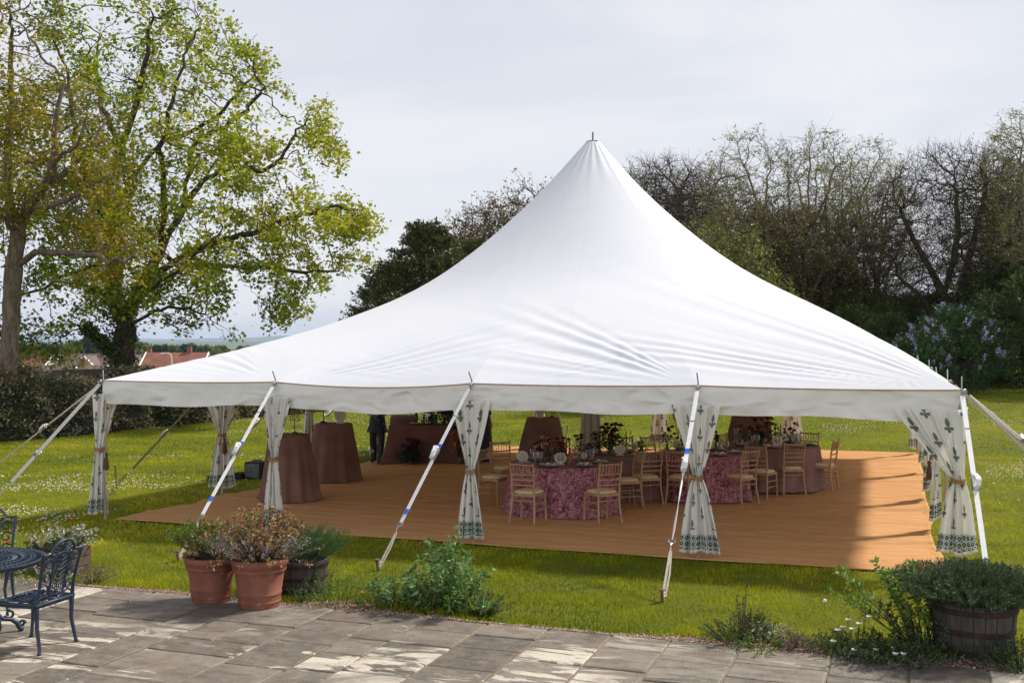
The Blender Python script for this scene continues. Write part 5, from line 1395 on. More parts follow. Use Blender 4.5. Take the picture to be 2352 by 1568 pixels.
M['waxb'] = vary('amber_wax', (.55, .33, .15), (.62, .4, .2), 5, .5)
def bouquet(label, cols, h=.16, spread=.10, n=7, seed=0, fol=120, size=1.0, gl='greenglass', fl='dark_leaf', name='flower_vase', cat='flowers', grp=None):
    rg = np.random.default_rng(seed); root = empty(name, (0, 0, 0), 0, label, cat, grp)
    mb = MB(); k = .6+.4*size; mb.lathe([(.028*k, 0), (.036*k, .02), (.036*k, .06), (.016*k, .10), (.018*k, .13), (.015*k, .13), (.012*k, .10), (.030*k, .06), (.030*k, .02), (.0001, .01)], 18); mb.build('vase', M[gl], root, True)
    C = []
    for i in range(n):
        a = rg.uniform(0, 2*PI); r_ = spread*math.sqrt(rg.random()); C.append(np.array([math.cos(a)*r_, math.sin(a)*r_, h+.10+rg.uniform(-.05, .12)*size]))
    mb = MB()
    for c in C: mb.tube([(0, 0, .05), (c[0]*.3, c[1]*.3, .15), tuple(c)], .0028, 5)
    mb.build('stems', M['dark_leaf'], root, True)
    for cc in cols[:1]:
        for i, c in enumerate(C):
            rb = rg.uniform(.02, .038)*size; v = unit(rg.normal(size=(120, 3))); v[:, 2] = np.abs(v[:, 2])*.9-.2*rg.random(120); P = c+v*rb*rg.uniform(.25, .8, (120, 1)); leaf_obj('bloom', P, .02*size, M[cols[i % len(cols)]], root, asp=1.1, dirs=unit(v+rg.normal(size=v.shape)*.5), rg=rg)
    P = np.array([[0, 0, h]])+rg.normal(size=(fol, 3))*np.array([spread*.7, spread*.7, .06*size]); P = P[P[:, 2] > .07]
    leaf_obj('foliage', P, rg.uniform(.03, .06, len(P))*size, M[fl], root, asp=.45, rg=rg)
    return root
pp = place_setting(); gg = wine_glass(); cc_ = candlestick(); used = {'p': 0, 'g': 0, 'c': 0}
def put(o, key, x, y, z, rz, lb):
    c = o if not used[key] else copy_tree(o); used[key] = 1; c.location = (x, y, z); c.rotation_euler.z = rz; c['label'] = lb; return c
tn_ = {'A': 'nearest pink patterned table', 'B': 'small mauve table', 'C': 'second pink patterned table', 'D': 'right-hand mauve table'}
for tb, (x, y, r) in TAB.items():
    z = tz(x, y)+.036+.765; ks = {'A': 7, 'B': 3, 'C': 6, 'D': 7}[tb]; a0 = {'A': -1.92, 'B': -.9, 'C': -1.2, 'D': -1.0}[tb]
    for k in range(ks):
        a = a0+2*PI*k/ks; rr = r-.20; put(pp, 'p', x+math.cos(a)*rr, y+math.sin(a)*rr, z, a-PI/2+PI, 'dark plate with folded pale napkin laid on the '+tn_[tb])
        for q in range(2):
            a2 = a+.22+.13*q; r2 = rr-.14-.05*q; put(gg, 'g', x+math.cos(a2)*r2, y+math.sin(a2)*r2, z, 0, 'stemmed wine glass set out on the '+tn_[tb])
    for k in range({'A': 3, 'B': 2, 'C': 2, 'D': 3}[tb]):
        a = 1+k*2.3; put(cc_, 'c', x+math.cos(a)*.16, y+math.sin(a)*.14, z, 0, 'dark red dinner candle in a brass holder on the '+tn_[tb])
def bq(px, py, Y, **k):              # vase whose blooms show at this picture point
    x = (px-CX)/F*Y; b = bouquet(**k); z = tz(x, Y)+.036+.765; b.location = (x, Y, z); return b
DR = ['crimson', 'plum', 'crimson', 'peach']
bq(1263, 1030, 17.65, label='low vase of crimson and peach blooms left of the middle of the nearest pink table', cols=['crimson', 'peach', 'coral'], seed=1, n=12, spread=.15, h=.12, size=1.15)
bq(1296, 1020, 17.5, label='vase of deep red dahlias and coral heads at the middle of the nearest pink table', cols=['crimson', 'plum', 'coral'], seed=2, n=8, spread=.12, h=.20)
bq(1330, 1015, 17.45, label='tall stem vase with one dark red bloom at the right of the nearest pink table', cols=['crimson', 'plum'], seed=3, n=5, spread=.09, h=.26)
bq(1228, 1040, 17.5, label='bud vase with a single crimson bloom at the left of the nearest pink table', cols=['crimson'], seed=4, n=3, spread=.07, h=.10, fol=50)
bq(1350, 1030, 17.9, label='small vase of crimson blooms near the right rim of the nearest pink table', cols=['crimson', 'plum'], seed=5, n=4, spread=.08, h=.13)
bq(1402, 1000, 18.9, label='large dark leafy arrangement on the small mauve table', cols=['plum', 'plum', 'crimson'], seed=6, n=14, spread=.18, h=.26, size=1.5, fol=420)
bq(1378, 1010, 18.85, label='purple-leaved sprigs in a vase at the left of the small mauve table', cols=['plum'], seed=7, n=7, spread=.12, h=.18, fol=200)
bq(1472, 1030, 18.85, label='bud vase with a dusky dahlia at the right rim of the small mauve table', cols=['plum', 'coral'], seed=8, n=4, spread=.07, h=.10)
bq(1532, 1005, 19.2, label='coral and red stems in a vase at the left of the second pink table', cols=['coral', 'crimson', 'plum'], seed=9, n=7, spread=.10, h=.22)
bq(1560, 1020, 19.1, label='red blooms just behind the guy strap on the second pink table', cols=['crimson', 'coral'], seed=10, n=6, spread=.12, h=.14)
bq(1645, 1020, 19.15, label='burgundy blooms right of the curtain on the second pink table', cols=['crimson', 'plum'], seed=12, n=5, spread=.07, h=.14)
bq(1750, 990, 20.1, label='large rust and orange arrangement in the middle of the right-hand mauve table', cols=['rust_f', 'rust_f', 'coral', 'plum'], seed=13, n=20, spread=.22, h=.24, size=1.6, fol=420)
bq(1710, 1010, 19.9, label='rust coloured stems left of the big arrangement on the right-hand mauve table', cols=['rust_f', 'plum'], seed=14, n=8, spread=.12, h=.20)
bq(1815, 1005, 20.2, label='dusky blooms right of the big arrangement on the right-hand mauve table', cols=['plum', 'rust_f'], seed=15, n=8, spread=.12, h=.16)
bq(1240, 1020, 17.95, label='small vase of dusky pink blooms at the far left of the nearest pink table', cols=['peach', 'plum'], seed=16, n=6, spread=.10, h=.15)
for (px, Y, lb) in ((1287, 17.25, 'round pale table card standing on the nearest pink table'), (1424, 18.7, 'round pale table card on the small mauve table'), (1786, 19.75, 'round pink table card on the right-hand mauve table'), (1200, 17.55, 'fan-folded pale card at the left of the nearest pink table')):
    x = (px-CX)/F*Y; scallop((x, Y, tz(x, Y)+.80), .19, .17, lb, 3)
for (px, Y, lb) in ((1232, 17.75, 'amber candle in a tall glass, left of the flowers on the nearest pink table'), (1247, 17.8, 'second amber candle in a tall glass on the nearest pink table'), (1690, 20.2, 'amber candle in a tall glass on the right-hand mauve table'), (1699, 20.3, 'second amber candle in a tall glass on the right-hand mauve table')):
    x = (px-CX)/F*Y; rt = empty('hurricane_candle', (x, Y, tz(x, Y)+.80), 0, lb, 'candle'); mb = MB(); mb.lathe([(.03, 0), (.032, .005), (.032, .30), (.030, .30), (.030, .008), (.0001, .008)], 16); mb.build('glass', M['glassware'], rt, True)
    mb = MB(); mb.tube([(0, 0, .008), (0, 0, .26)], .014, 10); mb.build('candle', M['waxb'], rt, True)

# --- drinks table with people
def long_table(x, y, w, d, h, rz, label, mat, seed, name='drinks_table'):
    rs = random.Random(seed); root = empty(name, (x, y, tz(x, y)+.036), rz, label, 'table')
    mb = MB(); mb.box((0, 0, h-.02), (w-.02, d-.02, .03)); mb.build('tabletop', M['tablewood'], root)
    for sx in (-1, 1):
        for sy in (-1, 1): mb = MB(); mb.tube([(sx*(w/2-.1), sy*(d/2-.1), 0), (sx*(w/2-.1), sy*(d/2-.1), h-.03)], .018, 8); mb.build('leg', M['metal_dark'], root, True)
    per = []; n = 260; c = .05
    for i in range(n):
        s = i/n*2*(w+d)
        if s < w: p = (-w/2+s, -d/2, 0, -1)
        elif s < w+d: p = (w/2, -d/2+s-w, 1, 0)
        elif s < 2*w+d: p = (w/2-(s-w-d), d/2, 0, 1)
        else: p = (-w/2, d/2-(s-2*w-d), -1, 0)
        per.append((s, *p))
    V = []
    for k in (0.001, .6, 1.0):
        for (s, px, py, nx, ny) in per: V.append((px*k, py*k, h))
    m = 16
    for j in range(1, m+1):
        f = j/m
        for (s, px, py, nx, ny) in per:
            cor = math.exp(-((abs(px)-w/2)**2+(abs(py)-d/2)**2)/.05)
            q = .015+.03*f+f*.035*(math.sin(s*9+.6*math.sin(s*3))*.6+.4*math.sin(s*17))+cor*.20*f*f+(.08*(f-.9)/.1 if f > .9 else 0)
            dx, dy = (nx, ny) if cor < .05 else (px/abs(px or 1)*.75, py/abs(py or 1)*.75)
            V.append((px+nx*q*(1-cor)+dx*q*cor, py+ny*q*(1-cor)+dy*q*cor, max(.008, h*(1-f))))
    mk('tablecloth', np_mesh('tablecloth', np.array(V), grid_faces(m+3, n, True)[:, ::-1]), M[mat], root, True)
    return root
M['darkmauve'] = vary('brown_mauve_linen', (.14, .062, .046), (.18, .085, .068), 3, .85, spec=.1, bump=.15, bscale=90)
dt = at(985, 1066); dt = long_table(dt.x, dt.y+.35, 1.75, .74, .84, -.06, 'brown-clothed drinks table with flowers and bottles in the shade at the left', 'darkmauve', 3)
long_table(dt.location.x-.66, dt.location.y+.66, .6, .55, 1.0, .1, 'small high table under a mauve cloth behind the left end of the drinks table', 'mauve', 4, 'side_table')
zt = dt.location.z+.845; dx0, dy0 = dt.location.x, dt.location.y
M['bottle'] = vary('dark_bottle', (.01, .025, .015), (.02, .05, .03), 3, .15)
M['tin'] = vary('dark_blue_tin', (.02, .05, .09), (.04, .08, .13), 3, .4)
for k, (ox, oy, s, lb) in enumerate(((-.32, .10, 1.0, 'dark green bottle at the left of the drinks table'), (-.15, .16, .62, 'short dark bottle second along the drinks table'), (.02, .20, .9, 'dark bottle third along the drinks table'), (-.02, -.12, .6, 'squat dark bottle in front on the drinks table'))):
    rt = empty('bottle', (dx0+ox, dy0+oy, zt), 0, lb, 'bottle'); rt.scale = (s, s, s); mb = MB(); mb.lathe([(.036, 0), (.038, .01), (.038, .20), (.016, .25), (.014, .31), (.0001, .31)], 16); mb.build('body', M['bottle'], rt, True)
    mb = MB(); mb.lathe([(.016, .29), (.016, .33), (.0001, .332)], 12); mb.build('cap', M['brass'], rt, True)
def ondt(ox, oy, oz=0, **k): b = bouquet(**k); b.location = (dx0+ox, dy0+oy, zt+oz); return b
ondt(.10, .06, label='dried brown and cream flower heads in the middle of the drinks table', cols=['cream_f', 'plum', 'cream_f'], seed=21, n=12, spread=.20, h=.24, size=1.7, fol=60)
ondt(.32, .1, label='peach and cream flower heads right of the dried ones on the drinks table', cols=['cream_f', 'peach', 'plum'], seed=22, n=12, spread=.16, h=.20, size=1.5, fol=120)
ondt(.62, 0, label='dusky pink blooms at the right end of the drinks table', cols=['peach', 'plum'], seed=23, n=10, spread=.16, h=.16, size=1.4, fol=160)
ondt(-.14, .0, label='small vase of feathery crimson sprigs on the drinks table', cols=['plum', 'peach'], seed=24, n=4, spread=.10, h=.14, fol=70)
ondt(.15, -.2, label='dark trailing foliage along the front of the drinks table', cols=['plum'], seed=25, n=8, spread=.28, h=.06, fol=500, size=1.3)
# red ribboned rack
rt = empty('ribbon_rack', (dx0-.62, dy0+.62, dt.location.z+1.005), .1, 'little rack hung with red ribbons at the left end of the drinks table', 'ribbon rack')
mb = MB()
for sx in (-1, 1): mb.tube([(sx*.22, 0, 0), (sx*.22, 0, .27)], .008, 6)
mb.tube([(-.24, 0, .27), (.24, 0, .27)], .010, 6); mb.build('frame', M['tablewood'], rt, True)
rs = random.Random(4)
for k in range(11):
    x = -.22+.044*k; mb = MB(); mb.ribbon([(x, 0, .275), (x+rs.uniform(-.01, .01), -.012, .2), (x+rs.uniform(-.02, .02), .005, .27-rs.uniform(.10, .22))], Vector((.028, .006, 0)), .003); mb.build('ribbon', M['wax'], rt)
# tray of nibbles
rt = empty('serving_tray', (dx0-.28, dy0-.16, zt), 0, 'tray of small peach coloured bites at the left of the drinks table', 'tray')
mb = MB(); mb.lathe([(.10, 0), (.19, .006), (.20, .016), (.18, .012), (.0001, .01)], 24); mb.build('plate', M['plate'], rt, True)
mb = MB()
for k in range(22): a = k*2.4; r_ = .16*math.sqrt(k/22); mb.ball((math.cos(a)*r_, math.sin(a)*r_, .028), .022, 8, (1, 1, .8))
mb.build('canapes', vary('peach_bites', (.42, .16, .10), (.6, .3, .2), 40, .5), rt, True)
# urn arrangement on the floor before the table
ub = at(943, 1068); ur = bouquet(label='dark burgundy floor arrangement standing in front of the drinks table', cols=['plum', 'plum', 'crimson'], seed=31, n=16, spread=.17, h=.20, size=1.9, fol=700, name='floor_arrangement')
ur.location = (ub.x, ub.y-.1, tz(ub.x, ub.y)+.036); 
ub = at(1055, 1068); ur = bouquet(label='column of brown and cream dried flowers at the right end of the drinks table', cols=['cream_f', 'plum', 'rust_f'], seed=32, n=26, spread=.12, h=.45, size=1.7, fol=500, name='floor_arrangement', fl='rust_f')
ur.location = (ub.x, ub.y-.05, tz(ub.x, ub.y)+.036); ur.scale = (1, 1, 1.35)
# speaker and cable on the grass
sp0 = at(592, 1098); root = empty('speaker_box', (sp0.x, sp0.y, tz(sp0.x, sp0.y)), -.36, 'black loudspeaker box on the grass behind the nearest tall table', 'speaker')
M['black'] = vary('black_case', (.003, .003, .004), (.007, .007, .008), 30, .85, bump=.2)
mb = MB(); mb.box((0, 0, .17), (.42, .34, .34), bev=.012); mb.build('case', M['black'], root); mb = MB(); mb.box((-.02, -.175, .17), (.34, .012, .28), bev=.004); mb.build('grille', M['metal_dark'], root)
mb = MB(); mb.tube([(-.1, 0, .345), (-.1, 0, .375), (.1, 0, .375), (.1, 0, .345)], .01, 6); mb.build('handle', M['black'], root, True)
mb = MB(); mb.box((-.33, -.12, .06), (.22, .26, .12), bev=.01); mb.build('power_unit', M['black'], root)
mb = MB(); rs = random.Random(3); pts = []
for k in range(90):
    a = k*.55; rr = .16+.07*math.sin(k*.31); pts.append((sp0.x-.62+math.cos(a)*rr*1.5, sp0.y-.30+math.sin(a)*rr*.8, tz(sp0.x, sp0.y)+.02+.0006*k+.01*math.sin(k)))
mb.tube(pts, .010, 5); cb = mb.build('cable_coil', M['black'], None, True); tag(cb, 'black cable coiled on the grass beside the loudspeaker', 'cable')

# --- people
M['skin'] = (lambda t: (t.base((.46, .25, .17), .55, 0, .3), t.m)[1])(NT('skin'))
M['skind'] = M['skin']
M['hair'] = vary('brown_hair', (.03, .018, .01), (.07, .04, .025), 60, .55, stretch=(1, 1, .1))
t = NT('dark_floral_cotton'); p = t.coord('Object'); vo = t.voro(p, 13); f = t.math('LESS_THAN', vo.outputs['Distance'], .30); g_ = t.math('GREATER_THAN', vo.outputs['Distance'], .17)
cs = t.n('ShaderNodeSeparateColor'); t.link(vo.outputs['Color'], cs.inputs[0]); f = t.math('MULTIPLY', t.math('MULTIPLY', f, g_), t.math('GREATER_THAN', cs.outputs[0], .55))
t.base(t.mix(f, (.014, .015, .022), (.22, .20, .20)), .8); M['floral'] = t.m
M['blackcloth'] = vary('black_cotton', (.010, .010, .013), (.022, .022, .027), 9, .8)
def skin_mesh(name, pts, edges, rad, mat, parent, root_i=0, sub=2):
    me = bpy.data.meshes.new(name); me.from_pydata([tuple(p) for p in pts], edges, []); o = mk(name, me, mat, parent, True)
    m = o.modifiers.new('skin', 'SKIN'); 
    for i, r in enumerate(rad): me.skin_vertices[0].data[i].radius = (r if hasattr(r, '__len__') else (r, r))
    me.skin_vertices[0].data[root_i].use_root = True
    m.use_smooth_shade = True; s_ = o.modifiers.new('sub', 'SUBSURF'); s_.levels = sub; s_.render_levels = sub
    return o
def person(loc, rz, H, label, dress, armL, armR, hem=.52, legs=None, lean=.08, bend=0.0, hairc='hair', wide=1.0):
    """faces -y; heights as fractions of H"""
    root = empty('person', loc, rz, label, 'person'); h = H
    fz = -lean
    hip = .53*h; sh = .815*h; ly = [(-.085, .0), (.085, .03)] if legs is None else legs
    def sp_(z):   # forward shift of the spine with height
        k = max(0, (z-hip)/(sh-hip)); return -bend*k*k*h
    P = [(0, sp_(hip), hip), (0, sp_(.60*h)+.005, .60*h), (0, sp_(.68*h)-.0, .68*h), (0, sp_(.76*h), .76*h), (0, sp_(sh)+.01, sh), (0, sp_(.86*h), .865*h), (0, sp_(.9*h)-.02, .90*h), (0, sp_(.93*h)-.025, .94*h), (0, sp_(.97*h)-.02, .985*h)]
    Rd = [(.135*wide, .105), (.115*wide, .095), (.125*wide, .10), (.135*wide, .10), (.09, .07), (.046, .05), (.058, .07), (.070, .085), (.058, .070)]
    E = [(i, i+1) for i in range(8)]
    for s_, (lx, lyy) in zip((-1, 1), ly):
        b = len(P); P += [(s_*.09, 0, .49*h), (s_*.095+lx*.2, lyy*.5-.01, .28*h), (lx if abs(lx) > .09 else s_*.09, lyy+.02, .055*h), (lx if abs(lx) > .09 else s_*.09, lyy-.07, .022*h), (lx if abs(lx) > .09 else s_*.09, lyy-.16, .016*h)]
        Rd += [(.085, .09), (.054, .058), (.034, .036), (.036, .030), (.030, .018)]; E += [(0, b), (b, b+1), (b+1, b+2), (b+2, b+3), (b+3, b+4)]
    hands = []
    for s_, arm in ((-1, armL), (1, armR)):
        b = len(P); y0 = sp_(sh); el, wr = arm
        P += [(s_*.155*wide, y0+.01, sh-.01), (el[0], el[1]+y0, el[2]), (wr[0], wr[1]+y0, wr[2])]; Rd += [(.052, .052), (.036, .036), (.024, .021)]
        d = (Vector(wr)-Vector(el)).normalized(); hc = Vector(wr)+Vector((0, y0, 0))+d*.075; P += [tuple(hc)]; Rd += [(.036, .018)]
        E += [(4, b), (b, b+1), (b+1, b+2), (b+2, b+3)]
        sd_ = d.cross(Vector((0, 0, 1))).normalized(); dn_ = d.cross(sd_)
        for k, (o_, l) in enumerate(((-.027, .062), (-.009, .072), (.009, .068), (.027, .052))):
            b2 = len(P); q = hc+sd_*o_+d*.02; P += [tuple(q), tuple(q+d*l*.5+dn_*.008), tuple(q+d*l*.85+dn_*.03)]; Rd += [.009, .0085, .007]; E += [(b+3, b2), (b2, b2+1), (b2+1, b2+2)]
        b2 = len(P); q = hc-sd_*.03*s_-d*.03; P += [tuple(q-sd_*.018*s_+d*.015), tuple(q-sd_*.026*s_+d*.05)]; Rd += [.0105, .0085]; E += [(b+3, b2), (b2, b2+1)]
    body = skin_mesh('body', P, E, Rd, M['skin'], root, 0)
    hd_ = Vector(P[7])
    mb = MB(); n = 18
    mb.ball(hd_+Vector((0, .018, .028)), .098, 16, (.92, 1.05, 1.05)); mb.ball(hd_+Vector((0, .085, -.03)), .055, 12, (1.1, .8, 1.3))
    mb.build('hair', M[hairc], root, True)
    mb = MB(); mb.ball(hd_+Vector((0, -.097, -.012)), .013, 8, (.8, 1.2, 1.4))
    for sx in (-1, 1): mb.ball(hd_+Vector((sx*.078, .005, -.01)), .018, 8, (.4, .9, 1.4))
    mb.build('nose_and_ears', M['skin'], root, True)
    mb = MB()
    for sx in (-1, 1): mb.ball(hd_+Vector((sx*.03, -.083, .008)), .010, 8, (1.2, .6, .7))
    mb.build('eyes', M['black'], root, True)
    mb = MB(); mb.ball(hd_+Vector((0, -.09, -.045)), .02, 8, (1.1, .35, .3)); mb.build('mouth', vary('lip', (.35, .10, .09), (.4, .13, .11), 3, .5), root, True)
    # dress
    V = []; n = 48; zs = np.linspace(hem*h*.55, .80*h, 26)
    for z in zs:
        k = z/h
        if k > .60: rx, ry = .140+.02*math.sin((k-.60)/.2*PI), .112
        elif k > .5: rx, ry = .150+.015*(.60-k)/.1, .122
        else: f = (.5-k)/(.5-hem*.55); rx, ry = .165+.045*f, .135+.05*f
        if k > .76: rx *= 1-.25*(k-.76)/.04; ry *= 1-.25*(k-.76)/.04
        for i in range(n):
            a = 2*PI*i/n; w = 1+.05*math.sin(a*7+z*3)*(1 if k < .5 else .25); V.append((math.cos(a)*rx*w*wide, math.sin(a)*ry*w+sp_(z), z))
    mk('dress', np_mesh('dress', np.array(V), grid_faces(26, n, True)), M[dress], root, True).modifiers.new('t', 'SOLIDIFY').thickness = .006
    # sleeves
    for s_, arm, st in ((-1, armL, 0), (1, armR, 0)):
        y0 = sp_(sh); a = Vector((s_*.12*wide, y0+.01, sh+.005)); b = Vector(arm[0])+Vector((0, y0, 0)); c = b.lerp(Vector(arm[1])+Vector((0, y0, 0)), .35)
        mb = MB(); mb.tube([a, a.lerp(b, .25), a.lerp(b, .7), b, c], [.066, .068, .062, .060, .066], 14, caps=False); mb.build('sleeve', M[dress], root, True)
    # tights and shoes
    for s_, (lx, lyy) in zip((-1, 1), ly):
        x = lx if abs(lx) > .09 else s_*.09
        mb = MB(); mb.tube([(s_*.09, 0, .47*h), (s_*.095+lx*.2, lyy*.5-.01, .28*h), (x, lyy+.025, .15*h), (x, lyy+.0, .028*h)], [.095, .070, .064, .060], 14); mb.build('leggings', M['blackcloth'], root, True)
        mb = MB(); mb.ball((x, lyy-.07, .03*h), .06, 12, (.75, 2.1, .62)); mb.ball((x, lyy+.02, .045*h), .052, 10, (.85, .9, .9)); mb.build('shoe', M['black'], root, True)
    return root
p1 = at(867, 1066)
person((p1.x, p1.y, tz(p1.x, p1.y)+.036), -.15, 1.70, 'person in a dark floral dress and black leggings standing left of the drinks table', 'floral', ((-.24, -.03, 1.16), (-.03, -.24, 1.12)), ((.25, -.05, 1.15), (.02, -.25, 1.10)), .74, [(-.11, .06), (.10, -.12)], wide=1.15)
x2, y2 = dx0+.52, dy0+.62
person((x2, y2, tz(x2, y2)+.036), .15, 1.62, 'person in black bending over the far side of the drinks table', 'blackcloth', ((-.24, -.15, 1.12), (-.18, -.36, .98)), ((.24, -.15, 1.12), (.16, -.36, .98)), .55, bend=.16)
x3 = (1112-CX)/F*24.2; person((x3, 24.2, tz(x3, 24.2)+.036), 1.2, 1.68, 'person in a long black dress mostly hidden behind the middle curtain', 'blackcloth', ((-.24, .0, 1.12), (-.235, -.06, .88)), ((.24, .0, 1.12), (.235, -.06, .88)), .25, wide=1.15)
# ================================================================= foreground
def np_noise(x, y, f, seed=0):
    """smooth value noise in 0..1"""
    rg = np.random.default_rng(seed); T = rg.random((64, 64)); x = np.asarray(x)*f+31.7; y = np.asarray(y)*f+17.3
    xi = np.floor(x).astype(int); yi = np.floor(y).astype(int); fx = sstep(x-xi); fy = sstep(y-yi)
    g = lambda a, b: T[a % 64, b % 64]
    return (g(xi, yi)*(1-fx)+g(xi+1, yi)*fx)*(1-fy)+(g(xi, yi+1)*(1-fx)+g(xi+1, yi+1)*fx)*fy
def on_grass(x, y):
    u, v = to_uv(x, y); ok = (v > PV+edge_w(u)*.75+.02*np.sin(u*31)) & ~((u > .42) & (u < 11.95) & (v > .02) & (v < 12.38))
    d = -((x+14)*15.4-(y-30.6)*7.0)/math.hypot(7, 15.4)
    return ok & (d < -.15)
M['grass'] = (lambda t: (t.base(t.ramp(t.attr(), [(0, (.035, .075, .003)), (.35, (.17, .225, .004)), (.62, (.365, .385, .008)), (.85, (.54, .49, .03)), (1, (.60, .50, .12))]), .8, 0, .06), t.translucent(t.ramp(t.attr(), [(0, (.06, .12, .008)), (.6, (.37, .39, .010)), (1, (.52, .45, .09))]), .40), t.m)[2])(NT('grass_blade'))
N = 520000; rg = np.random.default_rng(77)
Yg = np.exp(rg.uniform(math.log(8.4), math.log(50), N)); Xg = rg.uniform(-.60, .60, N)*Yg
m = on_grass(Xg, Yg); Xg, Yg = Xg[m], Yg[m]; N = len(Xg); Zg = terr(Xg, Yg)
n1 = np_noise(Xg, Yg, .55, 1); n2 = np_noise(Xg, Yg, 1.9, 2); n3 = np_noise(Xg, Yg, 6, 3); n4 = np_noise(Xg, Yg, .23, 4)
tint = .30+.45*(n1-.5)+.42*(n2-.5)+.24*(n3-.5)+.30*(n4-.5)+.12+rg.normal(size=N)*.13
hgt = (.017+.022*n3+.014*rg.random(N))*(.9+.5*(n2 > .6)); uu_, vv_ = to_uv(Xg, Yg)
hgt = hgt*(1+1.1*np.exp(-((vv_-PV-edge_w(uu_))/.16)**2)); wd = .0042*np.maximum(1, Yg/11)
a = rg.uniform(0, 2*PI, N); lean = rg.uniform(.15, .75, N)*hgt; la = rg.uniform(0, 2*PI, N)
s1 = np.stack([np.cos(a)*wd, np.sin(a)*wd, np.zeros(N)], 1); B = np.stack([Xg, Yg, Zg-.004], 1)
T = B+np.stack([np.cos(la)*lean, np.sin(la)*lean, hgt], 1)
V = np.stack([B-s1, B+s1, T], 1).reshape(-1, 3)
gr = mk('grass', np_mesh('grass', V, np.arange(3*N).reshape(-1, 3), tint=np.repeat(np.clip(tint, 0, 1), 3)), M['grass'])
tag(gr, 'short patchy yellow green grass of the lawn all round the marquee', 'grass', kind='stuff')
# daisies in drifts
N = 60000; Yg = np.exp(rg.uniform(math.log(13), math.log(56), N)); Xg = rg.uniform(-.58, .60, N)*Yg
u, v = to_uv(Xg, Yg)
dr = np_noise(Xg*.45, Yg*1.5, .45, 9)*.6+np_noise(Xg, Yg, 1.3, 10)*.4
m = on_grass(Xg, Yg) & (dr > .52+.25*rg.random(N)) & ((v > 11) | (u < -.3) | (u > 13.2)) & (Yg > 14.5+1.2*np.sin(Xg))
Xg, Yg = Xg[m], Yg[m]; N = len(Xg); Zg = terr(Xg, Yg)+.045
octa = np.array([(1, 0, 0), (0, 1, 0), (-1, 0, 0), (0, -1, 0), (0, 0, .6), (0, 0, -.6)]); fo = np.array([(0, 1, 4), (1, 2, 4), (2, 3, 4), (3, 0, 4), (1, 0, 5), (2, 1, 5), (3, 2, 5), (0, 3, 5)])
r = rg.uniform(.011, .019, N); V = octa[None]*r[:, None, None]; V[:, :, 0] += Xg[:, None]; V[:, :, 1] += Yg[:, None]; V[:, :, 2] += Zg[:, None]
M['daisy'] = vary('daisy_petals', (.60, .60, .54), (.78, .78, .74), 50, .7)
dz = mk('daisies', np_mesh('daisies', V.reshape(-1, 3), (fo[None]+6*np.arange(N)[:, None, None]).reshape(-1, 3)), M['daisy']); print('daisies', N)
tag(dz, 'drifts of small white daisies scattered over the lawn', 'daisies', kind='stuff')

# ---------------------------------------------------------------- potted plants
t = NT('terracotta'); p = t.coord('Object'); sx = t.n('ShaderNodeSeparateXYZ'); t.link(p, sx.inputs[0])
c = t.mix(t.ramp(t.noise(p, 5, 5, .65), [(.3, 0), (.7, 1)]), (.16, .056, .034), (.245, .092, .058)); c = t.mix(t.ramp(t.noise(p, 14, 5, .7), [(.58, 0), (.72, .35)]), c, (.46, .32, .25))
t.base(c, .72, 0, .3); t.bump(t.noise(p, 50, 3), .15, .004); M['terra'] = t.m
M['earth'] = vary('potting_soil', (.02, .014, .01), (.06, .04, .028), 40, .95, bump=.6)
def spray(name, parent, mat, stems, n_leaf, ls, h, spread, base_r=.05, z0=0, asp=.35, droop=.25, smat='bark_red', seed=0, up=.55, tuft=0, sr=.0035, from_f=.3, tips=0, asym=(0, 0)):
    """stems arching from a common base, leaves set along them"""
    rg = np.random.default_rng(seed); mb = MB(); P = []; D = []
    for i in range(stems):
        a = rg.uniform(0, 2*PI); q = rg.random()**.6; L_ = h*rg.uniform(.62, 1.0)*(1-.35*q*q)
        b = np.array([math.cos(a)*base_r*q, math.sin(a)*base_r*q, z0]); e = b+np.array([math.cos(a)*spread*q+asym[0]*rg.random(), math.sin(a)*spread*q+asym[1]*rg.random(), L_])
        m_ = (b+e)/2+np.array([math.cos(a)*spread*q*.12, math.sin(a)*spread*q*.12, L_*.10])+rg.normal(size=3)*.015
        e = e-np.array([0, 0, droop*q*L_*.4]); pts = [b*(1-f)**2+2*m_*f*(1-f)+e*f*f for f in np.linspace(0, 1, 7)]
        mb.tube(pts, [sr*(1.15-.9*f) for f in np.linspace(0, 1, 7)], 5)
        f = from_f+(1-from_f)*rg.random(n_leaf)**.8; f[-max(1, n_leaf//6):] = 1.0
        pos_ = (1-f[:, None])**2*b+2*m_*(f*(1-f))[:, None]+e*(f**2)[:, None]; tan = unit(2*(1-f[:, None])*(m_-b)+2*f[:, None]*(e-m_))
        sd = unit(np.cross(tan, rg.normal(size=tan.shape))); P.append(pos_+sd*rg.random((n_leaf, 1))*tuft); D.append(unit(sd+tan*up+rg.normal(size=tan.shape)*.15))
    mb.build('stems', M[smat], parent, True)
    P = np.concatenate(P); o = leaf_obj(name, P, rg.uniform(*ls, len(P)), M[mat], parent, asp=asp, dirs=np.concatenate(D), rg=rg, fold=.08)
    return o
M['rusty'] = leafmat('rusty_shrub_leaf', (.12, .055, .028), (.40, .24, .12), .6, .2, (.42, .30, .12))
M['silver'] = leafmat('silver_foliage', (.16, .15, .13), (.42, .41, .38), .7, .1)
M['silver2'] = leafmat('woody_grey_stems', (.10, .07, .055), (.26, .20, .17), .8, .05)
M['herb'] = leafmat('herb_leaf', (.05, .10, .02), (.20, .25, .05), .6, .3)
M['lav'] = leafmat('lavender_leaf', (.030, .075, .028), (.11, .19, .07), .6, .25)
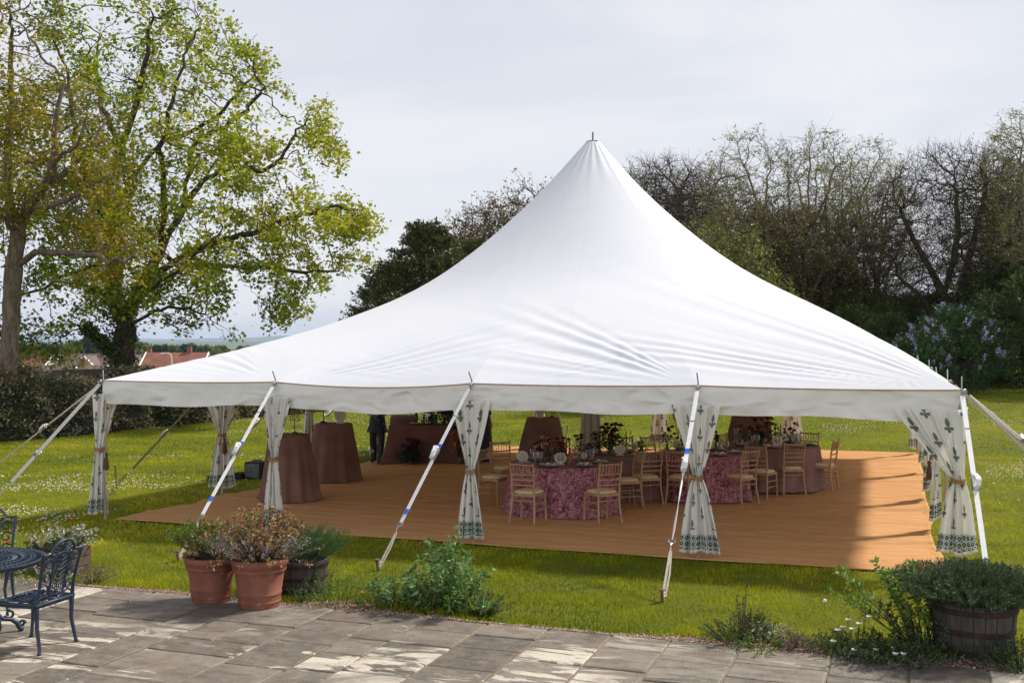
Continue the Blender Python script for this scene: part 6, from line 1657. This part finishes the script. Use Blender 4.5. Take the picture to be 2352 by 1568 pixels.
M['lavd'] = leafmat('dark_lavender_leaf', (.022, .05, .024), (.085, .135, .052), .6, .25)
M['sage'] = leafmat('felted_leaf', (.045, .12, .02), (.16, .28, .07), .65, .25, (.30, .40, .20))
M['weed'] = leafmat('weed_leaf', (.06, .12, .02), (.20, .28, .04), .55, .3)
M['dweed'] = leafmat('dark_weed_leaf', (.022, .045, .016), (.08, .12, .04), .55, .2)
M['broad'] = leafmat('broad_leaf', (.06, .14, .02), (.16, .27, .05), .45, .3)
M['sapling'] = leafmat('sapling_leaf', (.08, .16, .02), (.27, .38, .07), .5, .4)
M['dryleaf'] = leafmat('dry_leaf', (.20, .15, .09), (.45, .38, .28), .8, .1)
def atb(px, py, r):
    p = at(px, py); Y = p.y+r; return Vector(((px-CX)/F*Y, Y, 0))
def terracotta_pot(loc, s, label, seed):
    root = empty('terracotta_pot', loc, 0, label, 'plant pot'); root.scale = (s, s, s)
    mb = MB(); mb.lathe([(.17, 0), (.185, .006), (.192, .05), (.199, .052), (.199, .066), (.194, .07), (.200, .125), (.207, .128), (.207, .142), (.203, .147), (.232, .335), (.246, .338), (.250, .352), (.248, .366), (.252, .37), (.256, .395), (.262, .40), (.267, .42), (.262, .445), (.248, .455), (.238, .45), (.236, .42), (.0001, .42)], 56); mb.build('pot', M['terra'], root, True)
    mb = MB(); mb.lathe([(.236, .424), (.12, .435), (.0001, .44)], 30); mb.build('soil', M['earth'], root, True)
    return root
pa = atb(485, 1392, .19); po = terracotta_pot((pa.x, pa.y, .016), 1.04, 'darker left terracotta pot with green and rusty leaved shrubs', 1)
spray('shrub', po, 'rusty', 40, 50, (.018, .04), .42, .32, .12, .42, .45, .6, seed=2, sr=.003, asym=(.05, -.05)); spray('herb', po, 'weed', 70, 70, (.014, .03), .44, .26, .12, .42, .5, .2, seed=3, asym=(-.16, 0)); spray('trailing_twigs', po, 'rusty', 9, 26, (.02, .04), .12, .34, .14, .43, .5, 2.6, seed=4, asym=(.04, -.12))
pb = atb(596, 1406, .21); po = terracotta_pot((pb.x, pb.y, .016), 1.10, 'front terracotta pot with a tall rust coloured shrub and silver heather', 2)
spray('shrub', po, 'rusty', 80, 64, (.02, .045), .58, .32, .1, .42, .45, .3, seed=5, sr=.0035, asym=(.05, .05)); spray('silver_heather', po, 'silver', 130, 46, (.010, .020), .38, .36, .17, .42, .3, .15, 'bark_grey', 6, tuft=.01, sr=.0022, asym=(-.10, -.10)); spray('trailing_twigs', po, 'rusty', 22, 34, (.02, .042), .16, .36, .15, .43, .5, 2.4, seed=7, asym=(.05, -.16)); spray('grey_tips', po, 'silver', 30, 40, (.010, .022), .40, .46, .15, .42, .3, .3, 'bark_grey', 8, asym=(.14, -.04)); spray('pale_shoots', po, 'sage', 7, 16, (.03, .055), .62, .16, .1, .42, .4, .1, 'bark_pale', 9, asym=(-.26, 0))
M['oak'] = vary('aged_oak_stave', (.035, .026, .022), (.10, .08, .068), 5, .8, stretch=(5, 5, .3), bump=.5, bscale=30)
M['oakgrey'] = vary('silvered_oak_stave', (.035, .029, .027), (.085, .073, .068), 6, .8, stretch=(5, 5, .3), bump=.5, bscale=30)
M['hoop'] = vary('rusted_hoop', (.02, .010, .008), (.05, .025, .02), 14, .75, .2, bump=.3)
def barrel(loc, r, h, label, mat):
    root = empty('half_barrel_planter', loc, 0, label, 'planter'); n = 22
    rz_ = lambda f: r*(.84+.16*f**.8)
    for_ = []
    mb = MB()
    for k in range(n):
        a0 = 2*PI*(k+.03)/n; a1 = 2*PI*(k+.97)/n; dr = .003*math.sin(k*2.7); vs = []; m_ = 6
        for j in range(m_):
            f = j/(m_-1)
            for a in np.linspace(a0, a1, 4): q = rz_(f)+dr; vs.append((q*math.cos(a), q*math.sin(a), f*h+(.004*math.sin(k*5) if j == m_-1 else 0)))
            for a in (a1, a0): q = rz_(f)-.03; vs.append((q*math.cos(a), q*math.sin(a), f*h))
        fs = [(j*6+i, j*6+(i+1) % 6, (j+1)*6+(i+1) % 6, (j+1)*6+i) for j in range(m_-1) for i in range(6)]+[tuple(range(5, -1, -1)), tuple((m_-1)*6+i for i in range(6))]
        mb.add(vs, fs)
    o = mb.build('staves', M[mat], root)
    for f0, f1 in ((.06, .17), (.42, .53), (.80, .91)):
        mb = MB(); mb.lathe([(rz_(f0)+.002, f0*h), (rz_(f0)+.008, f0*h+.002), (rz_(f1)+.008, f1*h-.002), (rz_(f1)+.002, f1*h)], 56); mb.build('hoop', M['hoop'], root, True)
    mb = MB(); mb.lathe([(rz_(.9)-.025, h*.9), (.0001, h*.93)], 30); mb.build('soil', M['earth'], root, True)
    return root
bb = atb(690, 1369, .26); root = barrel((bb.x, bb.y, .0), .31, .36, 'dark half barrel with green lavender behind the terracotta pots', 'oak')
spray('lavender', root, 'lav', 240, 40, (.018, .038), .44, .36, .22, .32, .18, .05, 'dweed', 10, up=1.4, tuft=.012, sr=.002, asym=(.06, 0))
bb = atb(2238, 1525, .31); root = barrel((bb.x, bb.y, .016), .355, .47, 'big weathered half barrel planter with bushy lavender at the right', 'oakgrey')
spray('lavender', root, 'lavd', 720, 52, (.020, .042), .38, .44, .30, .42, .18, .25, 'dweed', 11, up=1.4, tuft=.014, sr=.002, from_f=.25)
# trough with variegated plant behind the garden chairs
tr = at(118, 1325); root = empty('wooden_trough', (tr.x-.05, tr.y+.35, -.03), -.34, 'low wooden trough with cream edged plants behind the garden chairs', 'planter'); root.scale = (.74, .74, .8)
M['troughwood'] = vary('trough_wood', (.06, .036, .026), (.13, .08, .055), 5, .8, stretch=(.3, 4, 4), bump=.4)
for zz in (.07, .21, .35): mb = MB(); mb.box((0, -.2, zz), (.9, .025, .13), bev=.006); mb.box((0, .2, zz), (.9, .025, .13), bev=.006); mb.box((-.44, 0, zz), (.025, .38, .13), bev=.006); mb.box((.44, 0, zz), (.025, .38, .13), bev=.006); mb.build('plank', M['troughwood'], root)
mb = MB(); mb.box((0, 0, .36), (.86, .37, .02)); mb.build('soil', M['earth'], root)
M['varieg'] = leafmat('variegated_leaf', (.09, .12, .05), (.45, .45, .30), .6, .2, (.62, .61, .50))
spray('variegated_plant', root, 'varieg', 60, 34, (.022, .045), .46, .36, .24, .34, .8, .3, 'herb', 12, asym=(.10, 0)); spray('dark_leaves', root, 'dweed', 30, 30, (.03, .06), .28, .34, .2, .34, .5, .4, 'dweed', 13)
# --- plants in the bed
def bed(name, label, px, py, cat='plant', **k):
    p = at(px, py); root = empty(name, (p.x, p.y, tz(p.x, p.y)), 0, label, cat); spray('leaves', root, **k); return root
r1 = bed('leafy_shrub', 'tall pale green shrub with lance shaped leaves in front of the middle curtain', 1030, 1402, 'shrub', mat='sage', stems=26, n_leaf=44, ls=(.05, .115), h=.76, spread=.40, base_r=.10, asp=.30, droop=.15, smat='weed', seed=20, up=.5, sr=.005, from_f=.2)
spray('lower_leaves', r1, 'broad', 28, 22, (.05, .10), .34, .34, .1, 0, .3, .3, 'weed', 21); spray('shoots', r1, 'sage', 4, 14, (.05, .08), 1.0, .12, .05, 0, .3, 0, 'weed', 22, from_f=.75, sr=.005); spray('side_shoot', r1, 'sage', 4, 36, (.03, .06), .55, .10, .05, 0, .35, 0, 'weed', 42, from_f=.45, sr=.004, asym=(.62, .05))
bed('leafy_shrub', 'lower grey green shrub left of the tall one, at the patio edge', 908, 1396, 'shrub', mat='sage', stems=30, n_leaf=34, ls=(.03, .06), h=.38, spread=.26, base_r=.08, asp=.34, droop=.1, smat='dweed', seed=23, up=.4, sr=.004, from_f=.3)
bed('dark_undergrowth', 'dark low foliage between the two leafy shrubs', 962, 1398, mat='dweed', stems=60, n_leaf=30, ls=(.018, .035), h=.26, spread=.26, base_r=.16, seed=24, smat='dweed')
bed('dark_undergrowth', 'dark low foliage with tiny pale flowers right of the tall leafy shrub', 1105, 1408, mat='dweed', stems=50, n_leaf=30, ls=(.015, .03), h=.24, spread=.26, base_r=.14, seed=25, smat='dweed')
def rosette(px, py, n, L_, label, seed):
    p = at(px, py); root = empty('foxglove_rosette', (p.x, p.y, tz(p.x, p.y)+.02), 0, label, 'plant'); rg = np.random.default_rng(seed)
    for k in range(n):
        a = 2*PI*k/n+rg.uniform(-.2, .2); up = rg.uniform(.5, 1.1); mb = MB(); V = []; m_ = 8; l = L_*rg.uniform(.7, 1)
        for j in range(m_+1):
            f = j/m_; w = .17*l*math.sin(PI*min(1, f*.9+.08))**.8; c = Vector((math.cos(a)*l*f, math.sin(a)*l*f, l*up*(f-.55*f*f))); s = Vector((-math.sin(a), math.cos(a), 0))
            V += [c-s*w+Vector((0, 0, w*.35)), c, c+s*w+Vector((0, 0, w*.35))]
        mb.add(V, [(j*3+i, j*3+i+1, (j+1)*3+i+1, (j+1)*3+i) for j in range(m_) for i in range(2)]); mb.build('leaf', M['broadplain'], root, True)
    return root
M['broadplain'] = (lambda t: (t.base(t.mix(t.noise(t.coord('Object'), 12, 4), (.06, .15, .02), (.13, .24, .05)), .45, 0, .35), t.translucent((.15, .3, .03), .25), t.m)[2])(NT('foxglove_leaf'))
rosette(1118, 1408, 9, .22, 'rosette of broad bright green leaves under the tall leafy shrub', 1); rosette(1062, 1412, 7, .13, 'small rosette of pointed leaves at the patio edge', 2)
bed('weed_clump', 'light green feathery weeds beside the half barrel', 778, 1390, mat='weed', stems=46, n_leaf=34, ls=(.012, .026), h=.36, spread=.24, base_r=.18, seed=26, smat='weed', sr=.002)
bed('weed_clump', 'grey green spiky weeds at the foot of the half barrel', 700, 1382, mat='lav', stems=26, n_leaf=34, ls=(.012, .028), h=.24, spread=.20, base_r=.10, seed=27, smat='dweed', sr=.003)
bed('weed_clump', 'thin wiry weed stems right of the half barrel', 738, 1378, mat='dweed', stems=12, n_leaf=20, ls=(.02, .04), h=.40, spread=.16, base_r=.08, seed=28, smat='dweed', sr=.002)
bed('weed_clump', 'low yellow green clump between the poppies and the lower shrub', 868, 1398, mat='herb', stems=36, n_leaf=26, ls=(.014, .028), h=.15, spread=.14, base_r=.10, seed=29, smat='weed', sr=.002)
def poppy(px, py, label, mat, h=.2, seed=1, r_=.022, name='poppy', tilt=.2):
    p = at(px, py); root = empty(name, (p.x, p.y, tz(p.x, p.y)), 0, label, 'flower'); mb = MB(); mb.tube([(0, 0, 0), (.01, 0, h*.6), (.02, -.01, h)], .002, 5); mb.build('stem', M['weed'], root, True)
    V = []; n = 24
    for j in range(5):
        f = j/4
        for k in range(n): a = 2*PI*k/n; q = r_*f*(1+.12*math.sin(a*4)); V.append((.02+q*math.cos(a), -.01+q*math.sin(a)-tilt*q*math.cos(a)*0, h+.018*f**1.6+.003*math.sin(a*4+1)*f))
    mk('petals', np_mesh('petals', np.array(V), grid_faces(5, n, True)), M[mat], root, True); mb = MB(); mb.ball((.02, -.01, h+.006), .006, 8); mb.build('centre', M['brass'], root, True); return root
M['orangep'] = (lambda t: (t.base((.75, .20, .01), .6), t.translucent((.8, .25, .01), .35), t.m)[2])(NT('orange_petal')); M['redp'] = (lambda t: (t.base((.65, .015, .01), .6), t.translucent((.7, .02, .01), .3), t.m)[2])(NT('red_petal')); M['whitep'] = (lambda t: (t.base((.72, .72, .70), .7), t.m)[1])(NT('white_petal'))
poppy(832, 1385, 'left one of two orange poppies in the gravel', 'orangep', .11, r_=.035); poppy(844, 1384, 'right one of two orange poppies in the gravel', 'orangep', .11, r_=.035); poppy(840, 1402, 'small orange flower low by the patio edge', 'orangep', .05, r_=.022)
for px, py, h, lb in ((20, 1268, .40, 'big red tulip above the left garden chair'), (31, 1245, .42, 'small red tulip left of the garden chair top'), (163, 1252, .50, 'red tulip standing alone left of the corner curtain'), (14, 1285, .36, 'lower red tulip beside the garden chair')): poppy(px, py+30, lb, 'redp', h, r_=.028, name='tulip')
bed('flower_clump', 'sparse stems with small white flowers behind the left garden chair', 60, 1285, mat='varieg', stems=22, n_leaf=20, ls=(.015, .035), h=.45, spread=.5, base_r=.35, seed=31, smat='weed', sr=.002)
bed('weed_clump', 'brown heathery tuft at the end of the gravel on the left', 212, 1338, mat='silver2', stems=60, n_leaf=26, ls=(.012, .025), h=.22, spread=.22, base_r=.10, seed=32, smat='bark_red', sr=.002)
bed('weed_clump', 'green clump with white flowers under the garden table', 88, 1338, mat='varieg', stems=40, n_leaf=24, ls=(.015, .03), h=.20, spread=.3, base_r=.2, seed=33, smat='weed', sr=.002)
# right hand bed
r2 = bed('elder_sapling', 'open sapling with pale green leaf tufts leaning left beside the big barrel', 2120, 1490, 'shrub', mat='sapling', stems=22, n_leaf=56, ls=(.035, .08), h=.86, spread=.34, base_r=.12, asp=.42, droop=0, smat='bark_red', seed=34, up=.5, sr=.006, from_f=.45, asym=(-.55, 0))
spray('lower_leaves', r2, 'dweed', 50, 34, (.02, .05), .50, .30, .2, 0, .4, .1, 'dweed', 35)
for nm, lb, px, py, kw in (
    ('weed_clump', 'dark green bushy clump in the bed left of the gravel patch', 1690, 1474, dict(mat='dweed', stems=70, n_leaf=34, ls=(.012, .026), h=.22, spread=.22, base_r=.12, seed=36, smat='dweed')),
    ('weed_clump', 'darkest bushy clump just behind the left end of the gravel patch', 1722, 1462, dict(mat='ivy', stems=60, n_leaf=34, ls=(.012, .026), h=.26, spread=.18, base_r=.10, seed=37, smat='dweed')),
    ('weed_clump', 'pale yellow green clump at the left end of the gravel patch', 1762, 1470, dict(mat='varieg', stems=44, n_leaf=26, ls=(.014, .028), h=.17, spread=.18, base_r=.10, seed=38, smat='weed')),
    ('weed_clump', 'low bright green tuft in front of the pale clump', 1745, 1492, dict(mat='weed', stems=30, n_leaf=18, ls=(.02, .045), h=.10, spread=.18, base_r=.14, seed=39, smat='weed')),
    ('weed_clump', 'reddish brown tuft in the middle of the gravel patch', 1832, 1488, dict(mat='silver2', stems=50, n_leaf=26, ls=(.012, .026), h=.16, spread=.16, base_r=.10, seed=40, smat='bark_red')),
    ('weed_clump', 'green spiky tuft right of the reddish one in the gravel patch', 1895, 1500, dict(mat='herb', stems=30, n_leaf=22, ls=(.014, .03), h=.17, spread=.14, base_r=.08, seed=41, smat='weed')),
    ('daisy_clump', 'leafy clump below the larger white daisies', 1955, 1510, dict(mat='dweed', stems=80, n_leaf=26, ls=(.014, .03), h=.22, spread=.26, base_r=.2, seed=43, smat='dweed')),
    ('dark_undergrowth', 'dark low leaves between the daisies and the big barrel', 2070, 1520, dict(mat='dweed', stems=90, n_leaf=28, ls=(.02, .045), h=.26, spread=.3, base_r=.24, seed=44, smat='dweed')),
    ('weed_clump', 'dark heather clump right of the big barrel', 2345, 1540, dict(mat='dweed', stems=90, n_leaf=30, ls=(.014, .03), h=.30, spread=.28, base_r=.16, seed=45, smat='dweed')),
    ('weed_clump', 'thin upright stems with sparse leaves above the daisies', 1975, 1490, dict(mat='weed', stems=8, n_leaf=26, ls=(.01, .022), h=.50, spread=.12, base_r=.12, seed=46, smat='dweed', sr=.0022)),
    ('weed_clump', 'single tall reddish stalk with a wispy top left of the gravel patch', 1706, 1478, dict(mat='dweed', stems=4, n_leaf=60, ls=(.014, .028), h=.78, spread=.04, base_r=.02, seed=47, smat='bark_red', sr=.006, from_f=.3)),
    ('weed_clump', 'thin pale stalk at the right of the dark bushy clumps', 1762, 1480, dict(mat='herb', stems=2, n_leaf=40, ls=(.008, .018), h=.46, spread=.04, base_r=.02, seed=48, smat='herb', sr=.0025))):
    bed(nm, lb, px, py, **kw)
dl = [(1918, 1492, .19), (1930, 1488, .20), (1942, 1486, .26), (1952, 1498, .22), (1956, 1520, .12), (1908, 1500, .12), (1967, 1496, .26), (2050, 1530, .12), (2068, 1530, .12), (1990, 1490, .30), (2005, 1520, .12)]
for i, (px, py, h) in enumerate(dl): poppy(px, py+6, 'ox-eye daisy in the right-hand bed near the big barrel', 'whitep', h, r_=.026, name='daisy')['group'] = 'larger daisies in the right-hand bed'
dc = at(1690, 1498); 
# dandelion clock on the lawn, debris on the patio
p = at(2048, 1408); rt = empty('dandelion_clock', (1.0*at(1893, 1405).x, at(1893, 1405).y, 0), 0, 'single round dandelion clock standing in the lawn', 'dandelion')
mb = MB(); mb.tube([(0, 0, 0), (.005, 0, .10)], .002, 5); mb.build('stem', M['weed'], rt, True); mb = MB(); mb.ball((.005, 0, .115), .021, 12); mb.build('seed_head', M['daisy'], rt, True)
p = at(1018, 1412); rt = empty('dry_twig', (p.x, p.y, .025), 0, 'dry silvery twig lying on the patio edge', 'twig'); rg = np.random.default_rng(3); leaf_obj('dry_leaves', np.array([[.02*k-.1, .01*math.sin(k), .01] for k in range(12)])+rg.normal(size=(12, 3))*.008, .05, M['dryleaf'], rt, asp=.25, rg=rg)
mb = MB(); mb.tube([(-.12, .03, .02), (0, 0, .012), (.12, -.05, .008)], .003, 5); mb.build('stem', M['silver2'] if False else M['bark_pale'], rt, True)

# ---------------------------------------------------------------- cast garden furniture
t = NT('dark_blue_cast_metal'); p = t.coord('Object'); t.base(t.mix(t.ramp(t.noise(p, 25, 4, .7), [(.35, 0), (.75, 1)]), (.012, .021, .038), (.038, .062, .105)), .42, .3, .5); t.bump(t.noise(p, 120, 3, .7), .35, .003); M['cast'] = t.m
def arc(cx, cz, r, a0, a1, n=12, y=0, ry=None):
    return [(cx+r*math.cos(math.radians(a0+(a1-a0)*i/n)), y, cz+(ry or r)*math.sin(math.radians(a0+(a1-a0)*i/n))) for i in range(n+1)]
def spiral(cx, cz, r, a0, turns, sgn=1, n=22):
    return [(cx+r*(1-.72*i/n)*math.cos(math.radians(a0+sgn*360*turns*i/n)), 0, cz+r*(1-.72*i/n)*math.sin(math.radians(a0+sgn*360*turns*i/n))) for i in range(n+1)]
def iron_chair(loc, rz, label):
    root = empty('garden_chair', loc, rz, label, 'chair', 'dark blue cast garden chairs')   # faces +y
    ybk = lambda z: -.21-.24*max(0, z-.43)**1.15
    def bp(pts): return [(x, ybk(z)+y, z) for x, y, z in pts]
    for sx in (-1, 1):
        mb = MB(); mb.tube([(sx*.235, -.25, .0), (sx*.225, -.245, .05), (sx*.215, -.21, .22), (sx*.222, -.21, .41)], [.018, .015, .017, .022], 8); mb.ball((sx*.236, -.252, .012), .02, 8, (1, 1.2, .6)); mb.build('leg', M['cast'], root, True)
        mb = MB(); mb.tube([(sx*.235, .25, .0), (sx*.225, .235, .05), (sx*.20, .20, .20), (sx*.222, .215, .33), (sx*.232, .215, .41)], [.018, .014, .015, .021, .028], 8); mb.ball((sx*.236, .252, .012), .02, 8, (1, 1.2, .6)); mb.build('leg', M['cast'], root, True)
    mb = MB(); rim = [(-.23, -.22), (.23, -.22), (.245, .10), (.235, .225), (-.235, .225), (-.245, .10)]
    mb.tube([(x, y, .425) for x, y in rim], .017, 8, closed=True); mb.tube([(x*.96, y*.96, .405) for x, y in rim], .012, 6, closed=True)
    mb.build('seat_frame', M['cast'], root, True)
    mb = MB(); T = lambda x, y: (x, y, .43)
    for r_ in (.045, .085, .13): mb.tube([(r_*math.cos(a), .0+r_*math.sin(a), .428+.004*math.sin(a*3)) for a in np.linspace(0, 2*PI, 28, endpoint=False)], .008, 6, closed=True)
    for k in range(12):
        a = 2*PI*k/12; mb.tube([(.045*math.cos(a), .045*math.sin(a), .43), (.14*math.cos(a+.25), .14*math.sin(a+.25), .43), (.2*math.cos(a), .195*math.sin(a), .43)], .0065, 5)
    for sx in (-1, 1):
        for sy in (-1, 1):
            c = (sx*.165, sy*.155); mb.tube([(c[0]+.05*(1-.6*i/18)*math.cos(i*.5), c[1]+.045*(1-.6*i/18)*math.sin(i*.5), .43) for i in range(19)], .007, 5)
        mb.tube([(sx*.20, -.2, .43), (sx*.15, -.05, .43), (sx*.15, .08, .43), (sx*.21, .21, .43)], .0075, 5)
    for k in range(9): x = -.2+.05*k; mb.tube([(x, .215, .43), (x+.02, .17, .43)], .006, 5); mb.tube([(x, -.215, .43), (x-.02, -.17, .43)], .006, 5)
    mb.build('seat_lattice', M['cast'], root, True)
    mb = MB()
    for sx in (-1, 1):
        mb.tube(bp([(sx*.225, 0, .42), (sx*.215, 0, .55), (sx*.225, 0, .72), (sx*.24, 0, .87)]), [.019, .015, .015, .018], 8)
        mb.tube(bp([(sx*.245, 0, .865), (sx*.20, 0, .862), (sx*.145, 0, .868)]), [.016, .013, .012], 8)
    mb.tube(bp(arc(0, .855, .145, 0, 180, 20, ry=.115)), .013, 8)
    mb.build('back_frame', M['cast'], root, True)
    mb = MB()
    mb.tube(bp(arc(0, .80, .095, 0, 180, 16, ry=.06)), .010, 7); 
    for sx in (-1, 1):
        mb.tube(bp([(sx*.095, 0, .80), (sx*.088, 0, .65), (sx*.098, 0, .52), (sx*.07, 0, .46), (sx*.03, 0, .45)]), .010, 7)
        mb.ball(bp([(sx*.108, 0, .845)])[0], .02, 8, (1, .6, 1))
        for zc_, r_ in ((.775, .048), (.66, .052), (.545, .05)):
            mb.tube(bp(spiral(sx*.155, zc_, r_, 90, .95, sx)), .0085, 6)
            mb.tube(bp([(sx*.155, 0, zc_+r_), (sx*.215, 0, zc_+r_*.6)]), .008, 5)
        mb.tube(bp([(sx*.215, 0, .47), (sx*.15, 0, .50), (sx*.10, 0, .48), (sx*.05, 0, .42)]), .009, 6)
        mb.tube(bp(arc(sx*.165, .84, .035, 0, 320, 12)), .007, 5)
    for k in range(-4, 5):          # fan in the arch and lattice in the splat
        a = 90-k*19; mb.tube(bp([(0, 0, .862), (math.cos(math.radians(a))*.07, 0, .862+abs(math.sin(math.radians(a)))*.06), (math.cos(math.radians(a))*.138, 0, .86+math.sin(math.radians(a))*.108)]), .0058, 5)
    for k in range(-3, 4): mb.tube(bp([(k*.025, 0, .46), (k*.026, .002, .66), (k*.024, 0, .85-abs(k)*.008)]), .0052, 5)
    for k in range(9):
        z0 = .47+.043*k
        mb.tube(bp([(-.085, .003, z0), (0, .006, z0+.045), (.085, .003, z0+.0)]), .005, 5); mb.tube(bp([(-.085, -.002, z0+.05), (0, -.004, z0+.01), (.085, -.002, z0+.05)]), .005, 5)
    mb.build('backrest', M['cast'], root, True)
    return root
iron_chair((-4.26, 9.66, .016), math.atan2(.30, -.95)-PI/2, 'front dark blue cast garden chair, seen from behind on the patio')
iron_chair((-5.42, 11.15, .016), math.atan2(-.95, .30)-PI/2, 'dark blue cast garden chair on the far side of the table, facing us')
iron_chair((-4.92, 8.80, .016), math.atan2(.98, -.1)-PI/2, 'dark blue cast garden chair cut off by the lower left corner') if False else None
root = empty('garden_table', (-4.98, 9.98, .016), 0, 'round dark blue cast garden table at the left edge of the patio', 'table')
mb = MB(); R0 = .62
for r_ in (.62, .600, .53, .50, .42, .34, .31, .22, .14, .06):
    mb.tube([(r_*math.cos(a), r_*math.sin(a), .70) for a in np.linspace(0, 2*PI, 64, endpoint=False)], .010 if r_ > .6 else .0075, 6, closed=True)
for k in range(72):
    a = 2*PI*k/72
    mb.tube([(.60*math.cos(a), .60*math.sin(a), .70), (.53*math.cos(a+.05), .53*math.sin(a+.05), .702)], .006, 5)
    mb.tube([(.50*math.cos(a), .50*math.sin(a), .70), (.46*math.cos(a+.06), .46*math.sin(a+.06), .703), (.42*math.cos(a), .42*math.sin(a), .70)], .0065, 5)
for k in range(48):
    a = 2*PI*k/48; mb.tube([(.42*math.cos(a), .42*math.sin(a), .70), (.38*math.cos(a+.1), .38*math.sin(a+.1), .703), (.34*math.cos(a), .34*math.sin(a), .70)], .0065, 5)
    mb.tube([(.31*math.cos(a), .31*math.sin(a), .70), (.22*math.cos(a+.15), .22*math.sin(a+.15), .70)], .006, 5)
for k in range(20): a = 2*PI*k/20; mb.tube([(.22*math.cos(a), .22*math.sin(a), .70), (.06*math.cos(a+.4), .06*math.sin(a+.4), .70)], .006, 5)
mb.build('tabletop', M['cast'], root, True)
mb = MB(); mb.lathe([(.0001, .682), (.60, .682), (.615, .672), (.60, .664), (.0001, .668)], 60); 
mb.build('apron', M['cast'], root, True)
mb = MB(); mb.lathe([(.05, .17), (.06, .20), (.035, .24), (.03, .36), (.05, .42), (.065, .46), (.04, .52), (.05, .60), (.10, .66), (.0001, .67)], 20); mb.lathe([(.0001, .10), (.05, .11), (.05, .18), (.0001, .18)], 16); mb.build('pedestal', M['cast'], root, True)
for k in range(4):
    a = .5+k*PI/2; ca, sa = math.cos(a), math.sin(a); mb = MB()
    pts = [(.03, .26), (.10, .30), (.17, .26), (.20, .19), (.26, .13), (.33, .12), (.38, .08), (.40, .035)]
    mb.tube([(r_*ca, r_*sa, z) for r_, z in pts], [.022, .024, .024, .022, .02, .022, .024, .026], 8)
    for (rc, zc_, rr, st) in ((.135, .215, .05, 90), (.31, .175, .045, 200), (.42, .07, .032, 0)):
        mb.tube([((rc+rr*(1-.7*i/20)*math.cos(math.radians(st)+i*.36))*ca, (rc+rr*(1-.7*i/20)*math.cos(math.radians(st)+i*.36))*sa, zc_+rr*(1-.7*i/20)*math.sin(math.radians(st)+i*.36)) for i in range(21)], .012, 6)
    mb.ball((.41*ca, .41*sa, .022), .028, 8); mb.build('leg', M['cast'], root, True)
for k in range(6):
    a = 2*PI*k/6+.3; mb = MB(); mb.tube([(.06*math.cos(a), .06*math.sin(a), .60), (.25*math.cos(a), .25*math.sin(a), .60), (.42*math.cos(a), .42*math.sin(a), .655)], .010, 6); mb.tube([((.30+.05*(1-.6*i/14)*math.cos(i*.5))*math.cos(a), (.30+.05*(1-.6*i/14)*math.cos(i*.5))*math.sin(a), .60+.05*(1-.6*i/14)*math.sin(i*.5)) for i in range(15)], .008, 5); mb.build('bracket', M['cast'], root, True)
# ================================================================= the air
mb = MB(); mb.box((0, 5400, 58), (13400, 10980, 132))
t = NT('air'); t.t.nodes.remove(t.p)
pv = t.n('ShaderNodeVolumePrincipled'); pv.inputs['Color'].default_value = (.62, .76, 1.0, 1); pv.inputs['Density'].default_value = .00011; pv.inputs['Anisotropy'].default_value = .0
t.link(pv.outputs[0], t.out.inputs['Volume'])
hz_o = mb.build('haze', t.m); tag(hz_o, kind='stuff')
